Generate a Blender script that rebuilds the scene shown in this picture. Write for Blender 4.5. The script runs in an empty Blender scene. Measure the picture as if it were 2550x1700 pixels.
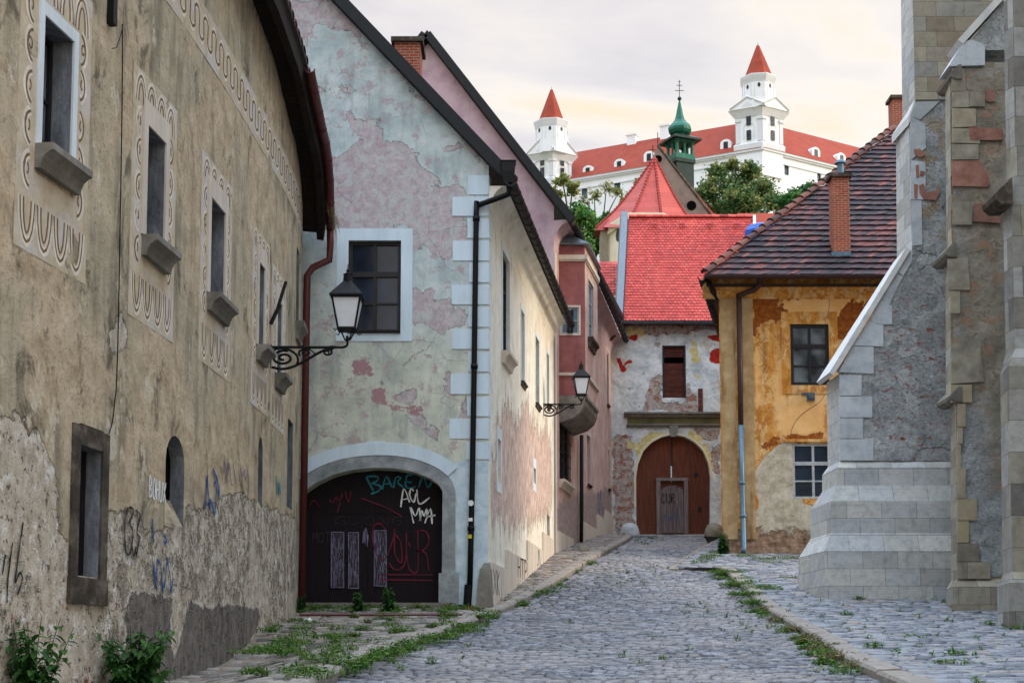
import bpy, math, random, bisect
from mathutils import Vector, noise, geometry
R = math.radians
rnd = random.Random(7)
sc = bpy.context.scene
COL = sc.collection
# ------------------------------------------------------------------ camera model
F=3541.0; CX=1275; CY=1327; T=math.atan(.0885); E=1.6
def ray(x,y):
    a=(x-CX)/F; b=-(y-CY)/F
    return (a, math.cos(T)-b*math.sin(T), math.sin(T)+b*math.cos(T))
def at(x,y,Y):                       # real-world point at distance Y seen at photo position x,y
    d=ray(x,y); t=Y/d[1]
    return Vector((d[0]*t, Y, E+d[2]*t))
cam=bpy.data.cameras.new("camera"); co=bpy.data.objects.new("camera",cam); COL.objects.link(co)
cam.sensor_width=36; cam.lens=36*F/2550; cam.shift_y=(CY-850)/2550
cam.clip_end=3000; co.location=(0,0,E); co.rotation_euler=(R(90)+T,0,0); sc.camera=co
# ------------------------------------------------------------------ ground profile
GP=[(-60,-4.3),(0,0),(20,1.45),(33.5,2.7),(47.5,5.0),(62,7.0),(75,8.0),(130,11)]
def g(Y):
    P=GP
    if Y<=P[0][0]: return P[0][1]
    for i in range(len(P)-1):
        if Y<=P[i+1][0]:
            def sl(j):
                j0=max(0,j-1); j1=min(len(P)-1,j+1); return (P[j1][1]-P[j0][1])/(P[j1][0]-P[j0][0])
            h=P[i+1][0]-P[i][0]; t=(Y-P[i][0])/h
            return (2*t**3-3*t*t+1)*P[i][1]+(t**3-2*t*t+t)*sl(i)*h+(-2*t**3+3*t*t)*P[i+1][1]+(t**3-t*t)*sl(i+1)*h
    return P[-1][1]
def gpx(x,y,dz=0):
    d=ray(x,y); Y=5.0; prev=None
    while Y<120:
        t=Y/d[1]; z=E+t*d[2]-g(Y)-dz
        if prev is not None and prev>0 and z<=0: return (d[0]*t,Y)
        prev=z; Y+=.1
    return None
def sstep(a,b,x):
    t=max(0,min(1,(x-a)/(b-a))); return t*t*(3-2*t)
# ------------------------------------------------------------------ objects
def setp(o,label=None,cat=None,group=None,kind=None):
    if label: o['label']=label
    if cat: o['category']=cat
    if group: o['group']=group
    if kind: o['kind']=kind
    return o
def root(name,loc,label,cat,group=None):
    o=bpy.data.objects.new(name,None); COL.objects.link(o); o.location=loc; o.empty_display_size=.2
    return setp(o,label,cat,group)
def origin(o):
    while o.parent: o=o.parent
    return Vector(o.location)
class MB:
    def __init__(s): s.V=[]; s.F=[]; s.W=[]; s.T=[]
    def v(s,p,w=None,t=0.):
        s.V.append((p[0],p[1],p[2])); s.W.append(tuple(w) if w is not None else (p[0],p[1],p[2])); s.T.append(t); return len(s.V)-1
    def face(s,pts,t=0.,ws=None):
        i=[s.v(p,ws[k] if ws else None,t) for k,p in enumerate(pts)]; s.F.append(tuple(i)); return s
    def box(s,o,a,b,c,t=0.,w=None):
        o,a,b,c=map(Vector,(o,a,b,c)); P=[o,o+a,o+a+b,o+b,o+c,o+a+c,o+a+b+c,o+b+c]
        n=len(s.V)
        for p in P: s.v(p,None,t)
        if a.cross(b).dot(c)>0: Q=[(3,2,1,0),(4,5,6,7),(0,1,5,4),(1,2,6,5),(2,3,7,6),(3,0,4,7)]
        else: Q=[(0,1,2,3),(7,6,5,4),(4,5,1,0),(5,6,2,1),(6,7,3,2),(7,4,0,3)]
        for q in Q: s.F.append(tuple(n+i for i in q))
        return s
    def cbox(s,c,x,y,z,t=0.):
        return s.box((c[0]-x/2,c[1]-y/2,c[2]-z/2),(x,0,0),(0,y,0),(0,0,z),t)
    def loft(s,rings,cap=True,t=0.,closed=True):
        n0=len(s.V); k=len(rings[0])
        for r in rings:
            for p in r: s.v(p,None,t)
        for i in range(len(rings)-1):
            for j in range(k if closed else k-1):
                a=n0+i*k+j; b=n0+i*k+(j+1)%k
                s.F.append((a,b,b+k,a+k))
        if cap:
            s.F.append(tuple(n0+j for j in reversed(range(k)))); s.F.append(tuple(n0+(len(rings)-1)*k+j for j in range(k)))
        return s
    def prism(s,poly,vec,t=0.):
        vec=Vector(vec); return s.loft([[Vector(p) for p in poly],[Vector(p)+vec for p in poly]],True,t)
    def lathe(s,c,prof,seg=12,t=0.,rot=0.):
        return s.loft([[ (c[0]+r*math.cos(rot+2*math.pi*j/seg),c[1]+r*math.sin(rot+2*math.pi*j/seg),c[2]+z) for j in range(seg)] for r,z in prof],True,t)
    def tube(s,pts,r,seg=8,t=0.,r2=None,flat=1.):
        pts=[Vector(p) for p in pts]; rings=[]; up=None
        for i,p in enumerate(pts):
            d=(pts[min(i+1,len(pts)-1)]-pts[max(i-1,0)])
            if d.length<1e-9: d=Vector((0,0,1))
            d.normalize()
            if up is None:
                up=Vector((0,0,1)) if abs(d.z)<.9 else Vector((1,0,0))
            a=d.cross(up)
            if a.length<1e-4: a=d.cross(Vector((0,1,0)))
            a.normalize(); b=a.cross(d).normalized(); up=b
            rr=r if r2 is None else r+(r2-r)*i/max(1,len(pts)-1)
            rings.append([p+a*math.cos(2*math.pi*j/seg)*rr+b*math.sin(2*math.pi*j/seg)*rr*flat for j in range(seg)])
        return s.loft(rings,True,t)
    def out(s,name,mat,parent=None,smooth=False,extra=None):
        o0=origin(parent) if parent is not None else Vector((0,0,0))
        me=bpy.data.meshes.new(name)
        me.from_pydata([(a-o0.x,b-o0.y,c-o0.z) for a,b,c in s.V],[],s.F)
        at1=me.attributes.new('wp','FLOAT_VECTOR','POINT'); at1.data.foreach_set('vector',[c for w in s.W for c in w])
        at2=me.attributes.new('tint','FLOAT','POINT'); at2.data.foreach_set('value',s.T)
        if extra:
            for k,vals in extra.items():
                a=me.attributes.new(k,'FLOAT','POINT'); a.data.foreach_set('value',vals)
        if smooth: me.polygons.foreach_set('use_smooth',[True]*len(me.polygons))
        me.materials.append(mat); me.update()
        o=bpy.data.objects.new(name,me); COL.objects.link(o)
        if parent is not None: o.parent=parent
        return o
def thing(mb,name,mat,loc,label,cat,group=None,smooth=False,kind=None):   # single-mesh top-level thing
    loc=Vector(loc)
    mb.V=[(a-loc.x,b-loc.y,c-loc.z) for a,b,c in mb.V]
    o=mb.out(name,mat,None,smooth); o.location=loc
    return setp(o,label,cat,group,kind)
# ------------------------------------------------------------------ wall path
class Path:
    def __init__(s,pts,sub=1):
        P=[Vector((a,b)) for a,b in pts]
        if sub>1:
            Q=[]
            for i in range(len(P)-1):
                p0=P[max(i-1,0)];p1=P[i];p2=P[i+1];p3=P[min(i+2,len(P)-1)]
                for k in range(sub):
                    t=k/sub; Q.append(.5*((2*p1)+(p2-p0)*t+(2*p0-5*p1+4*p2-p3)*t*t+(3*p1-p0-3*p2+p3)*t**3))
            Q.append(P[-1]); P=Q
        s.P=P; s.S=[0]
        for i in range(1,len(P)): s.S.append(s.S[-1]+(P[i]-P[i-1]).length)
        s.L=s.S[-1]
        s.N=[]
        for i in range(len(P)):
            d=(P[min(i+1,len(P)-1)]-P[max(i-1,0)]).normalized(); n=Vector((d.y,-d.x)); s.N.append(n)
    def P3(s,u,z,d=0.):
        i=max(0,min(len(s.P)-2,bisect.bisect(s.S,u)-1)); t=(u-s.S[i])/(s.S[i+1]-s.S[i])
        p=s.P[i].lerp(s.P[i+1],t) if 0<=t<=1 else s.P[i]+(s.P[i+1]-s.P[i])*t
        n=s.N[i].lerp(s.N[i+1],max(0,min(1,t))).normalized()
        return Vector((p.x+n.x*d,p.y+n.y*d,z))
    def px(s,x,y,d=0.):
        r=ray(x,y); best=None
        for i in range(len(s.P)-1):
            a=s.P[i]+s.N[i]*d; b=s.P[i+1]+s.N[i+1]*d; e=b-a
            # a + e*t = r*k
            det=e.x*(-r[1])-(-r[0])*e.y
            if abs(det)<1e-9: continue
            t=((-a.x)*(-r[1])-(-r[0])*(-a.y))/det
            k=(e.x*(-a.y)-e.y*(-a.x))/det
            lo=-.001 if i>0 else -50; hi=1.001 if i<len(s.P)-2 else 50
            if lo<=t<=hi and k>0:
                if best is None or k<best[0]: best=(k,s.S[i]+t*(s.S[i+1]-s.S[i]),E+r[2]*k)
        if best is None: return (s.L,E+r[2]*s.P[-1].y/r[1])
        return (best[1],best[2])
def pip(p,poly):
    x,y=p; c=False; j=len(poly)-1
    for i in range(len(poly)):
        xi,yi=poly[i]; xj,yj=poly[j]
        if (yi>y)!=(yj>y) and x<(xj-xi)*(y-yi)/(yj-yi)+xi: c=not c
        j=i
    return c
def pdist(p,poly):
    m=1e9; j=len(poly)-1; x,y=p
    for i in range(len(poly)):
        ax,ay=poly[j]; bx,by=poly[i]; dx=bx-ax; dy=by-ay; L=dx*dx+dy*dy
        t=0 if L==0 else max(0,min(1,((x-ax)*dx+(y-ay)*dy)/L))
        q=math.hypot(x-ax-dx*t,y-ay-dy*t)
        if q<m: m=q
        j=i
    return m
def mask(polys,p,soft):              # 1 inside, 0 outside, soft edge
    v=0.
    for poly,box in polys:
        if box[0]-soft<p[0]<box[2]+soft and box[1]-soft<p[1]<box[3]+soft:
            sd=pdist(p,poly); sd=sd if pip(p,poly) else -sd
            v=max(v,max(0,min(1,.5+sd/(2*soft))))
    return v
def mkpolys(path,L):
    r=[]
    for pl in L:
        q=[path.px(*p) for p in pl]; r.append((q,(min(a[0] for a in q),min(a[1] for a in q),max(a[0] for a in q),max(a[1] for a in q))))
    return r
def dens(poly,st):
    o=[]
    for i in range(len(poly)):
        a=poly[i]; b=poly[(i+1)%len(poly)]; n=max(1,int(math.hypot(b[0]-a[0],b[1]-a[1])/st))
        for k in range(n): o.append((a[0]+(b[0]-a[0])*k/n,a[1]+(b[1]-a[1])*k/n))
    return o
def wall(name,path,outline,holes,mat,parent,step=.3,masks=None,depth=.35,soft=.15,rough=0.,reveal=False):
    """plastered wall sheet with openings and reveals; outline/holes in wall metres"""
    pts=[];edges=[]
    for pl in [dens(outline,step)]+[h for h in holes]:
        n=len(pts); pts+=[Vector(p) for p in pl]; edges+=[(n+i,n+(i+1)%len(pl)) for i in range(len(pl))]
    x0=min(p[0] for p in outline);x1=max(p[0] for p in outline);y0=min(p[1] for p in outline);y1=max(p[1] for p in outline)
    hb=[(h,min(p[0] for p in h)-.05,min(p[1] for p in h)-.05,max(p[0] for p in h)+.05,max(p[1] for p in h)+.05) for h in holes]
    y=y0+step*.5; k=0
    while y<y1:
        x=x0+step*(.5 if k%2 else .25)
        while x<x1:
            p=(x+rnd.uniform(-.12,.12)*step,y+rnd.uniform(-.12,.12)*step)
            if pip(p,outline) and pdist(p,outline)>step*.3 and not any(a<p[0]<c and b<p[1]<d and (pip(p,h) or pdist(p,h)<step*.2) for h,a,b,c,d in hb): pts.append(Vector(p))
            x+=step
        y+=step; k+=1
    r=geometry.delaunay_2d_cdt(pts,edges,[],0,1e-5)
    mb=MB(); ex={'pa':[],'pb':[],'pc':[]}
    keys=['pa','pb','pc']; mk=masks or {}
    for p in r[0]:
        d=0.
        if rough: d=rough*noise.noise(Vector((p.x*1.3,p.y*1.3,3)))+rough*.5*noise.noise(Vector((p.x*4,p.y*4,9)))
        vals=[]
        for kk in keys:
            vals.append(mask(mk[kk],(p.x,p.y),soft) if kk in mk else 0.)
        q=path.P3(p.x,p.y,d); mb.v(q,(p.x,p.y,0))
        for kk,vv in zip(keys,vals): ex[kk].append(vv)
    for f in r[2]:
        if len(f)!=3: continue
        c=(sum(r[0][i].x for i in f)/3,sum(r[0][i].y for i in f)/3)
        if pip(c,outline) and not any(a<c[0]<cc and b<c[1]<d and pip(c,h) for h,a,b,cc,d in hb):
            a,b,c3=[r[0][i] for i in f]
            s=(b.x-a.x)*(c3.y-a.y)-(b.y-a.y)*(c3.x-a.x)
            mb.F.append(tuple(f) if s>0 else tuple(reversed(f)))
    for h in holes:
        n=len(mb.V)
        for p in h:
            mb.v(path.P3(p[0],p[1],0),(p[0],p[1],0)); mb.v(path.P3(p[0],p[1],-depth),(p[0]+depth,p[1],0))
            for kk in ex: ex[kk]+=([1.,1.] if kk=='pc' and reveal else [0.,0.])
        m=len(h)
        for i in range(m):
            j=(i+1)%m; mb.F.append((n+2*i,n+2*j,n+2*j+1,n+2*i+1))
    return mb.out(name,mat,parent,False,ex)
def rectp(path,x0,y0,x1,y1):         # rect in wall metres from photo corners (left-top, right edge, bottom measured on left edge)
    u0,z1=path.px(x0,y0); _,z0=path.px(x0,y1); u1,_=path.px(x1,y0); return (u0,z0,u1,z1)
def rpoly(r): return [(r[0],r[1]),(r[2],r[1]),(r[2],r[3]),(r[0],r[3])]
def wbox(mb,path,u0,z0,u1,z1,d0,d1,t=0.,seg=1):
    for k in range(seg):
        a=u0+(u1-u0)*k/seg; b=u0+(u1-u0)*(k+1)/seg
        P=[path.P3(a,z0,d0),path.P3(b,z0,d0),path.P3(b,z1,d0),path.P3(a,z1,d0)]
        Q=[path.P3(a,z0,d1),path.P3(b,z0,d1),path.P3(b,z1,d1),path.P3(a,z1,d1)]
        n=len(mb.V)
        W=[(a,z0,d0),(b,z0,d0),(b,z1,d0),(a,z1,d0)]+[(a+d1,z0,d1),(b+d1,z0,d1),(b+d1,z1,d1),(a+d1,z1,d1)]
        for p,w in zip(P+Q,W): mb.v(p,(w[0],w[1],0),t)
        for q in [(4,5,6,7),(3,2,1,0),(0,1,5,4),(1,2,6,5),(2,3,7,6),(3,0,4,7)]: mb.F.append(tuple(n+i for i in q))
    return mb
def wslab(mb,path,poly,d0,d1,t=0.):  # polygon slab on a wall
    n=len(mb.V); k=len(poly)
    for d in (d0,d1):
        for p in poly: mb.v(path.P3(p[0],p[1],d),(p[0],p[1],0),t)
    mb.F.append(tuple(n+k+i for i in range(k))); mb.F.append(tuple(n+i for i in reversed(range(k))))
    for i in range(k):
        j=(i+1)%k; mb.F.append((n+i,n+j,n+k+j,n+k+i))
def ribbon(mb,path,pts,w,d,t=0.,rag=0.):    # flat painted / relief stroke on a wall, pts in wall metres
    L=[];Rr=[]; w0=w; ph=rnd.uniform(0,6)
    for i,p in enumerate(pts):
        a=pts[max(i-1,0)]; b=pts[min(i+1,len(pts)-1)]; dx=b[0]-a[0]; dy=b[1]-a[1]; l=math.hypot(dx,dy) or 1
        w=w0*(1+rag*math.sin(ph+i*.9)+rag*.6*math.sin(ph*2+i*2.3)) if rag else w0
        nx=-dy/l*w/2; ny=dx/l*w/2; L.append((p[0]+nx,p[1]+ny)); Rr.append((p[0]-nx,p[1]-ny))
    n=len(mb.V)
    for a,b in zip(L,Rr):
        mb.v(path.P3(a[0],a[1],d),(a[0],a[1],0),t); mb.v(path.P3(b[0],b[1],d),(b[0],b[1],0),t)
        mb.v(path.P3(a[0],a[1],d-.003),(a[0],a[1],0),t); mb.v(path.P3(b[0],b[1],d-.003),(b[0],b[1],0),t)
    for i in range(len(pts)-1):
        k=n+4*i
        mb.F+=[(k,k+1,k+5,k+4),(k,k+4,k+6,k+2),(k+1,k+3,k+7,k+5)]
def smooth2(pts,k=4):
    o=[];P=pts
    for i in range(len(P)-1):
        p0=P[max(i-1,0)];p1=P[i];p2=P[i+1];p3=P[min(i+2,len(P)-1)]
        for j in range(k):
            t=j/k; o.append(tuple(.5*((2*p1[c])+(p2[c]-p0[c])*t+(2*p0[c]-5*p1[c]+4*p2[c]-p3[c])*t*t+(3*p1[c]-p0[c]-3*p2[c]+p3[c])*t**3) for c in range(len(p1))))
    o.append(tuple(P[-1])); return o
# ------------------------------------------------------------------ materials
def lin(c,k=1.):
    r=[]
    for x in c[:3]:
        x=x/255; r.append((x/12.92 if x<=.04045 else ((x+.055)/1.055)**2.4)*k)
    return (r[0],r[1],r[2],1)
class Mt:
    def __init__(s,name,rough=.9,spec=.25,metal=0.):
        s.m=bpy.data.materials.new(name); s.m.use_nodes=True; s.nt=s.m.node_tree; s.N=s.nt.nodes; s.b=s.N['Principled BSDF']
        s.b.inputs['Roughness'].default_value=rough; s.b.inputs['Specular IOR Level'].default_value=spec; s.b.inputs['Metallic'].default_value=metal
        s._wp=None
    def set(s,sock,v):
        if isinstance(v,bpy.types.NodeSocket): s.nt.links.new(v,sock)
        elif isinstance(v,(int,float)) and sock.type=='RGBA': sock.default_value=(v,v,v,1)
        elif isinstance(v,(int,float)) and sock.type=='VECTOR': sock.default_value=(v,v,v)
        else: sock.default_value=v
    def attr(s,name,out='Fac'):
        n=s.N.new('ShaderNodeAttribute'); n.attribute_name=name; return n.outputs[out]
    def wp(s):
        if s._wp is None: s._wp=s.attr('wp','Vector')
        return s._wp
    def pos(s): return s.N.new('ShaderNodeNewGeometry').outputs['Position']
    def mp(s,v,sc,loc=(0,0,0)):
        n=s.N.new('ShaderNodeMapping'); s.set(n.inputs['Vector'],v); n.inputs['Scale'].default_value=sc; n.inputs['Location'].default_value=loc; return n.outputs[0]
    def noise(s,scale,detail=6,rough=.6,v=None,dist=0.,out='Fac'):
        n=s.N.new('ShaderNodeTexNoise'); s.set(n.inputs['Vector'],v if v is not None else s.wp())
        n.inputs['Scale'].default_value=scale; n.inputs['Detail'].default_value=min(detail,5.); n.inputs['Roughness'].default_value=rough; n.inputs['Distortion'].default_value=dist
        return n.outputs[out]
    def vor(s,scale,v=None,feat='F1',out='Distance',rand=1.):
        n=s.N.new('ShaderNodeTexVoronoi'); n.feature=feat; s.set(n.inputs['Vector'],v if v is not None else s.wp()); n.inputs['Scale'].default_value=scale; n.inputs['Randomness'].default_value=rand
        return n.outputs[out]
    def brick(s,c1,c2,mortar,w,h,ms=.01,v=None,off=.5,out='Color',bias=0.):
        n=s.N.new('ShaderNodeTexBrick'); s.set(n.inputs['Vector'],v if v is not None else s.wp())
        s.set(n.inputs['Color1'],c1); s.set(n.inputs['Color2'],c2); s.set(n.inputs['Mortar'],mortar)
        n.inputs['Scale'].default_value=1; n.inputs['Brick Width'].default_value=w; n.inputs['Row Height'].default_value=h; n.inputs['Mortar Size'].default_value=ms; n.inputs['Mortar Smooth'].default_value=.3; n.offset=off; n.inputs['Bias'].default_value=bias
        return n.outputs[out]
    def math(s,op,a,b=0.,c=0.,clamp=False):
        n=s.N.new('ShaderNodeMath'); n.operation=op; n.use_clamp=clamp; s.set(n.inputs[0],a); s.set(n.inputs[1],b); s.set(n.inputs[2],c); return n.outputs[0]
    def ss(s,v,a,b,lo=0.,hi=1.):
        n=s.N.new('ShaderNodeMapRange'); n.interpolation_type='SMOOTHSTEP'; s.set(n.inputs[0],v); n.inputs[1].default_value=a; n.inputs[2].default_value=b; n.inputs[3].default_value=lo; n.inputs[4].default_value=hi; return n.outputs[0]
    def mix(s,f,a,b,mode='MIX'):
        n=s.N.new('ShaderNodeMix'); n.data_type='RGBA'; n.blend_type=mode; s.set(n.inputs['Factor'],f)
        s.set(n.inputs[6],a); s.set(n.inputs[7],b); return n.outputs[2]
    def fmix(s,f,a,b):
        n=s.N.new('ShaderNodeMix'); n.data_type='FLOAT'; s.set(n.inputs['Factor'],f); s.set(n.inputs[2],a); s.set(n.inputs[3],b); return n.outputs[0]
    def ramp(s,f,st):
        n=s.N.new('ShaderNodeValToRGB'); s.set(n.inputs[0],f); e=n.color_ramp.elements
        while len(e)<len(st): e.new(.5)
        for i,(p,c) in enumerate(st): e[i].position=p; e[i].color=c if len(c)==4 else (*c,1)
        return n.outputs[0]
    def vmul(s,c,k):                  # multiply colour by scalar socket
        return s.mix(1.,c,k,'MULTIPLY')
    def bump(s,h,st=.5,dist=.02,nrm=None):
        n=s.N.new('ShaderNodeBump'); s.set(n.inputs['Height'],h); n.inputs['Strength'].default_value=st; n.inputs['Distance'].default_value=dist
        if nrm is not None: s.set(n.inputs['Normal'],nrm)
        return n.outputs[0]
    def fin(s,col,normal=None,rough=None):
        s.set(s.b.inputs['Base Color'],col)
        if normal is not None: s.set(s.b.inputs['Normal'],normal)
        if rough is not None: s.set(s.b.inputs['Roughness'],rough)
        return s.m
def simple(name,c,rough=.6,spec=.4,metal=0.,var=.25,sc_=8.,k=1.,bump=.2,streak=False):
    m=Mt(name,rough,spec,metal); p=m.pos()
    n=m.noise(sc_,6,.65,v=m.mp(p,(1,1,.25)) if streak else p)
    a=lin(c,k); lo=tuple(x*(1-var) for x in a[:3])+(1,); hi=tuple(min(1,x*(1+var)) for x in a[:3])+(1,)
    c0=m.ramp(n,[(.3,lo),(.7,hi)])
    t=m.attr('tint'); c1=m.mix(m.math('ABSOLUTE',t),c0,m.mix(m.math('GREATER_THAN',t,0.),(0.01,0.01,0.01,1),(1,1,1,1)))
    return m.fin(c1,m.bump(m.noise(sc_*4,4,.6,v=p),bump,.01))
# ------------------------------------------------------------------ plaster materials
def tone(m,n,cs,k=1.):
    q=len(cs); return m.ramp(n,[(.28+.44*i/(q-1),lin(c,k)) for i,c in enumerate(cs)])
def vstreak(m,sc_=2.,st=.16): return m.noise(sc_,6,.6,v=m.mp(m.wp(),(1,st,1)))
def layer(m,attr,amp,sc_,lo=.44,hi=.56,v=None):
    n=m.noise(sc_,8,.62,v=v,dist=.4); a=m.attr(attr)
    return m.ss(m.math('ADD',a,m.math('MULTIPLY',m.math('SUBTRACT',n,.5),amp)),lo,hi)
def two(m,attr,amp,s1,s2,lo,hi,v=None,k2=.35):
    n=m.math('ADD',m.math('MULTIPLY',m.noise(s1,5,.6,v=v,dist=.4),1-k2),m.math('MULTIPLY',m.noise(s2,5,.7,v=v),k2))
    return m.math('ADD',m.attr(attr),m.math('MULTIPLY',m.math('SUBTRACT',n,.5),amp))
def mat_left():
    m=Mt('ochre_grey_plaster',.95,.15)
    n1=m.noise(.5,4,.6); n2=m.noise(2.2,5,.7,dist=.3); st=vstreak(m,2.6,.12); n3=m.noise(10,5,.75)
    base=tone(m,n2,[(160,140,112),(192,172,144),(216,198,172)])
    base=m.mix(m.ss(n1,.42,.6,0,.6),base,lin((176,168,146)))
    dk=m.ss(m.math('ADD',m.math('MULTIPLY',st,.62),m.math('MULTIPLY',n1,.38)),.49,.64,0,.7)
    base=m.mix(dk,base,lin((118,110,94)))
    spl=m.ss(m.noise(1.2,5,.75,dist=.7,v=m.mp(m.wp(),(1,.6,1))),.54,.66,0,.8); base=m.mix(spl,base,lin((86,80,66)))
    base=m.mix(m.ss(n3,.52,.68,0,.6),base,lin((122,108,84)))
    base=m.mix(m.ss(m.noise(1.7,5,.75,v=m.mp(m.wp(),(1,.5,1),(9,1,4))),.6,.66,0,.7),base,lin((214,204,184)))
    base=m.mix(m.ss(m.noise(26,3,.6),.62,.7,0,.7),base,lin((70,60,48)))
    x=two(m,'pa',1.5,1.5,8,.4,.6,k2=.42); ex=m.math('MULTIPLY',m.ss(x,.47,.55),.9)
    big=m.noise(2.4,5,.8,dist=.15,v=m.mp(m.wp(),(1,.85,1)))
    ec=tone(m,m.noise(4.5,5,.78,v=m.mp(m.wp(),(1,.6,1))),[(140,128,114),(192,180,162),(224,216,202)])
    rubble=m.math('MULTIPLY',m.ss(big,.47,.58,0,.85),m.ss(m.noise(.42,4,.6,v=m.mp(m.wp(),(1,1,1),(2.3,0,0))),.44,.56,.12,1.))
    n13=m.noise(12,5,.8)
    rc=tone(m,n13,[(74,66,56),(142,130,112),(206,196,178)])
    ec=m.mix(rubble,ec,rc)
    z=m.N.new('ShaderNodeSeparateXYZ'); m.set(z.inputs[0],m.wp())
    ec=m.mix(m.math('MULTIPLY',m.ss(m.noise(2.7,5,.75,v=m.mp(m.wp(),(1,1,1),(7,3,1))),.6,.64),m.ss(z.outputs[1],1.9,3.2,1.,.15)),ec,lin((142,66,50)))
    white=m.ss(m.noise(4.,5,.78,v=m.mp(m.wp(),(1,.8,1),(3,9,1))),.54,.62,0,.75); ec=m.mix(white,ec,lin((232,230,224)))
    pit=m.ss(m.noise(8.,5,.8,v=m.mp(m.wp(),(1,.8,1),(1,2,3)),dist=.2),.58,.66,0,.8); ec=m.mix(pit,ec,lin((64,56,48)))  # pits darkened in colour, for relief shade as well as crevice dirt
    col=m.mix(ex,base,ec)
    rim0=m.math('SUBTRACT',m.ss(x,.44,.47),ex,clamp=True); col=m.mix(m.math('MULTIPLY',rim0,.35),col,lin((60,50,40)))
    cm=m.math('MULTIPLY',m.ss(two(m,'pb',1.3,2.4,9,.4,.6,k2=.45),.47,.55),.93)
    cc=tone(m,m.noise(5,5,.78,v=m.mp(m.wp(),(1,.35,1))),[(58,54,54),(98,92,88),(146,136,128)])
    col=m.mix(cm,col,cc)
    rim=layer(m,'pb',.8,3.2,.38,.44)
    col=m.mix(m.math('MULTIPLY',m.math('SUBTRACT',rim,cm,clamp=True),.6),col,lin((206,198,186)))
    rv=m.attr('pc'); col=m.mix(rv,col,tone(m,m.noise(3.,5,.75,v=m.mp(m.wp(),(1,.3,1))),[(66,68,72),(108,112,118),(150,154,158)]))  # reveals: soot plus a blue-grey skylight tint painted into the colour
    h=m.math('ADD',m.math('MULTIPLY',n2,.5),m.math('MULTIPLY',n3,.2))
    h=m.math('SUBTRACT',h,m.math('MULTIPLY',ex,m.math('ADD',.5,m.math('ADD',m.math('MULTIPLY',m.math('SUBTRACT',1.,n13),m.math('MULTIPLY',rubble,1.4)),m.math('MULTIPLY',pit,.8)))))
    h=m.math('ADD',h,m.math('MULTIPLY',cm,.8))
    return m.fin(col,m.bump(h,1.,.06))
def mat_gable():
    m=Mt('mint_and_pink_plaster',.93,.15)
    n2=m.noise(1.6,5,.7); st=vstreak(m,2.5,.2); z=m.N.new('ShaderNodeSeparateXYZ'); m.set(z.inputs[0],m.wp()); n6=m.noise(6,5,.75)
    up=tone(m,n2,[(156,174,176),(188,202,202),(214,222,220)])
    lo=tone(m,n2,[(172,178,166),(202,206,190),(222,224,208)])
    base=m.mix(m.ss(m.math('ADD',z.outputs[1],m.math('MULTIPLY',n2,2.)),9.,12.),lo,up)
    base=m.mix(m.ss(st,.5,.68,0,.6),base,lin((146,158,158)))
    base=m.mix(m.ss(n6,.54,.66,0,.45),base,lin((186,176,176)))
    x=two(m,'pa',1.9,1.3,6.5,.4,.6,k2=.42); pk=m.ss(x,.535,.56); pk=m.math('MULTIPLY',pk,.88)
    pc=tone(m,m.noise(5,5,.78),[(150,136,142),(184,168,172),(212,200,202)])
    pc=m.mix(m.ss(m.noise(4.2,5,.8,v=m.mp(m.wp(),(1,.8,1),(3,8,1))),.5,.58,0,.75),pc,lin((188,198,192)))
    col=m.mix(pk,base,pc)
    edge=m.math('SUBTRACT',m.ss(x,.5,.53),m.ss(x,.535,.56),clamp=True)
    col=m.mix(m.math('MULTIPLY',edge,.6),col,lin((118,100,104)))
    fl=m.ss(m.math('ADD',m.noise(3.2,5,.8,v=m.mp(m.wp(),(1,1,1),(4,4,4))),m.math('MULTIPLY',m.noise(.5,3,.5),.25)),.68,.74,0,.7); col=m.mix(fl,col,lin((176,150,156)))
    y=two(m,'pc',1.8,3.5,12,.4,.6,k2=.5); sp=m.ss(y,.72,.76); col=m.mix(sp,col,lin((170,136,140)))
    ck=m.vor(1.3,v=m.mix(.16,m.wp(),m.noise(2.5,4,.6,out='Color')),feat='DISTANCE_TO_EDGE'); col=m.mix(m.math('MULTIPLY',m.ss(ck,0.,.012,.5,0.),m.ss(m.noise(.6,3,.5),.5,.6)),col,lin((96,92,90)))
    damp=layer(m,'pb',.5,1.5,.42,.58); col=m.mix(m.math('MULTIPLY',damp,.9),col,tone(m,m.noise(3,5,.75),[(160,186,200),(198,216,226),(222,234,240)]))
    h=m.math('ADD',m.math('MULTIPLY',n2,.5),m.math('MULTIPLY',m.noise(18,5,.7),.2))
    h=m.math('SUBTRACT',h,m.math('MULTIPLY',pk,.8))
    return m.fin(col,m.bump(h,1.,.03))
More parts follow.
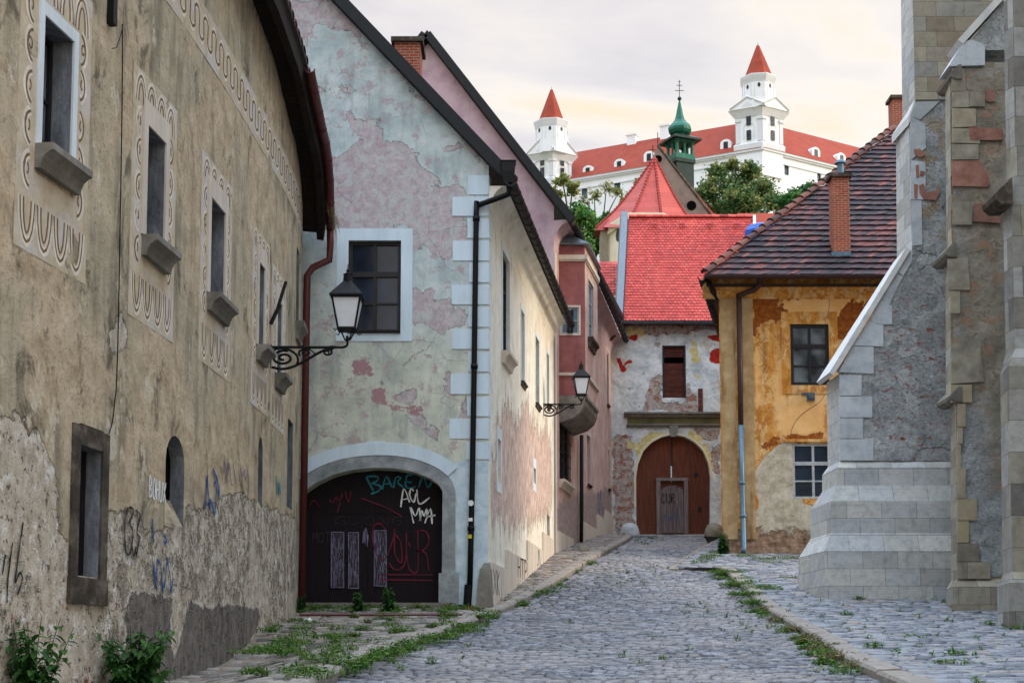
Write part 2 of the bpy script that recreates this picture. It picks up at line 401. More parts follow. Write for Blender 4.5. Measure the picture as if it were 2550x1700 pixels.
def mat_cream():
    m=Mt('cream_peeling_plaster',.93,.15)
    n2=m.noise(1.6,5,.7); st=vstreak(m,3,.1)
    base=tone(m,n2,[(214,208,190),(232,227,212),(246,242,230)])
    base=m.mix(m.ss(st,.52,.7,0,.55),base,lin((214,188,162)))
    v=m.mp(m.wp(),(1.6,.4,1)); x=two(m,'pa',2.6,1.5,7,.4,.6,v=v,k2=.45); pk=m.ss(x,.5,.53); dirt=m.ss(m.noise(2.2,5,.78,v=m.mp(m.wp(),(1,.35,1),(5,5,5))),.54,.64,0,.55); base=m.mix(dirt,base,lin((190,168,148)))
    pc=tone(m,m.noise(4,5,.8,v=m.mp(m.wp(),(1,.5,1))),[(136,108,96),(206,180,168),(238,224,208)])
    col=m.mix(pk,base,pc); col=m.mix(m.math('MULTIPLY',m.math('SUBTRACT',m.ss(x,.45,.495),pk,clamp=True),.85),col,lin((128,96,74)))
    h=m.math('SUBTRACT',m.math('MULTIPLY',n2,.5),m.math('MULTIPLY',pk,.9))
    return m.fin(col,m.bump(h,1.,.04))
def mat_pink(name,a,b,c,stain,amount=.5,sc_=1.4):
    m=Mt(name,.93,.15)
    n2=m.noise(sc_,9,.68); st=vstreak(m,2.2,.12)
    col=tone(m,n2,[a,b,c]); col=m.mix(m.ss(st,.5,.68,0,amount),col,lin(stain))
    pk=layer(m,'pa',1.1,1.8,.4,.6); col=m.mix(m.math('MULTIPLY',pk,.8),col,tone(m,m.noise(5,9,.75),[(110,98,96),(150,134,128),(196,184,174)]))
    h=m.math('SUBTRACT',m.math('MULTIPLY',n2,.5),m.math('MULTIPLY',pk,.4))
    return m.fin(col,m.bump(m.math('ADD',h,m.math('MULTIPLY',m.noise(20,5,.7),.15)),.8,.02))
def bricks(m,w=.26,h=.085,v=None):
    if v is None: v=m.mix(.05,m.wp(),m.noise(3.5,3,.6,out='Color'))
    a=m.brick(lin((150,76,56)),lin((118,58,46)),lin((168,150,132)),w,h,.012,v=v)
    return m.mix(m.ss(m.noise(9,6,.7),.45,.7,0,.6),a,lin((186,128,100)))
def mat_ruin():
    m=Mt('ruined_grey_plaster',.95,.15)
    n=m.noise(1.7,10,.72,dist=.3); n4=m.noise(6,9,.72)
    base=tone(m,n,[(164,174,178),(206,213,215),(236,239,238)])
    base=m.mix(m.ss(n4,.56,.68,0,.6),base,lin((108,110,106)))
    base=m.mix(m.ss(m.noise(1.1,8,.7,v=m.mp(m.wp(),(1,1,1),(5,2,0))),.58,.64,0,.7),base,lin((186,176,150)))
    br=layer(m,'pa',1.0,1.9,.48,.54); bc=bricks(m); bc=m.mix(m.ss(m.noise(3,8,.75),.4,.52,0,.9),bc,tone(m,n4,[(120,112,106),(170,164,158),(200,196,190)]))
    col=m.mix(br,base,bc)
    rd=layer(m,'pb',.45,1.9,.48,.52); col=m.mix(rd,col,tone(m,n4,[(140,36,30),(166,44,36),(176,66,52)]))
    yl=layer(m,'pc',1.0,2.6,.48,.52); col=m.mix(yl,col,tone(m,n4,[(170,156,90),(206,192,130),(226,220,190)]))
    dk=m.ss(m.noise(2.4,9,.75,v=m.mp(m.wp(),(1,.8,1),(1,7,0))),.63,.7,0,.8); col=m.mix(dk,col,lin((66,60,58)))
    h=m.math('SUBTRACT',m.math('MULTIPLY',n,1.),m.math('MULTIPLY',br,.8)); h=m.math('SUBTRACT',h,m.math('MULTIPLY',dk,.8))
    return m.fin(col,m.bump(h,1.,.045))
def mat_ochre():
    m=Mt('ochre_plaster',.93,.15)
    n=m.noise(1.2,9,.68); st=vstreak(m,3.2,.1); n4=m.noise(7,8,.7)
    base=tone(m,n,[(168,104,38),(200,138,60),(220,166,98)])
    base=m.mix(m.ss(m.math('ADD',m.math('MULTIPLY',st,.7),m.math('MULTIPLY',n,.3)),.47,.6,0,.8),base,lin((206,178,130)))
    base=m.mix(m.ss(vstreak(m,5.5,.05),.52,.66,0,.75),base,lin((150,112,68)))
    base=m.mix(m.ss(m.noise(2.2,5,.78,dist=.8,v=m.mp(m.wp(),(1,.7,1),(2,2,2))),.52,.56,0,.55),base,lin((230,196,140)))
    base=m.mix(m.ss(m.noise(3.1,5,.8,dist=.8,v=m.mp(m.wp(),(1,.6,1),(6,2,2))),.53,.57,0,.75),base,lin((170,104,40)))
    base=m.mix(m.ss(n4,.56,.68,0,.5),base,lin((150,104,56)))
    fd=layer(m,'pc',1.,1.4,.35,.65); base=m.mix(m.math('MULTIPLY',fd,.9),base,tone(m,n,[(222,168,100),(232,184,122),(238,200,148)]))
    br=layer(m,'pb',1.25,2.1,.49,.53); col=m.mix(br,base,tone(m,n4,[(96,50,22),(140,78,32),(172,106,50)]))
    gr=layer(m,'pa',.7,1.1,.485,.515)
    gc=tone(m,m.noise(2.6,9,.75),[(138,126,106),(184,176,156),(212,206,192)])
    crack=m.vor(3.2,v=m.noise(2.5,4,.6,out='Color'),feat='DISTANCE_TO_EDGE')
    gc=m.mix(m.ss(crack,0.,.02,.55,0.),gc,lin((112,88,64)))
    rim=layer(m,'pa',.7,1.1,.44,.485)
    col=m.mix(gr,col,gc); col=m.mix(m.math('MULTIPLY',m.math('SUBTRACT',rim,gr,clamp=True),.8),col,lin((182,112,44)))
    z=m.N.new('ShaderNodeSeparateXYZ'); m.set(z.inputs[0],m.wp())
    lowb=m.ss(m.math('ADD',z.outputs[1],m.math('MULTIPLY',m.noise(2.2,8,.7),1.1)),6.35,6.5,1,0)
    bk=bricks(m,.3,.11); bk=m.mix(m.ss(n4,.3,.5,0,.92),bk,tone(m,m.noise(3,8,.7),[(70,56,46),(140,120,98),(190,172,150)]))
    col=m.mix(lowb,col,bk)
    h=m.math('SUBTRACT',m.math('MULTIPLY',n,.6),m.math('MULTIPLY',gr,.4)); h=m.math('SUBTRACT',h,m.math('MULTIPLY',lowb,m.math('ADD',.9,m.math('MULTIPLY',n4,2.))))
    return m.fin(col,m.bump(h,1.,.03))
def mat_rubble():
    m=Mt('church_rubble_render',.95,.15)
    n=m.noise(1.8,5,.78,dist=.6); f=m.noise(11,5,.82,dist=.4); q=m.noise(4.5,5,.8,dist=.8,v=m.mp(m.wp(),(1,1.3,1)))
    col=tone(m,n,[(156,162,164),(194,200,202),(222,225,224)])
    col=m.mix(m.ss(f,.46,.58,0,.42),col,lin((108,116,122))); col=m.mix(m.ss(f,.58,.66,0,.5),col,lin((80,80,80))); pt=m.ss(m.noise(5.5,5,.8,v=m.mp(m.wp(),(1,1.4,1),(2,7,1))),  .59,.65,0,.7); col=m.mix(pt,col,lin((58,56,56)))
    col=m.mix(m.ss(q,.54,.6,0,.75),col,lin((206,210,210))); col=m.mix(m.ss(q,.62,.66,0,.6),col,lin((96,96,94)))
    ck=m.vor(.55,v=m.mix(.3,m.wp(),m.noise(1.8,5,.7,out='Color')),feat='DISTANCE_TO_EDGE'); col=m.mix(m.math('MULTIPLY',m.ss(ck,0.,.01,.8,0.),m.ss(m.noise(.35,2,.5),.52,.56)),col,lin((40,38,36)))
    sv=m.vor(3.4,v=m.mix(.12,m.wp(),m.noise(2.4,4,.6,out='Color')),out='Color'); sg=m.N.new('ShaderNodeSeparateXYZ'); m.set(sg.inputs[0],sv); col=m.mix(.5,col,m.mix(1.,col,m.ramp(sg.outputs[0],[(0,(.55,.54,.52,1)),(.5,(.95,.95,.95,1)),(1,(1.25,1.22,1.15,1))]),'MULTIPLY'))
    br=m.ss(m.noise(3.6,5,.8,v=m.mp(m.wp(),(1,1.8,1),(3,1,0))),.57,.6); col=m.mix(m.math('MULTIPLY',br,m.attr('pa')),col,tone(m,f,[(112,50,38),(166,88,70),(190,160,146)]))
    wn=m.noise(2.2,5,.75,v=m.mp(m.wp(),(1,1,1),(8,2,0))); tan=m.ss(wn,.5,.56,0,1.); col=m.mix(m.math('MULTIPLY',tan,m.attr('pb')),col,tone(m,f,[(126,104,80),(172,150,120),(196,184,160)]))
    pa=m.attr('pc'); fl=tone(m,m.noise(1.5,5,.78),[(104,102,92),(146,140,126),(182,174,158)]); fl=m.mix(m.ss(q,.53,.6,0,.6),fl,lin((108,88,70))); fl=m.mix(m.ss(wn,.56,.6,0,.7),fl,lin((170,128,104)))
    col=m.mix(pa,col,fl)
    h=m.math('ADD',m.math('MULTIPLY',n,1.),m.math('SUBTRACT',m.math('MULTIPLY',q,.8),m.math('MULTIPLY',f,.9))); h=m.fmix(pa,h,m.math('MULTIPLY',q,.4))
    return m.fin(col,m.bump(h,1.,.08))
def mat_stone(name,cs,w=.7,hh=.3,blocks=True,dark=.35,k=1.,hues=None):
    """ashlar: colour per block; wp = wall metres"""
    m=Mt(name,.88,.2)
    n=m.noise(2.4,9,.7); f=m.noise(14,7,.7)
    col=tone(m,n,cs,k)
    if blocks:
        wv=m.mix(.02,m.wp(),m.noise(1.7,3,.6,out='Color'))
        if hues:
            rb=m.brick((0,0,0,1),(1,1,1,1),(.5,.5,.5,1),w,hh,.0,v=wv,off=.37); hc=m.ramp(rb,[(i/(len(hues)-1),lin(c,k)) for i,c in enumerate(hues)]); col=m.mix(.72,col,m.mix(m.ss(m.noise(5,5,.78),.42,.66,0,.4),hc,lin((96,92,86))))
        bb=m.brick(lin((255,255,255)),lin((240,240,238)),lin((150,148,144)),w,hh,.006,v=wv,off=.37)
        col=m.mix(1.,col,bb,'MULTIPLY')
    t=m.attr('tint'); col=m.mix(m.math('MULTIPLY',t,1.),col,lin((92,88,80)))
    t2=m.math('MULTIPLY',t,-1.); col=m.mix(m.math('MAXIMUM',t2,0.),col,lin((176,160,124)))
    col=m.mix(m.ss(vstreak(m,2.4,.16),.56,.74,0,dark),col,lin((96,92,84)))
    h=m.math('ADD',m.math('MULTIPLY',n,.3),m.math('MULTIPLY',f,.15))
    if blocks: h=m.math('ADD',h,m.math('MULTIPLY',m.brick(1.,1.,0.,w,hh,.008,off=.37),.3))
    return m.fin(col,m.bump(h,.8,.02))
def mat_tile(name,cs,rough=.75,k=1.,moss=0.):
    m=Mt(name,rough,.3); t=m.attr('tint')
    q=len(cs); col=m.ramp(t,[(i/(q-1),lin(c,k)) for i,c in enumerate(cs)])
    p=m.pos(); n=m.noise(4,7,.7,v=p)
    col=m.mix(m.ss(n,.45,.7,0,.45),col,lin(tuple(x*.6 for x in cs[0])))
    if moss: col=m.mix(m.ss(m.noise(1.3,8,.7,v=p),.55,.7,0,moss),col,lin((70,66,58)))
    return m.fin(col,m.bump(m.noise(30,5,.7,v=p),.4,.01))
def mat_wood(name,cs,rough=.8,k=1.,vert=True,planks=0.):
    m=Mt(name,rough,.25); p=m.pos()
    g1=m.noise(5,9,.7,v=m.mp(p,(3,3,.25) if vert else (.4,.4,4)))
    col=tone(m,g1,cs,k); t=m.attr('tint'); col=m.mix(m.math('MULTIPLY',t,1.),col,lin((20,16,14)))
    return m.fin(col,m.bump(g1,.7,.012))
def mat_glass(name,c,rough=.08,var=.4):
    m=Mt(name,rough,.6); p=m.pos(); n=m.noise(1.4,3,.5,v=p)
    a=lin(c); col=m.ramp(n,[(.35,tuple(x*(1-var) for x in a[:3])+(1,)),(.65,tuple(x*(1+var) for x in a[:3])+(1,))])
    return m.fin(col,m.bump(m.noise(1.1,2,.5,v=p),.08,.05))
def mat_leaf(name,a,b,c):
    m=Mt(name,.6,.3); t=m.attr('tint'); col=m.ramp(t,[(0,lin(a)),(.5,lin(b)),(1,lin(c))])
    tr=m.N.new('ShaderNodeBsdfTranslucent'); m.set(tr.inputs[0],col); m.set(m.b.inputs['Base Color'],col)
    ms=m.N.new('ShaderNodeMixShader'); ms.inputs[0].default_value=.35
    o=[n for n in m.N if n.type=='OUTPUT_MATERIAL'][0]
    m.nt.links.new(m.b.outputs[0],ms.inputs[1]); m.nt.links.new(tr.outputs[0],ms.inputs[2]); m.nt.links.new(ms.outputs[0],o.inputs[0])
    return m.m
def mat_cobble():
    m=Mt('grey_cobble',.62,.4); p=m.pos(); t=m.attr('tint')
    col=m.ramp(t,[(0,lin((84,87,94))),(.45,lin((112,115,122))),(.8,lin((144,147,154))),(1,lin((150,142,132)))])
    n=m.noise(1.1,6,.6,v=p); col=m.mix(m.ss(n,.45,.62,0,.55),col,lin((108,104,104))); n_=m.noise(.28,4,.6,v=p); col=m.mix(m.ss(n_,.45,.62,0,.4),col,lin((168,162,158)))
    f=m.noise(24,6,.7,v=p); col=m.mix(m.ss(f,.45,.7,0,.4),col,lin((92,90,94)))
    return m.fin(col,m.bump(f,.5,.012),m.ss(f,.3,.7,.42,.75))
M={}
M['left']=mat_left(); M['gable']=mat_gable(); M['cream']=mat_cream(); M['ruin']=mat_ruin(); M['ochre']=mat_ochre(); M['rubble']=mat_rubble()
M['archstone']=mat_stone('blue_grey_arch_stone',[(112,116,118),(144,150,152),(174,180,182)],blocks=False,dark=.4)
M['ochref']=mat_pink('faded_ochre_strip',(140,112,76),(172,144,104),(198,174,138),(112,86,58),.85)
M['pinkg']=mat_pink('faded_mauve_plaster',(170,140,150),(196,168,174),(204,184,186),(150,136,144),.4)
M['pinkl']=mat_pink('weathered_pink_plaster',(176,140,130),(200,166,154),(216,192,180),(158,126,118),.5,1.2)
M['oriel']=mat_pink('brick_pink_plaster',(132,80,80),(150,94,92),(164,108,104),(112,68,70),.5,1.8)
M['ashlar']=mat_stone('pale_ashlar',[(150,162,170),(188,198,204),(216,220,222)],.86,.42,dark=.3,hues=[(168,172,176),(208,209,206),(188,188,180),(218,215,206),(196,200,204),(180,174,162)])
M['ashold']=mat_stone('weathered_ashlar',[(128,126,118),(172,168,154),(202,196,180)],.72,.4,dark=.4,hues=[(108,108,104),(176,168,144),(150,152,150),(196,188,164),(128,118,100),(158,140,118),(186,186,180)])
M['ashbig']=mat_stone('patched_ashlar',[(104,104,100),(156,156,150),(196,198,198)],.8,.62,dark=.4,hues=[(78,72,70),(176,178,176),(118,112,104),(196,196,190),(96,84,78),(150,148,140),(168,158,134)])
M['block']=mat_stone('dressed_stone_block',[(160,170,176),(192,200,206),(214,218,220)],blocks=False)
M['redblock']=mat_stone('red_sandstone_block',[(120,84,74),(156,112,98),(180,140,124)],blocks=False)
M['oldblock']=mat_stone('old_stone_block',[(120,116,104),(160,154,138),(186,180,164)],blocks=False,dark=.5)
M['cope']=mat_stone('pale_coping_stone',[(190,196,198),(212,214,212),(226,226,222)],blocks=False,dark=.2)
M['grstone']=mat_stone('grey_trim_stone',[(96,94,88),(124,120,112),(148,144,136)],blocks=False,dark=.5)
M['darkstone']=mat_stone('blackened_stone',[(38,34,30),(72,64,56),(128,116,104)],blocks=False,dark=.6)
M['white']=simple('white_limewash',(214,222,226),.9,.2,var=.12,sc_=3,streak=True)
M['quoin']=simple('pale_blue_limewash',(206,222,232),.9,.2,var=.1,sc_=3,streak=True)
M['slab']=simple('pale_plinth_stone',(206,194,180),.85,.2,var=.16,sc_=3,streak=True)
M['iron']=simple('black_cast_iron',(11,12,14),.6,.22,0.,.3)
M['gutter']=simple('dark_green_painted_gutter',(11,16,18),.6,.35,0.,.4)
M['redmetal']=simple('dark_red_painted_metal',(92,34,34),.5,.5,0.,.3,streak=True)
M['brownmetal']=simple('dark_brown_painted_metal',(54,30,32),.5,.5,0.,.3)
M['zinc']=simple('zinc_pipe',(84,116,138),.45,.5,.2,.2,streak=True)
M['sheet']=simple('grey_sheet_metal',(92,100,110),.45,.5,.4,.25)
M['bwood']=mat_wood('blackened_soffit_wood',[(14,12,12),(30,24,22),(56,38,30)])
M['dframe']=simple('dark_window_paint',(26,22,26),.5,.4,0.,.3)
M['bframe']=simple('weathered_grey_window_paint',(166,172,176),.7,.3,0.,.3)
M['glass']=mat_glass('dark_window_glass',(34,44,58)); M['glassb']=mat_glass('blue_reflecting_glass',(70,96,120))
M['glassr']=mat_glass('painted_reflection_glass',(84,90,94),.1,.8)  # glassr: lighter mottling in the pane colour stands for reflections
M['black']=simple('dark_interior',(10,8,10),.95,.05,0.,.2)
M['gate']=mat_wood('near_black_gate_wood',[(12,6,12),(20,10,18),(32,18,26)],.7)
M['doorw']=mat_wood('rust_brown_door_wood',[(84,46,32),(110,60,40),(130,76,52)],.75)
M['oldwood']=mat_wood('grey_weathered_door_wood',[(80,72,76),(122,110,112),(150,134,128)],.8)
M['board']=mat_wood('dark_red_boards',[(58,28,24),(92,46,36),(124,72,54)],.8,vert=False)
M['brick']=None
def mat_brick(name,a,b,c,s=1.):
    m=Mt(name,.9,.2); col=m.brick(lin(a),lin(b),lin(c),.25*s,.08*s,.010*s); col=m.mix(m.ss(m.noise(4,8,.7),.5,.7,0,.5),col,lin((170,120,98)))
    return m.fin(col,m.bump(m.brick(1.,1.,0.,.25*s,.08*s,.012*s),.7,.012))
M['brick']=mat_brick('red_chimney_brick',(164,78,52),(136,56,40),(160,150,134))
M['redtile']=mat_tile('bright_red_beaver_tail_tile',[(150,48,44),(186,66,58),(212,92,80)],.7,moss=.12)
M['churchtile']=mat_tile('church_red_tile',[(150,52,46),(176,70,60),(196,92,74)],.6)
M['oldtile']=mat_tile('old_blackened_tile',[(38,32,38),(58,42,48),(90,50,50),(126,68,58)],.7,moss=.35)
M['ridge']=mat_tile('worn_ridge_tile',[(58,42,40),(88,54,48),(116,72,60)],.75,moss=.4)
M['castler']=simple('castle_red_roofing',(146,62,44),.8,.2,var=.18,sc_=.5)
M['castlew']=simple('castle_white_render',(236,238,240),.85,.2,var=.05,sc_=.3)
M['castlet']=simple('castle_grey_trim',(218,220,224),.85,.2,var=.06,sc_=.3)
M['copper']=simple('green_copper_patina',(34,98,82),.55,.4,.3,var=.45,sc_=2.,streak=True)
M['dcopper']=simple('dark_copper',(22,44,40),.5,.4,.3,var=.4,sc_=2.)
M['churchw']=simple('pale_yellow_church_render',(222,212,184),.9,.2,var=.12,sc_=1.)
M['gstone']=simple('brown_grey_gable_render',(138,122,112),.9,.2,var=.2,sc_=1.5)
M['milk']=simple('milky_lantern_glass',(226,232,240),.25,.5,var=.04)
M['blue']=simple('blue_plastic_cover',(20,90,190),.4,.5,var=.25)
M['cobble']=mat_cobble()
M['kerb']=simple('worn_kerb_granite',(142,134,126),.75,.35,var=.25,sc_=5.,bump=.5)
def mat_soil(name,cs,sc_=3.):
    m=Mt(name,.95,.1); p=m.pos(); return m.fin(tone(m,m.noise(sc_,9,.72,v=p),cs),m.bump(m.noise(18,7,.75,v=p),1.,.03))
M['flagr']=mat_tile('blue_grey_paving',[(98,102,110),(124,128,136),(150,154,160),(158,140,124)],.55)
M['joint']=mat_soil('dark_sandy_joint',[(12,12,12),(22,21,20),(38,35,31)])
M['dirt']=mat_soil('dusty_forecourt_earth',[(96,86,78),(138,124,112),(168,152,138)])
M['hill']=mat_soil('wooded_hill_ground',[(36,48,26),(58,70,38),(80,88,50)],.2)
M['weed']=mat_leaf('weed_green',(36,70,22),(74,118,40),(128,150,70))
M['dry']=mat_leaf('dry_grass',(84,80,50),(118,110,74),(148,134,96))
M['nettle']=mat_leaf('nettle_green',(14,40,16),(32,76,30),(76,118,50))
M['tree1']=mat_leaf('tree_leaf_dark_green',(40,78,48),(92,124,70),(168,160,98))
M['tree2']=mat_leaf('tree_leaf_green',(30,78,38),(62,120,56),(120,158,80))
M['bark']=simple('grey_brown_bark',(84,74,62),.95,.1,var=.3,sc_=3.)
def ink(name,c,rough=.6): return simple(name,c,rough,.3,var=.15,sc_=12.)
M['iwhite']=ink('white_spray_paint',(226,230,230)); M['iteal']=ink('teal_spray_paint',(30,126,140)); M['ired']=ink('dark_red_spray_paint',(112,20,46))
M['iblue']=ink('blue_spray_paint',(34,84,142)); M['iblack']=ink('black_spray_paint',(34,32,36)); M['ipurple']=ink('purple_spray_paint',(118,92,140)); M['ichalk']=ink('grey_chalk',(128,122,150)); M['ichalk2']=ink('dim_grey_chalk',(52,46,56))
M['scroll']=simple('pale_sgraffito_line',(218,208,192),.95,.1,var=.18,sc_=4.); M['scrolld']=simple('brown_sgraffito_groove',(122,98,74),.95,.1,var=.25,sc_=6.)
def mat_panel():
    m=Mt('sgraffito_panel_plaster',.95,.12); n=m.noise(3,8,.7)
    c=tone(m,n,[(172,154,126),(196,180,154),(212,198,178)]); w=m.ss(m.noise(.9,8,.7,v=m.mp(m.wp(),(1,1,1),(4,4,0))),.47,.6); c=m.mix(w,c,lin((200,192,186)))
    return m.fin(c,m.bump(n,.6,.01))
M['panel']=mat_panel()
# ================================================================== helpers for building parts
def window(parent,path,r,d,frame_m,glass_m,cols=2,rows=(.33,.67),fw=.06,name='window',bar=.03,thick_at=None,label=None):
    """frame with glazing bars and one glass sheet, set back d metres in the opening r=(u0,z0,u1,z1)"""
    u0,z0,u1,z1=r; mb=MB(); D0=-d-.05; D1=-d+.02
    wbox(mb,path,u0,z0,u0+fw,z1,D0,D1); wbox(mb,path,u1-fw,z0,u1,z1,D0,D1)
    wbox(mb,path,u0+fw,z0,u1-fw,z0+fw,D0,D1+.001); wbox(mb,path,u0+fw,z1-fw,u1-fw,z1,D0,D1+.001)
    for k in range(1,cols):
        u=u0+(u1-u0)*k/cols; wbox(mb,path,u-bar*.9,z0+fw,u+bar*.9,z1-fw,D0+.01,D1+.006)
    for i,q in enumerate(rows):
        z=z1-(z1-z0)*q; bb=bar*(1.4 if (thick_at==i) else .55); wbox(mb,path,u0+fw,z-bb,u1-fw,z+bb,D0+.012,D1-.004 if thick_at!=i else D1+.012)
    f=mb.out(name,frame_m,parent)
    if label: f['label']=label
    p=MB(); wbox(p,path,u0+fw*.5,z0+fw*.5,u1-fw*.5,z1-fw*.5,-d-.04,-d-.025); p.out('pane',glass_m,f)
    return f
def frame_band(path,r,w,d,wt=None,wb=None):      # flat surround as 4 boxes
    u0,z0,u1,z1=r; wt=w if wt is None else wt; wb=w if wb is None else wb; mb=MB()
    wbox(mb,path,u0-w,z0-wb,u0,z1+wt,0.,d); wbox(mb,path,u1,z0-wb,u1+w,z1+wt,0.,d)
    wbox(mb,path,u0,z1,u1,z1+wt,0.,d-.002)
    if wb>0: wbox(mb,path,u0,z0-wb,u1,z0,0.,d-.002)
    return mb
def sill(parent,path,u0,u1,z,h,d,mat,name='window_sill'):
    """moulded stone sill: slab above a hollow cove"""
    prof=[(0,0),(d*.35,-0.),(d,0),(d,-h*.28),(d*.82,-h*.34),(d*.55,-h*.5),(d*.4,-h*.75),(d*.34,-h),(0,-h)]
    prof=[(0.,0.),(d,0.),(d,-h*.28),(d*.82,-h*.34),(d*.55,-h*.5),(d*.4,-h*.75),(d*.34,-h),(0.,-h)]
    mb=MB(); mb.loft([[path.P3(u,z+b,a) for a,b in prof] for u in (u0,u1)])
    return mb.out(name,mat,parent)
def downpipe(parent,pts,r,mat,name='downpipe',seg=10,collars=()):
    mb=MB(); mb.tube(pts,r,seg)
    for c in collars: mb.tube([Vector(c)-Vector((0,0,.05)),Vector(c)+Vector((0,0,.05))],r*1.3,seg)
    return mb.out(name,mat,parent,True)
def gutter_run(parent,pts,r,mat,brk_mat=None,step=.8,name='gutter'):
    """half-round gutter along a list of points, with hoop brackets"""
    pts=[Vector(p) for p in pts]; mb=MB(); rings=[]
    for i,p in enumerate(pts):
        d=(pts[min(i+1,len(pts)-1)]-pts[max(i-1,0)]).normalized(); a=d.cross(Vector((0,0,1))).normalized(); b=a.cross(d).normalized()
        ring=[p+a*math.cos(t)*r-b*abs(math.sin(t))*r for t in [math.pi*k/8 for k in range(9)]]
        ring+=[p+a*math.cos(t)*r*.86-b*abs(math.sin(t))*r*.86 for t in [math.pi*k/8 for k in reversed(range(9))]]
        rings.append(ring)
    mb.loft(rings)
    # hoops
    acc=0.
    for i in range(len(pts)-1):
        L=(pts[i+1]-pts[i]).length; d=(pts[i+1]-pts[i]).normalized(); a=d.cross(Vector((0,0,1))).normalized(); b=a.cross(d).normalized()
        while acc<L:
            c=pts[i]+d*acc
            mb.loft([[c+d*k+a*math.cos(t)*r*1.12-b*math.sin(t)*r*1.12 for t in [math.pi*q/8 for q in range(9)]]+[c+d*k+a*math.cos(t)*r*.9-b*math.sin(t)*r*.9 for t in [math.pi*q/8 for q in reversed(range(9))]] for k in (-.02,.02)])
            acc+=step
        acc-=L
    return mb.out(name,mat,parent,False)
FONT={'A':[[(0,0),(.5,1),(1,0)],[(.15,.4),(.9,.45)]],'B':[[(0,0),(.05,1),(.7,.85),(.6,.6),(.1,.52),(.8,.4),(.85,.12),(0,0)]],'C':[[(.9,.9),(.4,1),(0,.5),(.3,0),(1,.1)]],
'E':[[(.9,1),(.1,.95),(.1,.5),(.75,.55)],[(.1,.5),(.05,0),(.9,.05)]],'N':[[(0,0),(.1,1),(.8,0),(1,1)]],'L':[[(0,1),(.1,0),(1,.3)]],'M':[[(0,0),(.1,1),(.5,.35),(.85,1),(1,0)]],'R':[[(0,0),(.05,1),(.75,.9),(.7,.6),(.1,.5),(.9,0)]],
'S':[[(.9,.85),(.4,1),(.1,.75),(.8,.35),(.6,0),(.1,.1)]],'I':[[(.5,1),(.5,0)]],'O':[[(.5,1),(.05,.6),(.3,0),(.9,.25),(.8,.85),(.5,1)]],'H':[[(0,0),(.05,1)],[(.9,1),(.95,0)],[(0,.5),(.95,.5)]],
'U':[[(0,1),(.1,.1),(.6,0),(.9,.3),(.9,1)]],'X':[[(0,0),(1,1)],[(0,1),(1,0)]],'T':[[(0,1),(1,1)],[(.5,1),(.5,0)]],'Z':[[(0,1),(1,1),(0,0),(1,0)]],'G':[[(.9,.9),(.4,1),(0,.5),(.4,0),(.9,.2),(.9,.5),(.5,.5)]],
'Q':[[(.5,1),(.05,.6),(.3,0),(.9,.25),(.8,.85),(.5,1)],[(.5,.3),(1,0)]],'K':[[(0,1),(.05,0)],[(.9,1),(.1,.5),(.9,0)]],'P':[[(0,0),(.05,1),(.8,.85),(.7,.5),(.1,.45)]],'Y':[[(0,1),(.45,.5)],[(1,1),(.4,0)]],'D':[[(0,0),(.05,1),(.8,.8),(.9,.3),(0,0)]],'J':[[(.7,1),(.7,.2),(.3,0),(0,.3)]],'W':[[(0,1),(.25,0),(.5,.7),(.75,0),(1,1)]]}
def write(mb,path,txt,x0,y0,x1,y1,w,d=.004,tilt=0.,jit=.04):
    """hand-sprayed letters between photo corners (left, top) and (right, bottom)"""
    u0,z1=path.px(x0,y0); _,z0=path.px(x0,y1); u1,_=path.px(x1,y0); n=len(txt); cw=(u1-u0)/n
    for i,c in enumerate(txt):
        if c==' ': continue
        for st in FONT[c]:
            pts=[(u0+cw*(i+.05+.78*(a+rnd.uniform(-jit,jit))),z0+(z1-z0)*(b+rnd.uniform(-jit,jit))+tilt*cw*i) for a,b in st]
            ribbon(mb,path,smooth2(pts,4),w,d,0,.3)
def strokes(mb,path,L,w,d=.004):
    for st in L: ribbon(mb,path,smooth2([path.px(*p) for p in st],4),w,d,0,.3)
def scribble(mb,path,x0,y0,x1,y1,n,w,d=.004):
    pts=[path.px(x0+(x1-x0)*(i/n)+rnd.uniform(-.2,.2)*(x1-x0)*.4,rnd.choice([y0,y1])*.6+rnd.uniform(y0,y1)*.4) for i in range(n+1)]
    ribbon(mb,path,smooth2(pts,3),w,d,0,.35)
# ================================================================== LEFT HOUSE
LP=Path([(-8.6,2),(-7.5,6),(-6.45,12),(-5.62,16.9),(-5.2,20),(-4.96,23.3),(-4.82,26.9),(-4.78,28.8),(-4.79,30.5),(-4.86,32),(-5.0,33.2)],6)
def eave_prof():
    L=[]
    for x,y in [(633,0),(669,108),(687,155),(705,235),(727,325),(741,372),(750,452),(753,540)]:
        L.append(LP.px(x,y))
    return L
EP=sorted(eave_prof())
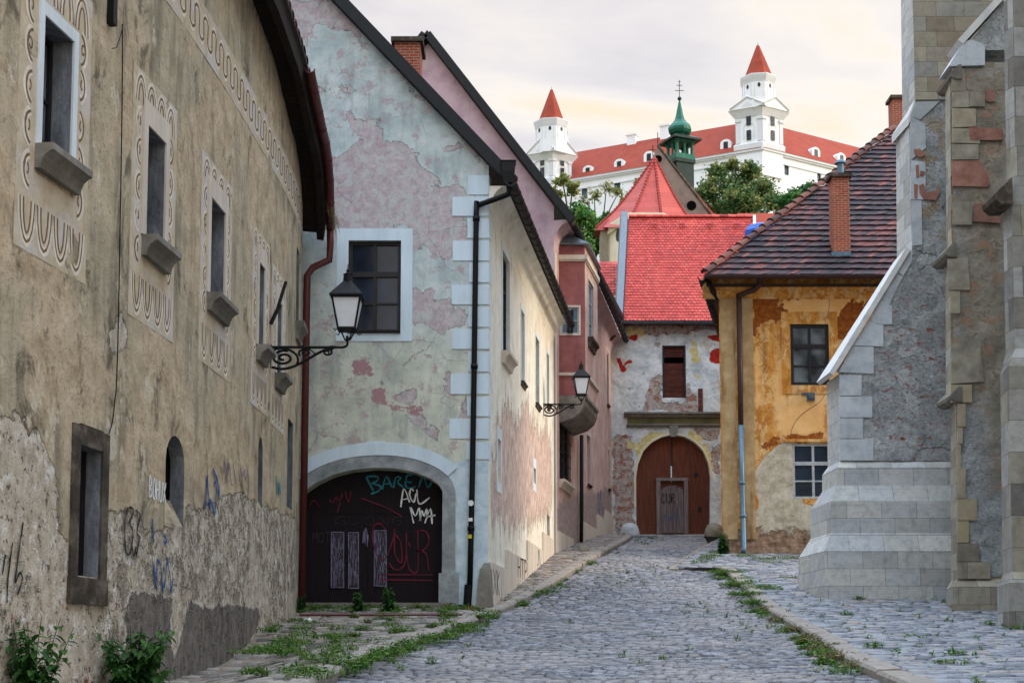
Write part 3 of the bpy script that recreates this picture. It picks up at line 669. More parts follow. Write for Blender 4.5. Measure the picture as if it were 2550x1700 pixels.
# keep eave monotone in u and make the end point the house corner
EPc=[(0,13.9),(LP.px(500,300)[0],13.9)]
for u,z in EP:
    if u>EPc[-1][0]+.2 and u<LP.L-.15: EPc.append((u,min(z,13.9)))
EPc.append((LP.L,11.8))
def eavez(u):
    for i in range(len(EPc)-1):
        if u<=EPc[i+1][0]:
            a,b=EPc[i],EPc[i+1]; return a[1]+(b[1]-a[1])*(u-a[0])/(b[0]-a[0])
    return EPc[-1][1]
LH=root('plastered_house',(-5.6,18,g(18)),'ochre grey plastered house with scrollwork window borders, curving along the left side','house')
UW=[rectp(LP,108,37,183,372),rectp(LP,366,311,412,594),rectp(LP,524,490,560,735),rectp(LP,644,652,658,863),rectp(LP,689,744,701,933)]
W6=rectp(LP,739,612,746,806)
def archpoly(u0,z0,u1,z1,rise,n=8,slope=0.):
    P=[(u0,z0+slope),(u1,z0)]
    c=(u0+u1)/2
    for k in range(n+1):
        t=math.pi*k/n; P.append((c+(u1-u0)/2*math.cos(t),z1-rise+rise*math.sin(t)))
    return P
LW1=rectp(LP,196,1106,252,1432)
a=rectp(LP,414,1073,461,1300); LW2=archpoly(*a,rise=.42)
a=rectp(LP,644,1084,655,1262); LW3=archpoly(*a,rise=.3)
LW4=rectp(LP,717,1040,730,1262)
pix=[(0,1020),(8,1033),(35,1030),(63,1032),(72,1080),(90,1045),(108,1095),(122,1134),(138,1180),(140,1240),(142,1300),(162,1348),(172,1344),(270,1275),(303,1268),(347,1280),(361,1315),(390,1326),(415,1308),(455,1305),(467,1257),(488,1268),(549,1239),(607,1224),(622,1242),(650,1254),(675,1262),(700,1275),(735,1290),(745,1560),(600,1760),(-80,1760),(-80,1020)]
pb=[(318,1474),(350,1476),(412,1481),(431,1485),(424,1560),(427,1622),(437,1630),(455,1570),(474,1499),(495,1505),(517,1517),(540,1505),(564,1503),(600,1508),(647,1514),(640,1560),(622,1600),(575,1640),(557,1720),(420,1760),(250,1760),(315,1600)]
peel1=[(307,769),(295,800),(264,834),(272,870),(285,885),(300,878),(314,889),(320,845),(312,800)]
outl=[(0,-2.0),(LP.L,2.0)]+[(u,eavez(u)) for u in [LP.L-k*LP.L/60 for k in range(60)]]+[(0,eavez(0))]
holes=[dens(rpoly(r),.3) for r in UW+[W6,LW1,LW4]]+[dens(LW2,.3),dens(LW3,.3)]
pk2=[(-40,60),(20,90),(30,200),(15,330),(28,420),(-40,500)]
wall('wall',LP,outl,holes,M['left'],LH,.17,{'pa':mkpolys(LP,[pix,peel1]),'pb':mkpolys(LP,[pb])},depth=.36,soft=.22,rough=.012,reveal=True)
SG=[]  # sgraffito panels
def scroll_h(mb,md,path,u0,u1,z0,h,d,pitch):
    """running S-scroll between z0 and z0+h"""
    n=max(1,round((u1-u0)/pitch)); p=(u1-u0)/n
    for q,off,w,mm in ((0,0.,.06,mb),(1,.07,.05,md),(0,.13,.04,mb)):
        pts=[]
        for i in range(n):
            c=u0+p*(i+.5)
            for k in range(8):
                t=k/8
                pts.append((c-p/2+p*t+.13*p*math.sin(4*math.pi*t),z0+h/2-(h/2-.09-off*.8)*math.cos(2*math.pi*t)*(1 if True else -1)))
        ribbon(mm,path,smooth2(pts,2),w,d+.002*(q+1)+off*.01)
def scroll_v(mb,md,path,u,w,z0,z1,d,pitch,sgn=1):
    n=max(1,round((z1-z0)/pitch)); p=(z1-z0)/n
    for off,ww,mm in ((0.,.05,mb),(.045,.03,md),(.085,.03,mb)):
        for i in range(n):
            c=z0+p*(i+.5)+random.Random(i*7+int(u*13)).uniform(-.03,.03); pts=[]
            for k in range(11):
                t=-1.35+2.7*k/10; rr=p*.5-off
                if rr<.02: continue
                pts.append((u+sgn*(w*.9-off)*math.cos(t)-sgn*w*.3,c+rr*math.sin(t)*.98))
            if pts and random.Random(i*3+int(u*31)+int(off*100)).random()>.12: ribbon(mm,path,pts,ww,d+.003+off*.01,0,.15)
            if off==0. : ribbon(md,path,[(u+sgn*w*(.1+.28*math.cos(q)*(1-q/9)),c+p*.2*math.sin(q)*(1-q/9)) for q in [k*.55 for k in range(12)]],.028,d+.002,0,.2)
def border(path,r,wl,wr,wt,wb,white_t,name='scroll_border'):
    u0,z0,u1,z1=r
    pn=MB(); wbox(pn,path,u0-wl,z0-wb,u0-.12,z1+wt,0,.006,seg=1); wbox(pn,path,u1+.12,z0-wb,u1+wr,z1+wt,0,.006)
    wbox(pn,path,u0-.12,z1+.12,u1+.12,z1+wt,0,.005,seg=2); wbox(pn,path,u0-.12,z0-wb,u1+.12,z0-.35,0,.005,seg=2)
    o=pn.out(name,M['panel'],LH)
    a=MB(); b=MB()
    scroll_v(a,b,path,u0-wl*.5,wl*.5-.04,z0-wb+.75,z1+wt-.5,.006,.48,-1)
    scroll_v(a,b,path,u1+wr*.5,wr*.5-.04,z0-wb+.75,z1+wt-.5,.006,.48,1)
    # top and bottom arches
    for zc,sg,hh in ((z1+.22,1,wt-.27),(z0-wb+.62,-1,.56)):
        n=4; W=(u1-u0+wl+wr-.16)
        for i in range(n):
            c=u0-wl+.08+W*(i+.5)/n
            for off,ww,mm in ((0,.05,a),(.045,.03,b),(.085,.03,a),(.15,.025,b)):
                rx=W/n*.5-off*.8; 
                if rx<.02: continue
                pts=[(c+rx*math.cos(t),zc+sg*(hh-off)*math.sin(t)) for t in [math.pi*k/8 for k in range(9)]]
                ribbon(mm,path,pts,ww,.008+off*.01)
    a.out('scroll_line',M['scroll'],o); b.out('scroll_groove',M['scrolld'],o)
for i,r in enumerate(UW):
    fr=[M['white'],M['slab'],M['slab'],M['slab'],M['slab']][i]
    border(LP,r,.55,.52,[.75,.7,.62,.6,.6][i],[1.35,1.25,1.2,1.2,1.1][i],0)
    s=frame_band(LP,r,.12 if i==0 else .16,.03,wt=.16 if i==0 else .34,wb=0).out('stone_surround',fr,LH)
    window(LH,LP,r,.28,M['dframe'],M['glassr'],2,(.5,),.07,bar=.03)
    sill(LH,LP,r[0]-.12,r[2]+.16,r[1],.3,.24,M['grstone'])
window(LH,LP,W6,.2,M['dframe'],M['glass'],1,(.5,),.04); sill(LH,LP,W6[0]-.1,W6[2]+.1,W6[1],.4,.2,M['grstone'])
# dark stone framed opening
u0,z0,u1,z1=LW1; mb=MB(); wbox(mb,LP,u0-.2,z0-.02,u0,z1+.25,0,.035); wbox(mb,LP,u1,z0-.02,u1+.2,z1+.25,0,.035); wbox(mb,LP,u0,z1,u1,z1+.27,0,.033); wbox(mb,LP,u0-.22,z0-.36,u1+.22,z0-.02,0,.05)
mb.out('stone_surround',M['darkstone'],LH)
mb=MB(); wbox(mb,LP,u0,z0,u1,z1,-.3,-.2); mb.out('boarded_shutter',M['gate'],LH)
for pl in (LW2,LW3):
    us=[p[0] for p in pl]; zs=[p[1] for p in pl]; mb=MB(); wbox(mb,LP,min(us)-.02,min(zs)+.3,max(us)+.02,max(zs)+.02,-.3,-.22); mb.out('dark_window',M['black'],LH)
    mb=MB(); a,b=min(us),max(us); z=min(zs)
    mb.loft([[LP.P3(u,z,-.0),LP.P3(u,z+.45,-.24),LP.P3(u,z-.05,-.24),LP.P3(u,z-.05,-.0)] for u in (a,b)]); mb.out('sloping_sill',M['left'],LH)
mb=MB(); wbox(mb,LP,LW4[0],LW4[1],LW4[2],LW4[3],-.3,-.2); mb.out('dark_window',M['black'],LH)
# frieze under the eaves
fz0=[LP.px(*p) for p in [(408,0),(564,217),(633,340),(687,441),(722,540)]]
uA=7.0; uB=LP.L-.5; zf=sum(p[1] for p in fz0[:4])/4
pn=MB(); wbox(pn,LP,uA,zf,uB,zf+.82,0,.006,seg=60); o=pn.out('scroll_frieze',M['panel'],LH)
a=MB(); b=MB(); scroll_h(a,b,LP,uA+.1,uB-.1,zf+.05,.74,.006,.5); a.out('scroll_line',M['scroll'],o); b.out('scroll_groove',M['scrolld'],o)
# eaves, roof, gutter
NU=50; us=[LP.L*k/NU for k in range(NU+1)]
def lring(u):
    z=eavez(u); return [LP.P3(u,z-.02,-.1),LP.P3(u,z-.05,.32),LP.P3(u,z-.22,.34),LP.P3(u,z-.24,.5),LP.P3(u,z+.06,.54),LP.P3(u,z+.06,-.1)]
mb=MB(); mb.loft([lring(u) for u in us]); mb.out('soffit',M['bwood'],LH)
mb=MB(); mb.loft([[LP.P3(u,eavez(u)+.1,.6),LP.P3(u,eavez(u)+.2,.6),LP.P3(u,eavez(u)+5.6,-6),LP.P3(u,eavez(u)+5.4,-6)] for u in us]); mb.out('roof',M['oldtile'],LH)
# curved cover tiles along the eave edge
mb=MB()
for k in range(int(LP.L/.32)):
    u=k*.32+.16; z=eavez(u)
    p0=LP.P3(u,z+.12,.62); p1=LP.P3(u,z+.5,.15); t=rnd.random()
    ax=(LP.P3(min(LP.L,u+.1),z,0)-LP.P3(u,z,0)).normalized()
    rings=[]
    for p,r in ((p0,.15),(p1,.13)):
        rings.append([p+ax*math.cos(q)*r+Vector((0,0,1))*math.sin(q)*r*.8 for q in [math.pi*j/6 for j in range(7)]]+[p+ax*math.cos(q)*r*.8+Vector((0,0,1))*math.sin(q)*r*.6 for q in [math.pi*j/6 for j in reversed(range(7))]])
    mb.loft(rings,True,t)
mb.out('eave_tiles',M['ridge'],LH)
gutter_run(LH,[LP.P3(u,eavez(u)+.05,.65) for u in us if u>LP.px(683,150)[0]],.1,M['redmetal'],step=.65)
e=LP.L-.08
pz=eavez(e)
downpipe(LH,[LP.P3(e,pz-.05,.65),LP.P3(e,pz-.35,.66),LP.P3(e,pz-.75,.64),LP.P3(e,pz-.95,.25),LP.P3(e,pz-1.15,.12),LP.P3(e,g(33)+.1,.1)],.085,M['redmetal'])
# end wall of the house (hidden side)
EPp=Path([(-5.0,33.2),(-11,33.3)])
mb=MB(); mb.face([(-5.02,33.22,1),(-11,33.3,1),(-11,33.3,16),(-5.02,33.22,pz)]); mb.out('end_wall',M['left'],LH)
# cable and bracket
cb=[LP.px(*p) for p in [(296,62),(296,200),(293,420),(290,580),(287,760),(284,880),(281,960),(277,1000),(271,1050),(262,1080)]]
mb=MB(); mb.tube([LP.P3(u,z,.05) for u,z in smooth2(cb,3)],.009,5); mb.tube([LP.P3(*LP.px(x,y),.06) for x,y in [(296,62),(290,90),(280,120),(268,122)]],.006,5)
o=mb.out('hanging_cable',M['iron'],LH)
mb=MB(); u,z=LP.px(270,45); wbox(mb,LP,u-.06,z-.1,u+.06,z+.35,.0,.1); mb.tube([LP.P3(u,z+.2,.05),LP.P3(u,z+2.,.5)],.035,6); mb.out('iron_bracket',M['iron'],LH)
mb=MB(); u,z=LP.px(676,775); mb.tube([LP.P3(u-.2,z-.3,.03),LP.P3(u-.1,z+.1,.18)],.04,6); mb.tube([LP.P3(u-.1,z-.05,.12),LP.P3(u+.1,z+.62,.26)],.035,6); mb.out('flag_holder',M['iron'],LH)
def tag(parent,path,fn,mat,name='graffiti'):
    mb=MB(); fn(mb,path); return mb.out(name,mat,parent)
tag(LH,LP,lambda m,p: write(m,p,'BOHUX',369,1186,412,1238,.028,.02,-.0),M['iwhite'])
tag(LH,LP,lambda m,p:(scribble(m,p,508,1168,545,1280,10,.05,.02),strokes(m,p,[[(528,1166),(536,1190),(532,1204)],[(505,1256),(512,1250)]],.05,.02)),M['iblue'])
tag(LH,LP,lambda m,p:(scribble(m,p,380,1370,425,1480,14,.03,.02),strokes(m,p,[[(376,1290),(380,1350)],[(404,1330),(413,1345),(405,1352)]],.035,.02)),M['iblue'])
tag(LH,LP,lambda m,p: strokes(m,p,[[(316,1262),(308,1300),(310,1370),(322,1375),(328,1325),(320,1300),(330,1270),(318,1262)],[(334,1270),(346,1282),(338,1325),(344,1340),(336,1385)],[(325,1350),(330,1385),(336,1360)]],.03,.02),M['iblack'])
tag(LH,LP,lambda m,p:(scribble(m,p,556,1150,580,1210,6,.018,.02),scribble(m,p,594,1150,616,1200,6,.018,.02)),M['ipurple'])
tag(LH,LP,lambda m,p: scribble(m,p,686,1180,698,1240,6,.04,.02),M['iteal'])
tag(LH,LP,lambda m,p: strokes(m,p,[[(54,1300),(44,1370),(34,1450),(45,1425),(52,1440),(40,1480)],[(28,1350),(16,1440),(14,1500)],[(10,1380),(2,1430)]],.025,.02),M['iblack'])
# ================================================================== GABLE HOUSE (frontal wall with big gate)
GY=33.6
GX=at(1216,1200,GY).x
G1=Path([(-11,GY),(GX,GY)])
C1=Path([(GX,GY),(1.42,47.8)])
EAV=13.0                                      # eave height of the cream wall
GH=root('gabled_corner_house',(GX-4,GY+5,g(GY)),'tall gabled corner house with peeling mint and pink front and dark graffitied gate','house')
def pu(p,L): return [p.px(*q) for q in L]
verge=G1.px(1242,408); uc=G1.L; slope=1.085
apexu=uc-4.9; zA=EAV+ -.05
zv=lambda u: verge[1]+(verge[0]-u)*slope
outl=[(0,1.5),(uc,1.5),(uc,zv(uc)-.1),(apexu,zv(apexu)),(0,zv(apexu)-(apexu)*slope)]
gr=pu(G1,[(700,1520),(1100,1500)]); gz0=G1.px(1100,1500)[1]
ga=[G1.px(*p) for p in [(1100,1500),(1102,1300),(1102,1222),(1092,1206),(1070,1190),(1030,1174),(985,1166),(935,1164),(880,1169),(830,1181),(790,1200),(762,1219),(742,1240),(735,1262),(733,1500)]]
gate=[(p[0],p[1]) for p in ga]
win=rectp(G1,868,599,999,827)
pink_p=[[(700,40),(730,0),(845,0),(900,70),(925,120),(905,130),(880,80),(800,62),(770,70),(762,110),(740,120)],
 [(755,200),(772,205),(770,225),(755,222)],[(776,220),(800,215),(812,230),(795,240),(778,238)],[(828,215),(870,208),(895,225),(870,240)],
 [(860,275),(875,272),(890,295),(925,297),(960,315),(955,345),(985,345),(1010,360),(1050,385),(1035,398),(1060,425),(1100,440),(1080,470),(1160,450),(1165,600),(1120,640),(1128,655),(1080,640),(1060,600),(1020,640),(1020,560),(940,572),(850,570),(846,700),(830,620),(800,560),(790,470),(775,420),(825,392),(860,385),(895,340),(860,300)],
 [(1104,380),(1110,358),(1140,360),(1138,385)],[(990,160),(1020,210),(1060,250),(1050,255),(1010,215)],[(1105,280),(1150,320),(1200,370),(1230,410),(1190,400),(1150,350)],
 [(1022,735),(1040,716),(1060,740),(1065,760),(1120,745),(1124,770),(1165,770),(1160,815),(1122,820),(1110,840),(1080,830),(1050,800),(1022,820)],
 [(1055,720),(1080,718),(1085,750),(1060,750)],[(1050,900),(1065,872),(1073,885),(1068,905),(1052,905)],[(1032,895),(1045,893),(1042,905)],[(1112,880),(1140,870),(1135,900),(1115,905)],
 [(972,995),(990,980),(1030,962),(1036,985),(1018,1010),(995,1003)],[(940,945),(955,940),(960,960),(948,958)],[(998,1025),(1040,1022),(1060,1045),(1085,1060),(1105,1090),(1090,1098),(1060,1080),(1045,1060),(1005,1040)],[(1105,940),(1122,915),(1124,980),(1108,975)],
 [(810,780),(836,775),(836,840),(815,810)],[(1145,1000),(1160,990),(1160,1035),(1148,1030)],[(805,1105),(835,1095),(840,1110),(810,1118)]]
specks=[[(860,890),(930,885),(935,940),(880,945)],[(915,960),(970,960),(975,1010),(915,1010)],[(960,1010),(1060,1000),(1060,1040),(970,1035)]]
whitep=[[(1136,1145),(1225,1145),(1225,1530),(1136,1530)],[(740,1200),(790,1150),(870,1110),(935,1098),(1010,1108),(1075,1140),(1136,1190),(1136,1230),(1060,1170),(935,1130),(800,1180),(740,1260)]]
wall('front_wall',G1,outl,[dens(gate,.4),dens(rpoly(win),.4)],M['gable'],GH,.2,{'pa':mkpolys(G1,pink_p),'pb':mkpolys(G1,whitep),'pc':mkpolys(G1,specks)},depth=.55,soft=.16)
frame_band(G1,win,.28,.02,wt=.29,wb=.22).out('window_surround',M['quoin'],GH)
window(GH,G1,win,.12,M['dframe'],M['glass'],2,(.36,.68),.09,bar=.045,thick_at=0)
mb=MB(); wbox(mb,G1,win[0],win[1]-.03,win[2],win[1]+.03,-.1,.06); mb.out('window_sill',M['iron'],GH)
# stone arch: follows opening
mb=MB(); inner=[p for p in gate[0:]]; 
def offs(pl,w):
    o=[]
    for i,p in enumerate(pl):
        a=pl[max(i-1,0)]; b=pl[min(i+1,len(pl)-1)]; dx=b[0]-a[0]; dy=b[1]-a[1]; l=math.hypot(dx,dy); o.append((p[0]+dy/l*w,p[1]-dx/l*w))
    return o
sm=[gate[0]]+smooth2(gate[2:13],2)+[gate[-1]]
ou=offs(sm,.31)
for i in range(len(sm)-1): wslab(mb,G1,[sm[i],ou[i],ou[i+1],sm[i+1]],-.5,.015 if i else .02)
mb.out('gate_arch',M['archstone'],GH)
mb=MB(); ou2=offs(sm,.3); ou3=offs(sm,.6)
for i in range(3,len(sm)-2): wslab(mb,G1,[ou2[i],ou3[i],ou3[i+1],ou2[i+1]],0,.03)
mb.out('arch_band',M['quoin'],GH)
# jamb blocks
mb=MB(); u0=G1.px(1098,1400)[0]; u1=G1.px(1140,1400)[0]
for z0,z1 in ((gz0-.2,gz0+.7),): wbox(mb,G1,u0-.05,z0,u1+.03,z1,-.4,.05)
mb.out('jamb_foot',M['archstone'],GH)
# gate leaves
gu0,gu1=gate[-1][0],gate[0][0]; zt=max(p[1] for p in gate)
gt=MB(); wslab(gt,G1,gate,-.62,-.5)
um=(gu0+gu1)/2
for k in range(14):
    u=gu0+(gu1-gu0)*k/14; wbox(gt,G1,u+.01,gz0,u+.015,zt-.9,-.51,-.497,t=0)
GT=gt.out('arched_gate',M['gate'],GH)
mb=MB(); wbox(mb,G1,um-.06,gz0,um+.06,zt-.05,-.5,-.47); wbox(mb,G1,gu0,gz0+.02,gu1,gz0+.22,-.5,-.48); wbox(mb,G1,gu0,zt-1.05,gu1,zt-.95,-.5,-.485); mb.out('cover_strip',M['gate'],GT)
GI=Path([(-11,GY+.46),(GX,GY+.46)])
def gg(fn,mat):
    mb=MB(); fn(mb); mb.out('graffiti',mat,GT)
gg(lambda m: (strokes(m,GI,[[(915,1192),(930,1205),(945,1190),(925,1185),(915,1192)]],.001),strokes(m,GI,[[(912,1188),(930,1222)],[(912,1186),(940,1186),(938,1198),(926,1203),(948,1210),(942,1222),(924,1229)],[(952,1218),(962,1186),(976,1212)],[(956,1204),(972,1204)],[(980,1214),(986,1188),(998,1190),(990,1200),(1004,1212)],[(1030,1182),(1014,1184),(1012,1198),(1026,1200),(1010,1198),(1014,1214),(1034,1212)],[(1042,1214),(1054,1186),(1066,1214),(1078,1190)]],.036)),M['iteal'])
gg(lambda m: strokes(m,GI,[[(998,1262),(1006,1216),(1020,1250)],[(1000,1244),(1018,1240)],[(1030,1222),(1024,1216),(1020,1232),(1030,1250),(1036,1228)],[(1038,1218),(1044,1254),(1070,1238)],[(1030,1302),(1022,1262),(1034,1284),(1044,1264),(1046,1296)],[(1046,1296),(1050,1270),(1056,1284),(1062,1266),(1064,1290)],[(1058,1302),(1072,1266),(1076,1304)],[(1060,1286),(1084,1282)]],.034),M['iwhite'])
gg(lambda m: strokes(m,GI,[[(960,1320),(950,1304),(932,1308),(928,1340),(938,1380),(955,1394),(968,1372),(982,1330),(982,1316)],[(982,1335),(984,1380),(1000,1400),(998,1350),(984,1330)],[(970,1400),(978,1414),(996,1416),(1010,1394),(1012,1325)],[(1012,1376),(1020,1416),(1040,1418),(1040,1320)],[(1034,1322),(1060,1322),(1068,1350),(1052,1370),(1036,1372),(1060,1376),(1068,1420)],[(1018,1350),(1022,1362)],[(946,1430),(1078,1430)],[(946,1442),(1078,1444)]],.026),M['ired'])
gg(lambda m: (strokes(m,GI,[[(770,1260),(782,1245),(795,1262)],[(820,1244),(830,1250),(836,1238),(846,1246),(852,1228)],[(860,1222),(868,1250),(874,1222)],[(840,1275),(848,1250)],[(900,1240),(960,1262),(1000,1284)]],.022)),M['ired'])
gg(lambda m: (write(m,GI,'MQT',778,1325,825,1350,.014),write(m,GI,'GLONG',834,1286,1010,1306,.01)),M['ichalk2'])
mb=MB()
for q in ((825,1324,856,1462),(868,1325,893,1464),(932,1320,962,1458)):
    mb=MB(); a=GI.px(q[0],q[1]); c_=GI.px(q[2],q[3]); wbox(mb,GI,a[0],c_[1],c_[0],a[1],-.01,.001); mb.out('chalked_panel',M['ichalk2'],GT)
def panelscr(m,x0,y0,x1,y1):
    strokes(m,GI,[[(x0,y0),(x1,y0)],[(x1,y0),(x1,y1)],[(x1,y1),(x0,y1)],[(x0,y1),(x0,y0)]],.016)
    for k in range(60):
        x=rnd.uniform(x0+1,x1-1); y=rnd.uniform(y0,y1-20); strokes(m,GI,[[(x,y),(x+rnd.uniform(-3,3),y+rnd.uniform(10,30))]],.009)
gg(lambda m:(panelscr(m,825,1324,856,1462),panelscr(m,868,1325,893,1464),panelscr(m,932,1320,962,1458)),M['ichalk'])
gg(lambda m: scribble(m,GI,903,1312,917,1375,9,.016),M['ichalk'])
mb=MB(); wbox(mb,G1,gu0-.3,gz0-.9,gu1+.35,gz0,-.6,.12); mb.out('threshold',M['grstone'],GH)
# quoins
qb=MB(); uE=uc
for y0,y1,x in [(436,486,1166),(490,539,1126),(544,594,1166),(599,650,1126),(654,704,1167),(709,759,1126),(764,815,1166),(819,870,1124),(875,926,1165),(930,982,1122),(987,1037,1163),(1041,1093,1119),(1099,1144,1160)]:
    u0,z1=G1.px(x,y0); _,z0=G1.px(x,y1); wbox(qb,G1,u0+rnd.uniform(-.02,.02),z0+.01,uE-.002,z1-.01,0,.018)
    wbox(qb,C1,.0,z0+.01,(.30 if x>1150 else .18),z1-.01,0,.012)
qb.out('quoins',M['quoin'],GH)
# corner guard stone
c=Vector((GX,GY)); mb=MB(); gz=g(GY)
mb.loft([[ (GX-.28*s,GY-.12*s,gz+z),(GX+.06*s,GY-.16*s,gz+z),(GX+.12*s,GY+.25*s,gz+z),(GX-.2*s,GY+.2*s,gz+z)] for z,s in ((-.4,1.1),(.0,1.05),(.6,.9),(1.0,.7),(1.15,.35))]); mb.out('guard_stone',M['grstone'],GH)
# ---- cream side wall
holesC=[]
def cw(x0,y0,y1,x1):
    return rectp(C1,x0,y0,x1,y1)
WA=cw(1251,621,874,1268); WB=cw(1297,768,947,1305.5); WC=cw(1333,834,1001,1342); WD=cw(1361,876,1004,1366.5); WE=cw(1239,1090,1199,1247); WF=cw(1328,1162,1200,1334); WG=cw(1362,1279,1330,1369)
cwl=[WA,WB,WC,WD,WE,WF,WG]
oc=[(0,1.5),(C1.L,3.5),(C1.L,EAV+.05),(0,EAV+.05)]
pkc=[[(1222,1170),(1240,1060),(1252,1030),(1262,1000),(1275,1040),(1290,1060),(1300,1010),(1312,980),(1320,1040),(1335,1060),(1350,1080),(1360,1060),(1372,1100),(1374,1260),(1350,1280),(1320,1300),(1280,1310),(1240,1290),(1225,1300)]]
wall('side_wall',C1,oc,[dens(rpoly(r),.4) for r in cwl],M['cream'],GH,.2,{'pa':mkpolys(C1,pkc)},depth=.22,soft=.9)
window(GH,C1,WA,.1,M['dframe'],M['glassb'],2,(.33,.67),.08); frame_band(C1,WA,.16,.015,wt=.2,wb=0).out('window_surround',M['white'],GH); sill(GH,C1,WA[0]-.1,WA[2]+.15,WA[1],.32,.22,M['slab'])
for w_ in (WB,WC,WD): window(GH,C1,w_,.16,M['bframe'],M['glassb'],1,(.4,),.06); sill(GH,C1,w_[0]-.05,w_[2]+.1,w_[1],.14,.1,M['darkstone']); frame_band(C1,w_,.12,.012,wt=.14,wb=.1).out('window_surround',M['white'],GH)
for w_ in (WE,WF): window(GH,C1,w_,.12,M['bframe'],M['glassb'],1,(.4,),.05); frame_band(C1,w_,.12,.012,wt=.3,wb=.25).out('window_surround',M['white'],GH)
mb=MB(); wbox(mb,C1,WG[0],WG[1],WG[2],WG[3],-.2,-.15); mb.out('vent_grille',M['iron'],GH)
# plinth slabs
mb=MB(); xs=[(1217,1256,1398),(1257,1309,1368),(1310,1348,1345),(1349,1374,1324)]
for a,b,y in xs:
    u0,z1=C1.px(a,y); u1,_=C1.px(b,y); n=max(2,int((u1-u0)/.75)); 
    for k in range(n): wbox(mb,C1,u0+(u1-u0)*k/n+.008,g(GY)-1,u0+(u1-u0)*(k+1)/n,z1+rnd.uniform(-.01,.01),0,.05+rnd.uniform(0,.012))
mb.out('plinth_slabs',M['slab'],GH)
mb=MB(); write(mb,C1,'XK',1222,1415,1240,1478,.03,.065); mb.out('graffiti',M['iblack'],GH)
mb=MB(); write(mb,C1,'HTP',1283,1385,1308,1435,.035,.07); mb.out('graffiti',M['iblack'],GH)
mb=MB(); scribble(mb,C1,1333,1370,1340,1418,4,.05,.07); mb.out('graffiti',M['iteal'],GH)
# coved eaves
us=[C1.L*k/12 for k in range(13)]
def cov(u,z,w=.42,h=.75): return [(C1.P3(u,z-h+h*math.sin(a),w*(1-math.cos(a)))) for a in [math.pi/2*k/6 for k in range(7)]]+[C1.P3(u,z+.02,-.05),C1.P3(u,z-h,-.05)]
CV=root_=None
mb=MB(); mb.loft([cov(u,EAV) for u in us]); mb.out('coved_eave',M['cream'],GH)
RZ=zv(apexu)+.2
pd=Vector((C1.P[1]-C1.P[0])).normalized()
A0=at(1242,408,GY)
def roofring(Y0,off):
    # cross-section of the roof at distance off along the house
    bx=GX+pd.x*off; by=GY+pd.y*off
    ex=bx+.55; ez=EAV+.02; ax=bx-4.9; az=ez+(ex-ax)*slope; lx=ax-(az-ez)/slope
    return [(ex,by,ez),(ax,by,az),(lx,by,ez),(lx,by,ez+.16),(ax,by,az+.22),(ex+.05,by,ez+.16)]
mb=MB(); mb.loft([roofring(0,-.12),roofring(0,14.2)]); mb.out('roof',M['oldtile'],GH)
mb=MB()
r0=roofring(0,-.26); r1=roofring(0,-.12)
def vb(a,b,w):
    a=Vector(a);b=Vector(b); d=(b-a).normalized(); n=Vector((0,1,0)).cross(d).normalized()
    if n.z<0: n=-n
    mb.box(a-n*.08,b-a,n*.27,Vector((0,.3,0)))
vb(Vector(r0[0])+Vector((.05,0,0)),r0[1],1); vb(r0[1],r0[2],1)
mb.out('verge_board',M['gutter'],GH)
gp=[C1.P3(u,EAV-.05,.62) for u in us]
gutter_run(GH,[C1.P3(-.3,EAV-.0,.6)]+gp,.12,M['gutter'],step=.6)
# hopper and downpipe
mb=MB(); h=at(1266,425,GY-.25); mb.loft([[ (h.x+sx*w/2,h.y+sy*w/2,h.z+z) for sx,sy in ((-1,-1),(1,-1),(1,1),(-1,1))] for z,w in ((-.32,.2),(-.05,.3),(.16,.34),(.2,.38))]); mb.out('rain_hopper',M['gutter'],GH)
P=[at(1266,440,GY-.25),at(1268,478,GY-.25),at(1258,487,GY-.22),at(1205,506,GY-.12),at(1190,514,GY-.1),at(1186,534,GY-.1),at(1181,900,GY-.1),at(1176,1200,GY-.1),at(1170,1455,GY-.1)]
downpipe(GH,smooth2([tuple(p) for p in P],2),.068,M['iron'],collars=[at(1186,545,GY-.1),at(1181,912,GY-.1),at(1173,1315,GY-.1)])
mb=MB(); mb.tube([at(1167,1455,GY-.12),at(1163,1512,GY-.12)],.1,10); mb.out('downpipe_boot',M['iron'],GH)
mb=MB(); p=at(1172.5,1252,GY-.19); mb.loft([[p+Vector((math.cos(t)*.07,d,math.sin(t)*.07)) for t in [math.pi*2*k/12 for k in range(12)]] for d in (-.004,.004)]); p=at(1171.5,1293,GY-.18); mb.out('sticker',M['iwhite'],GH); mb=MB(); mb.cbox(p,.1,.01,.08); mb.out('sticker',M['iwhite'],GH)
mb=MB(); p=at(1170.5,1335,GY-.18); mb.cbox(p,.08,.01,.09); mb.out('sticker',simple('yellow_paper',(210,200,30),.7),GH)
# chimney
def chimney(parent,x0,x1,ytop,Y,zb,name='chimney',depth=None,cap=True,capm='sheet'):
    a=at(x0,ytop,Y); b=at(x1,ytop,Y); w=b.x-a.x; dp=depth or w
    mb=MB(); mb.box((a.x,Y,zb),(w,0,0),(0,dp,0),(0,0,a.z-zb-.12)); 
    for v in range(len(mb.V)): 
        p=mb.V[v]; mb.W[v]=(p[0]+p[1],p[2],0)
    c=mb.out(name,M['brick'],parent)
    m2=MB(); m2.box((a.x-.09,Y-.09,a.z-.13),(w+.18,0,0),(0,dp+.18,0),(0,0,.13)); m2.out('chimney_cap',M[capm],c)
    return c
chimney(GH,982,1046,94,38.5,17,depth=1.1,capm='darkstone')
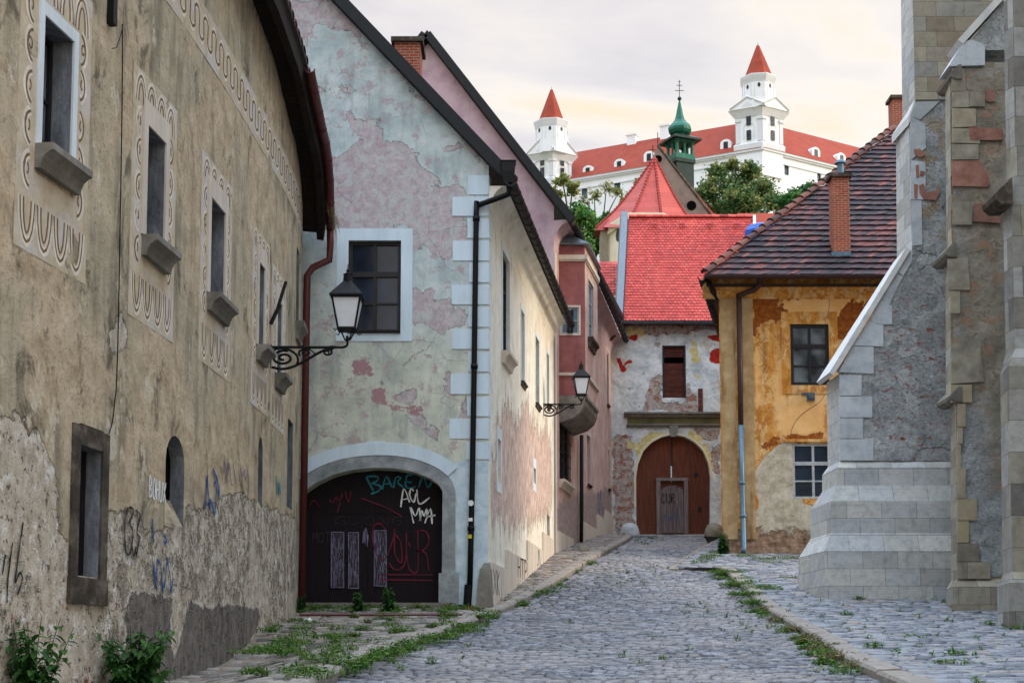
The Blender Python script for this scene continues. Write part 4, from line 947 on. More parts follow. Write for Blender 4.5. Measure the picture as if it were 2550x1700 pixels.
# ================================================================== PINK HOUSE
P1=Path([(1.45,48.0),(4.45,62.6)])
PH=root('pink_house',(2,54,g(52)),'faded pink house with a jettied oriel bay and mauve gable behind the corner house','house')
EA2=at(1425,545,48).z-.15
G2=Path([(-8,48.0),(1.45,48.0)])
ap=G2.px(1066,108); ve=G2.px(1400,540); sl2=(ap[1]-ve[1])/(ve[0]-ap[0])
o2=[(0,4),(G2.L,4),(G2.L,ve[1]+(ve[0]-G2.L)*sl2),(ap[0],ap[1]),(0,ap[1]-ap[0]*sl2)]
wall('gable_wall',G2,o2,[],M['pinkg'],PH,.5)
def roof2(off):
    d=(P1.P[1]-P1.P[0]).normalized(); bx=1.45+d.x*off; by=48+d.y*off; ex=bx+.6; ax=G2.P3(ap[0],0).x+d.x*off; ez=EA2; az=ez+(ex-ax)*sl2; lx=ax-(az-ez)/sl2
    return [(ex,by,ez),(ax,by,az),(lx,by,ez),(lx,by,ez+.16),(ax,by,az+.22),(ex+.05,by,ez+.16)]
mb=MB(); mb.loft([roof2(-.14),roof2(14.9)]); mb.out('roof',M['oldtile'],PH)
mb=MB(); r0=roof2(-.3); vb(Vector(r0[0])+Vector((.05,0,0)),r0[1],1); vb(r0[1],r0[2],1); mb.out('verge_board',M['gutter'],PH)
pw=[(1393,1041,1192,1418),(1461,1080,1203,1470),(1510,869,1004,1515),(1513.5,1117,1215,1517.5)]
PWr=[rectp(P1,x0,y0,x1,y1) for x0,y0,y1,x1 in pw]
op=[(0,3.5),(P1.L,5.),(P1.L,EA2+.05),(0,EA2+.05)]
wall('street_wall',P1,op,[dens(rpoly(r),.4) for r in PWr],M['pinkl'],PH,.25,{'pa':mkpolys(P1,[[(1378,1260),(1420,1235),(1470,1225),(1525,1215),(1525,1350),(1378,1400)]])},depth=.25,soft=.5)
window(PH,P1,PWr[0],.1,M['dframe'],M['glass'],2,(.5,),.06); 
for w_ in PWr[1:]: window(PH,P1,w_,.14,M['bframe'],M['glassb'],1,(.4,),.06); frame_band(P1,w_,.13,.012,wt=.13,wb=.1).out('window_surround',M['slab'],PH); sill(PH,P1,w_[0],w_[2],w_[1],.1,.1,M['darkstone'])
mb=MB(); r=PWr[0]
for k in range(7): u=r[0]+(r[2]-r[0])*(k+.5)/7; mb.tube([P1.P3(u,r[1]-.03,.05),P1.P3(u,r[3]+.03,.05)],.014,6)
for k in range(5): z=r[1]+(r[3]-r[1])*(k+.5)/5; wbox(mb,P1,r[0]-.05,z-.015,r[2]+.05,z+.015,.04,.06)
mb.out('iron_grille',M['iron'],PH); sill(PH,P1,r[0]-.1,r[2]+.1,r[1],.3,.2,M['slab'])
mb=MB(); 
for a,b,y in [(1380,1405,1318),(1406,1424,1332),(1448,1484,1296),(1485,1503,1280),(1504,1524,1268)]:
    u0,z1=P1.px(a,y); u1,_=P1.px(b,y); n=max(1,int((u1-u0)/.8))
    for k in range(n): wbox(mb,P1,u0+(u1-u0)*k/n+.01,g(48)-1,u0+(u1-u0)*(k+1)/n,z1,0,.06+rnd.uniform(0,.015))
mb.out('plinth_slabs',M['slab'],PH)
mb=MB(); scribble(mb,P1,1486,1205,1505,1290,8,.06,.01); mb.out('graffiti',M['iblue'],PH)
mb=MB(); a=P1.px(1383,800); b=P1.px(1383,1300); wbox(mb,P1,.0,4,.28,EA2-1,0,.04); mb.out('corner_strip',M['slab'],PH)
us=[P1.L*k/14 for k in range(15)]
dz=lambda u: -.9*(u/P1.L)**1.5
mb=MB(); mb.loft([[P1.P3(u,EA2+dz(u)-.8+.8*math.sin(a),.5*(1-math.cos(a))) for a in [math.pi/2*k/6 for k in range(7)]]+[P1.P3(u,EA2+.1,.5),P1.P3(u,EA2+.1,-.05),P1.P3(u,EA2-1.7,-.05)] for u in us]); mb.out('coved_eave',M['pinkg'],PH)
gutter_run(PH,[P1.P3(u,EA2+dz(u)*.9-.02,.66) for u in us],.13,M['gutter'],step=.6)
# oriel
Yo=48.95
fx=at(1457,800,Yo).x; dirp=(P1.P[1]-P1.P[0]).normalized(); Lo=3.1
xw=P1.P[0].x+dirp.x/dirp.y*(Yo-48)
FO=Path([(xw-.02,Yo),(fx,Yo)]); SO=Path([(fx,Yo),(fx+dirp.x*Lo,Yo+dirp.y*Lo)])
zt=at(1457,612,Yo).z; zb=at(1457,985,Yo).z
w1=rectp(FO,1398,765,1441,830); w2=rectp(SO,1464,692,1477.5,838)
OR=wall('oriel',FO,[(0,zb),(FO.L,zb),(FO.L,zt),(0,zt)],[dens(rpoly(w1),.3)],M['oriel'],PH,.2,depth=.12)
wall('oriel_side',SO,[(0,zb),(SO.L,zb),(SO.L,zt+.2),(0,zt+.2)],[dens(rpoly(w2),.3)],M['pinkl'],OR,.25,depth=.14)
mb=MB(); mb.face([(fx+dirp.x*Lo,Yo+dirp.y*Lo,zb),(fx+dirp.x*Lo-.95,Yo+dirp.y*Lo+.2,zb),(fx+dirp.x*Lo-.95,Yo+dirp.y*Lo+.2,zt),(fx+dirp.x*Lo,Yo+dirp.y*Lo,zt)]); mb.out('oriel_back',M['pinkl'],OR)
window(PH,FO,w1,.06,M['bframe'],M['glassb'],2,(.5,),.05,'oriel_window'); frame_band(FO,w1,.07,.02).out('window_surround',M['slab'],PH)
mb=MB()
for k in range(9):
    u=w1[0]+(w1[2]-w1[0])*(.35+.3*k/8); mb.tube([FO.P3(u,w1[1],.07),FO.P3(u+.05*(k%2),w1[3]-.12,.07)],.01,5)
for k in range(6): z=w1[1]+(w1[3]-w1[1])*k/6; wbox(mb,FO,w1[0]+(w1[2]-w1[0])*.33,z-.01,w1[0]+(w1[2]-w1[0])*.67,z+.01,.06,.08)
mb.out('iron_grille',M['iron'],PH)
window(PH,SO,w2,.08,M['bframe'],M['glassb'],2,(.33,.67),.06,'oriel_window'); frame_band(SO,w2,.1,.015,wb=0).out('window_surround',M['slab'],PH); sill(PH,SO,w2[0]-.1,w2[2]+.1,w2[1],.35,.2,M['darkstone'])
mb=MB()
for y,h,d in ((636,.16,.09),(644,.1,.05),(928,.1,.07)):
    z=at(1457,y,Yo).z; wbox(mb,FO,0,z-h,FO.L+d,z,0,d); wbox(mb,SO,-d,z-h,SO.L,z,0,d+.002)
mb.out('oriel_moulding',M['slab'],OR)
# corbel
zc=at(1440,1052,Yo).z; H=zb-zc
prof=[(0.,zb),(.95,zb),(.95,zb-.1),(.9,zb-.12),(.88,zb-H*.35),(.78,zb-H*.6),(.55,zb-H*.8),(.5,zb-H*.83),(.3,zb-H*.9),(.0,zb-H)]
mb=MB(); mb.loft([[P1.P3(u,z,d) for d,z in prof] for u in ((Yo-48)*1.02,(Yo-48)*1.02+Lo)]); mb.out('oriel_corbel',M['grstone'],OR)
mb=MB(); zp=at(1420,574,Yo).z
q=[FO.P3(0,zt,0)+Vector((-.1,-.15,0)),FO.P3(FO.L,zt,0)+Vector((.15,-.15,0)),SO.P3(SO.L,zt,.15),SO.P3(SO.L,zt,-1.2)]
mb.loft([q,[p+Vector((0,0,.06)) for p in q],[P1.P3(.95,zp,-.02),P1.P3(1.1,zp,.12),P1.P3(3.6,zp,.12),P1.P3(3.6,zp,-.02)]]); mb.out('oriel_roof',M['sheet'],OR)
downpipe(PH,[P1.P3(P1.px(1439,1060)[0],at(1440,1056,50.5).z,.14),P1.P3(P1.px(1438.5,1200)[0],P1.px(1438,1290)[1],.14),P1.P3(P1.px(1438,1372)[0],P1.px(1438,1372)[1]-.1,.14)],.075,M['iron'])
# ================================================================== RUINED GATE BUILDING at the street end
RY=62.4
RH=root('gatehouse',(6.6,RY+3,g(RY)),'crumbling grey gatehouse with bright red tiled roof closing the street','house')
xL=at(1522,1000,RY).x; xR=12.2
RP=Path([(xL,RY),(xR,RY)])
zE=RP.px(1600,801)[1]
dr=[RP.px(*p) for p in [(1585,1330),(1768,1330),(1769,1190),(1764,1155),(1750,1122),(1728,1100),(1703,1087),(1677,1083),(1650,1087),(1625,1100),(1603,1122),(1589,1155),(1584,1190)]]
wr=rectp(RP,1649,860,1707,990)
brk=[[(1525,800),(1790,800),(1790,815),(1720,830),(1712,845),(1700,835),(1640,835),(1630,855),(1640,870),(1640,840),(1560,825),(1525,820)],[(1622,935),(1648,940),(1650,1000),(1700,1002),(1712,960),(1730,985),(1745,1020),(1735,1030),(1640,1020),(1600,1025)],
 [(1525,1090),(1575,1080),(1580,1320),(1530,1330)],[(1770,1100),(1795,1110),(1790,1180),(1770,1170)],[(1725,1068),(1790,1072),(1790,1100),(1740,1090)]]
red=[[(1548,833),(1590,833),(1588,853),(1560,840)],[(1536,890),(1546,893),(1562,925),(1550,927),(1540,908)],[(1562,895),(1573,896),(1572,903),(1563,902)],[(1758,835),(1795,833),(1795,853),(1770,848)],[(1775,868),(1795,865),(1795,905),(1770,905),(1763,885)]]
yel=[[(1548,818),(1602,815),(1600,835),(1550,833)],[(1720,845),(1735,860),(1745,890),(1735,905),(1722,905)],[(1735,925),(1740,945),(1725,930)],[(1558,1085),(1580,1110),(1620,1075),(1668,1068),(1668,1080),(1620,1100),(1590,1130),(1565,1115)],[(1710,1070),(1725,1072),(1760,1110),(1775,1170),(1768,1180),(1745,1120),(1712,1092)]]
wall('front_wall',RP,[(0,5.5),(xR-xL,5.5),(xR-xL,zE+.02),(0,zE+.02)],[dens(dr,.4),dens(rpoly(wr),.4)],M['ruin'],RH,.17,{'pa':mkpolys(RP,brk),'pb':mkpolys(RP,red),'pc':mkpolys(RP,yel)},depth=.4,soft=.35,rough=.03)
mb=MB(); n=9
for k in range(n):
    z0=wr[1]+(wr[3]-wr[1])*k/n; z1=wr[1]+(wr[3]-wr[1])*(k+1)/n
    if k==6: continue
    wbox(mb,RP,wr[0]+.08,z0+.01,wr[2]-.08,z1,-.16+rnd.uniform(-.02,.02),-.1,t=rnd.uniform(0,.4))
WB_=mb.out('boarded_window',M['board'],RH)
mb=MB(); wbox(mb,RP,wr[0],wr[1],wr[0]+.08,wr[3],-.2,.02); wbox(mb,RP,wr[2]-.08,wr[1],wr[2],wr[3],-.2,.02); wbox(mb,RP,wr[0]+.08,wr[3]-.06,wr[2]-.08,wr[3],-.2,.0); mb.out('frame',M['dframe'],WB_)
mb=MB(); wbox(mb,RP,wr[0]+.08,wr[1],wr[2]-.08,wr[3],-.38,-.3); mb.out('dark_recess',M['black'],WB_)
# cornices
def ledge(parent,path,x0,x1,y0,y1,d,mat,name='cornice'):
    u0,z1=path.px(x0,y0); _,z0=path.px(x0,y1); u1,_=path.px(x1,y0)
    mb=MB(); h=z1-z0; prof=[(0,z1),(d,z1),(d,z1-h*.35),(d*.6,z1-h*.6),(d*.45,z0),(0,z0)]
    mb.loft([[path.P3(u,z,a) for a,z in prof] for u in (u0,u1)]); return mb.out(name,mat,parent)
ledge(RH,RP,1554,1800,1027,1039,.22,M['grstone']); ledge(RH,RP,1560,1800,1056,1064,.14,M['grstone'])
mossy=simple('mossy_green_brown_band',(96,92,62),.95,.1,var=.35,sc_=2.,streak=True)
mb=MB(); u0,z1=RP.px(1562,1040); u1,z0=RP.px(1800,1056); wbox(mb,RP,u0,z0,u1,z1,0,.04); mb.out('frieze_band',mossy,RH)
mb=MB(); u0,z1=RP.px(1666,1060); u1,z0=RP.px(1688,1088); wslab(mb,RP,[(u0+.06,z0),(u1-.06,z0),(u1,z1),(u0,z1)],0,.16); mb.out('keystone',M['grstone'],RH)
mb=MB(); smr=smooth2([dr[i] for i in range(1,13)]+[dr[0]],2); ox=offs(smr,.1)
for i in range(2,len(smr)-2): wslab(mb,RP,[smr[i],ox[i],ox[i+1],smr[i+1]],-.3,.03)
mb.out('arch_moulding',M['churchw'],RH)
mb=MB(); a=RP.px(1738,968); b=RP.px(1750,1025); wbox(mb,RP,a[0],b[1],b[0],a[1],0,.08); mb.out('old_post',M['board'],RH)
# door
mb=MB(); wslab(mb,RP,dr,-.36,-.26); DR=mb.out('arched_door',M['doorw'],RH)
mb=MB(); du0,du1=dr[0][0],dr[1][0]; dm=(du0+du1)/2; dz=dr[0][1]; dt=max(p[1] for p in dr)
for s in (-1,1):
    for k in range(26):        # herringbone boards
        z=dz-.9+.16*k; a=(dm+s*.02,z+ .0); b=(dm+s*(du1-dm)*.5,z+.75); c_=(dm+s*(du1-dm)*.98,z)
        for q0,q1 in ((a,b),(b,c_)):
            ps=[(q0[0]+(q1[0]-q0[0])*i/8,q0[1]+(q1[1]-q0[1])*i/8) for i in range(9)]
            ps=[p for p in ps if pip(p,dr)]
            if len(ps)>1: ribbon(mb,RP,ps,.016,-.254)
mb.out('board_joints',M['dframe'],DR)
mb=MB(); wbox(mb,RP,dm-.03,dz+2.3,dm+.03,dt,-.26,-.22)
mb.out('cover_strip',M['dframe'],DR)
for x,y in ((1640,1265),(1638,1192),(1744,1266),(1735,1180)):
    mb=MB(); u,z=RP.px(x,y); wslab(mb,RP,[(u-.12,z),(u,z-.15),(u+.12,z),(u,z+.15)],-.26,-.235); mb.out('diamond_stud',M['dframe'],DR)
mb=MB(); u,z=RP.px(1673,1178); wbox(mb,RP,u-.03,z-.35,u+.03,z+.35,-.22,-.2); mb.out('metal_bar',M['white'],DR)
wk=rectp(RP,1635,1188,1714,1327)
mb=MB(); wbox(mb,RP,wk[0],wk[1],wk[0]+.18,wk[3],-.26,-.12); wbox(mb,RP,wk[2]-.18,wk[1],wk[2],wk[3],-.26,-.12); wbox(mb,RP,wk[0]-.02,wk[3]-.14,wk[2]+.02,wk[3],-.26,-.1); WK=mb.out('wicket_door',M['oldwood'],DR)
mb=MB(); n=9
for k in range(n):
    u0=wk[0]+.2+(wk[2]-wk[0]-.4)*k/n; u1=wk[0]+.2+(wk[2]-wk[0]-.4)*(k+1)/n; um_=(u0+u1)/2-(wk[0]+wk[2])/2; top=wk[3]-.32-.9*um_*um_
    wbox(mb,RP,u0+.006,wk[1]+.03,u1-.006,top,-.26,-.2+rnd.uniform(0,.012),t=rnd.uniform(0,.25))
mb.out('boards',M['oldwood'],WK)
mb=MB(); write(mb,RP,'CUR',1648,1228,1684,1250,.035,-.17); mb.out('graffiti',M['iblack'],WK)
mb=MB(); scribble(mb,RP,1656,1272,1692,1300,9,.02,-.17); mb.out('graffiti',M['iblue'],WK)
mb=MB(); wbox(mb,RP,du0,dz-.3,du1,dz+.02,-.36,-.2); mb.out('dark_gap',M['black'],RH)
for x,y,sx,lab in ((1568,1318,.42,'rounded whitewashed guard stone at the left foot of the arched door'),(1778,1315,.4,'rounded grey guard stone at the right foot of the arched door')):
    p=at(x,1330,RY-.35); mb=MB(); rings=[]
    for z,r in ((-.3,1.),(.05,1.02),(.25,.9),(.42,.72),(.5,.3)):
        rings.append([(p.x+math.cos(t)*sx*r*(1+.16*math.sin(3*t+x)+.1*math.cos(5*t)),p.y+math.sin(t)*.3*r,p.z+z) for t in [2*math.pi*k/10 for k in range(10)]])
    mb.loft(rings); thing(mb,'guard_stone',M['block' if x<1600 else 'oldblock'],(p.x,p.y,p.z-.3),lab,'guard stone','guard stones beside the arched door',True)
# roof of real tiles
yE=RY-.35; rz0=at(1600,797,yE).z; yR=RY+5.2; rz1=at(1650,541,yR).z
def roof_tiles(mb,A,B,C,D,tw,th,round_=True,jit=.01,tone_=None,lift=.03):
    """A,B eave corners (left,right), C,D ridge corners (right,left)"""
    A,B,C,D=map(Vector,(A,B,C,D)); rows=max(1,int(((D-A).length)/th)); nrm=(B-A).cross(D-A).normalized()
    if nrm.z<0: nrm=-nrm
    for r in range(rows+1):
        t0=r/rows; l=A.lerp(D,t0); rr=B.lerp(C,t0); W=(rr-l).length; n=max(1,int(round(W/tw)))
        up=((D-A)/rows)
        ax=(rr-l).normalized(); s=0.5 if r%2 else 0.
        for k in range(n+1):
            c=(k+s)*tw
            if c<0 or c>W: continue
            hw=tw*.48; p=l+ax*c+nrm*(lift+rnd.uniform(-jit,jit)*.5); dn=-up*(.12+rnd.uniform(-.02,.02))
            q=l+ax*c+nrm*.0; h=hw
            t=rnd.random() if tone_ is None else tone_(p)
            a0=p-ax*min(h,c)+dn*.0; a1=p+ax*min(h,W-c)
            if round_: pts=[a0,a0+dn*1.6+ax*h*.25,p+dn*2.4,a1+dn*1.6-ax*h*.25,a1]
            else: pts=[a0+dn*1.5,a1+dn*1.5]
            top0=q+ax*min(h,W-c)+up*1.0+nrm*.004; top1=q-ax*min(h,c)+up*1.0+nrm*.004
            top=pts+[top0,top1]; k0=len(mb.V)
            for v in top: mb.v(v,None,t)
            for v in pts: mb.v(v-nrm*.028,None,t)
            m=len(pts); mb.F.append(tuple(k0+i for i in range(len(top))))
            for i in range(m-1): mb.F.append((k0+i,k0+m+2+i,k0+m+3+i,k0+i+1))
l0=at(1553,797,yE).x; r0_=at(1790,797,yE).x+1.6; l1=at(1566,541,yR).x; r1_=at(1874,541,yR).x
mb=MB(); roof_tiles(mb,(l0,yE,rz0),(r0_,yE,rz0),(r1_,yR,rz1),(l1,yR,rz1),.175,.215,lift=.035,tone_=lambda p:.5+rnd.uniform(-.2,.22)+.25*noise.noise(p*.4)); mb.out('tiled_roof',M['redtile'],RH)
mb=MB(); a=Vector((l0-.1,yE,rz0-.08));b=Vector((r0_+.1,yE,rz0-.08));c=Vector((r1_,yR,rz1-.08));d=Vector((l1-.1,yR,rz1-.08)); e=Vector((0,RY-zE*0+10.5,0))
mb.loft([[a,b,c,d]]+[[p-Vector((0,0,.15)) for p in (a,b,c,d)]]); 
mb.loft([[Vector((l1,yR,rz1-.1)),Vector((r1_,yR,rz1-.1)),Vector((r1_,yR+5,rz0)),Vector((l1,yR+5,rz0))],[Vector((l1,yR,rz1-.3)),Vector((r1_,yR,rz1-.3)),Vector((r1_,yR+5,rz0-.2)),Vector((l1,yR+5,rz0-.2))]]); mb.out('roof_deck',M['redmetal'],RH)
mb=MB(); n=int((r1_-l1)/.4)
for k in range(n):
    x=l1+(r1_-l1)*k/n; w=(r1_-l1)/n
    mb.loft([[Vector((x+q,yR+math.cos(t)*.16*f,rz1+math.sin(t)*.16*f-.02)) for t in [math.pi*j/6 for j in range(7)]] for q,f in ((0,1.08),(w*1.02,.95))],True,rnd.random())
mb.out('ridge_tiles',M['redtile'],RH)
mb=MB()
for x in (1623,1691,1760,1828): p=at(x,562,RY+4.4); mb.box(p,(.28,0,0),(0,.15,.1),(0,.0,.1),.2)
mb.out('roof_vents',M['redtile'],RH)
mb=MB(); v0=Vector((l0-.05,yE-.1,rz0-.15)); v1=Vector((l1-.05,yR,rz1+.0)); 
mb.loft([[v0+o_ for o_ in (Vector((-.38,0,0)),Vector((.0,0,0)),Vector((.0,0,.42)),Vector((-.3,0,.42)))],[v1+o_ for o_ in (Vector((-.38,0,0)),Vector((.0,0,0)),Vector((.0,0,.3)),Vector((-.3,0,.3)))]]); mb.out('parapet_flashing',M['sheet'],RH)
mb=MB(); v0=Vector((r0_+.02,yE,rz0)); v1=Vector((r1_+.02,yR,rz1)); mb.loft([[v0+o_ for o_ in (Vector((0,0,-.1)),Vector((.14,0,-.1)),Vector((.14,0,.12)),Vector((0,0,.12)))],[v1+o_ for o_ in (Vector((0,0,-.1)),Vector((.14,0,-.1)),Vector((.14,0,.12)),Vector((0,0,.12)))]]); mb.out('verge_strip',M['white'],RH)
gutter_run(RH,[(l0-.3,yE-.14,rz0-.1),(r0_,yE-.14,rz0-.1)],.12,M['sheet'],step=1.2)
mb=MB(); mb.tube([at(1562,800,RY-.3),at(1553,808,RY-.3),at(1521,845,RY-1.2)],.075,8); mb.out('downpipe',M['redmetal'],RH,True)
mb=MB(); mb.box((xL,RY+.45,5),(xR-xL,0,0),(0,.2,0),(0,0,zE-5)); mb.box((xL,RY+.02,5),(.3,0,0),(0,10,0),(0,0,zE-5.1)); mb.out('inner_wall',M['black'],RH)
# small red-roofed house behind
NH=root('red_roofed_house',(5,72,g(70)),'small slice of a red tiled roof left of the gatehouse gable','house')
Y=67; mb=MB(); a=at(1480,735,Y); b=at(1566,735,Y); c=at(1566,658,Y+2); d=at(1480,658,Y+2); roof_tiles(mb,a,b,c,d,.3,.26); mb.out('tiled_roof',M['redtile'],NH)
mb=MB(); mb.box((a.x,Y+.3,6),(b.x-a.x,0,0),(0,3,0),(0,0,a.z-6)); mb.out('wall',M['churchw'],NH)
# dark-red roof behind, right
BH=root('far_red_roof_house',(14,80,g(80)),'dull dark red roof just right of the bright red gatehouse ridge','house')
Y=82; mb=MB(); a=at(1840,640,Y); b=at(2010,640,Y); c=at(2010,531,Y+4); d=at(1840,531,Y+4); mb.loft([[a,b,c,d],[p-Vector((0,0,.2)) for p in (a,b,c,d)]]); mb.out('roof',M['castler'],BH)
mb=MB(); mb.box((a.x,Y+.3,8),(b.x-a.x,0,0),(0,4,0),(0,0,a.z-8)); mb.out('wall',M['churchw'],BH)
mb=MB(); p=at(1897,580,66); rings=[]
for z,r in ((0,1.),(.25,1.02),(.5,.85),(.62,.45),(.66,.1)): rings.append([(p.x+math.cos(t)*.8*r*(1+.08*math.sin(4*t)),p.y+math.sin(t)*.7*r,p.z+z-.2) for t in [2*math.pi*k/14 for k in range(14)]])
rings=[[(p.x+math.cos(t)*.8,p.y+math.sin(t)*.7,p.z-4) for t in [2*math.pi*k/14 for k in range(14)]]]+rings
mb.loft(rings); thing(mb,'blue_tarp_cover',M['blue'],(p.x,p.y,p.z-4),'blue rounded cover showing between the red ridge and the old dark roof','tarp')  # blue tarp dome, a plastic cover
# ================================================================== YELLOW HOUSE
YY=47.5
YX=at(1793,1000,YY).x
Y1=Path([(YX,YY),(YX+13,YY)])
YH=root('ochre_house',(YX+6,YY+6,g(YY)),'ochre yellow house with old dark tiled hip roof, brick chimney and rusty peeling plaster','house')
yz=Y1.px(1900,690)[1]
wy1=rectp(Y1,1967,807,2063,959); wy2=rectp(Y1,1973,1104,2076,1241)
grey=[[(2000,1096),(1945,1102),(1922,1118),(1900,1145),(1880,1170),(1876,1215),(1888,1255),(1872,1290),(1850,1318),(1786,1345),(1786,1430),(2140,1400),(2140,1262),(2000,1258)]]
br=[[(1872,722),(2200,722),(2180,745),(2060,740),(2030,745),(1985,742),(1960,748),(1945,735),(1940,760),(1945,790),(1930,800),(1900,800),(1875,810)],[(2080,790),(2095,765),(2130,745),(2170,735),(2150,800),(2110,850),(2085,850)],[(1945,775),(1975,775),(2040,785),(2050,775),(2055,790),(1990,790),(1950,785)],[(1870,800),(1895,795),(1880,830)],[(1885,1100),(1970,1080),(2050,1075),(2050,1100),(1960,1098),(1900,1115)]]
fad=[[(1943,735),(2200,730),(2150,790),(1945,785)],[(1935,900),(1965,880),(1960,1080),(1930,1060)],[(1955,975),(2055,970),(2055,1080),(1955,1080)],[(1875,880),(1890,870),(1895,1000),(1876,1020)]]
wall('front_wall',Y1,[(0,3.5),(13,3.5),(13,yz+.1),(0,yz+.1)],[dens(rpoly(wy1),.4),dens(rpoly(wy2),.4)],M['ochre'],YH,.17,{'pa':mkpolys(Y1,grey),'pb':mkpolys(Y1,br),'pc':mkpolys(Y1,fad)},depth=.2,soft=.3,rough=.01)
window(YH,Y1,wy1,.05,M['dframe'],M['glassr'],2,(.36,.68),.11,bar=.05,thick_at=0)
frame_band(Y1,wy1,.3,.03,wt=.42,wb=.3).out('window_surround',M['ochre'],YH)
window(YH,Y1,wy2,.06,M['bframe'],M['glass'],2,(.36,.68),.08,bar=.045,thick_at=0); 
mb=MB(); wbox(mb,Y1,wy2[0]-.25,wy2[3]+.05,wy2[2]+.3,wy2[3]+.15,0,.06); mb.out('lintel_moulding',M['ochre'],YH)
for x0,x1 in ((1792,1828),(1846,1873)):
    mb=MB(); a=Y1.px(x0,720)[0]; b=Y1.px(x1,720)[0]; wbox(mb,Y1,a,5.6,b,yz-.75,0,.05); mb.out('pilaster_strip',M['ochref'],YH)
mb=MB(); prof=[(0,yz-.06),(.56,yz-.06),(.55,yz-.14),(.45,yz-.2),(.3,yz-.42),(.16,yz-.5),(.14,yz-.66),(.0,yz-.76)]
mb.loft([[Y1.P3(u,z,d) for d,z in prof] for u in (-.55,13)]); mb.out('cornice',M['ochre'],YH)
Ys=Path([(YX-.02,YY),(10.4,62.0)])
mb=MB(); mb.face([(YX,YY,3.5),(10.4,62,5),(10.4,62,yz),(YX,YY,yz)]); mb.out('side_wall',M['ochre'],YH)
ez=at(1800,684,YY-.75).z; A=Vector((at(1757,684,YY-.75).x,YY-.75,ez)); Bq=Vector((A.x+14,YY-.75,ez)); hp=at(2226,322,YY+8.2); hp2=Vector((hp.x+6,hp.y,hp.z)); SB=Vector((9.9,62.,ez))
def tn(p):
    n=noise.noise(p*.6)*.45+.38+rnd.uniform(-.42,.42)
    return max(0,min(.85,n)) if rnd.random()>.02 else 1.
mb=MB(); roof_tiles(mb,A,Bq,hp2,hp,.155,.5,False,.03,tn,.075); mb.out('tiled_roof',M['oldtile'],YH)
mb=MB(); dn=Vector((0,0,-.12)); mb.face([A+dn,Bq+dn,hp2+dn,hp+dn]); mb.face([A+dn,hp+dn,SB+Vector((2,0,0))*0+dn]); mb.face([A+dn*2.5,SB+dn*2.5,Vector((YX+3,62,ez))+dn*2.5,Vector((YX+13,YY+.2,ez))+dn*2.5,Bq+dn*2.5]); mb.face([SB+dn,hp+dn,hp2+dn,Vector((20,64,ez))]); mb.out('roof_deck',M['oldtile'],YH)
mb=MB(); n=26
for k in range(n):
    a=A.lerp(hp,k/n); b=A.lerp(hp,(k+1.15)/n); d=(b-a).normalized(); s=d.cross(Vector((0,0,1))).normalized(); u=s.cross(d).normalized()
    mb.loft([[p+s*math.cos(t)*.14*f+u*(math.sin(t)*.13*f+.03+o_) for t in [math.pi*j/6 for j in range(7)]] for p,f,o_ in ((a,1.15,.05),(b,.95,.0))],True,rnd.random())
mb.out('hip_tiles',M['ridge'],YH)
gutter_run(YH,[A+Vector((-.05,-.14,-.05)),Bq+Vector((0,-.14,-.05))],.12,M['brownmetal'],step=1.)
gutter_run(YH,[A+Vector((-.12,.0,-.06)),A.lerp(SB,.4)+Vector((-.12,0,-.1)),SB+Vector((-.12,0,-.06))],.14,M['gutter'],step=.5)
mb=MB(); e0=A+Vector((.1,.1,-.1)); mb.loft([[A+Vector((-.02,0,-.12)),A+Vector((.1,.0,-.45)),Vector((YX+.02,YY+.05,ez-.8)),Vector((YX+.02,YY+.05,ez-.1))],[SB+Vector((-.02,0,-.12)),SB+Vector((.1,0,-.45)),Vector((10.4,62,ez-.8)),Vector((10.4,62,ez-.1))]]); mb.out('side_eave',M['bwood'],YH)
d_=.14
pp=[Y1.P3(*Y1.px(1884,700),.7),Y1.P3(*Y1.px(1884,716),.6),Y1.P3(*Y1.px(1878,726),.4),Y1.P3(*Y1.px(1845,737),.2),Y1.P3(*Y1.px(1838,745),d_),Y1.P3(*Y1.px(1838.5,760),d_),Y1.P3(*Y1.px(1843,1062),d_)]
downpipe(YH,smooth2([tuple(p) for p in pp],2),.085,M['brownmetal'])
downpipe(YH,[Y1.P3(*Y1.px(1843,1060),d_),Y1.P3(*Y1.px(1846,1200),d_),Y1.P3(*Y1.px(1851,1362),d_),Y1.P3(*Y1.px(1846,1374),d_+.2)],.088,M['zinc'],'zinc_downpipe',collars=[Y1.P3(*Y1.px(1846,1203),d_),Y1.P3(*Y1.px(1849,1285),d_)])
mb=MB(); u,z=Y1.px(2018,988); wbox(mb,Y1,u-.13,z-.14,u+.13,z+.14,0,.1); mb.tube([Y1.P3(u,z,.1),Y1.P3(u,z,.22)],.1,12); wbox(mb,Y1,u-.3,z+.06,u-.12,z+.14,.0,.05); mb.out('wall_floodlight',M['sheet'],YH)
mb=MB()
for L in ([(2067,730),(2066,760),(2058,808)],[(2060,970),(2040,1000),(2000,1030),(1975,1060),(1968,1090)],[(1942,735),(1950,780),(1948,810)]): ribbon(mb,Y1,smooth2([Y1.px(x+rnd.uniform(-2,2),y) for x,y in L],5),.013,.006)
mb.out('crack',M['brownmetal'],YH)
def roofY(x,y):
    Yq=YY-.75
    while Yq<YY+8.2 and at(x,y,Yq).z>ez+(Yq-YY+.75)*(hp.z-ez)/8.95: Yq+=.02
    return Yq
cy_=roofY(2093,636)
ch=chimney(YH,2072,2114,432,cy_,ez+.1,capm='darkstone')
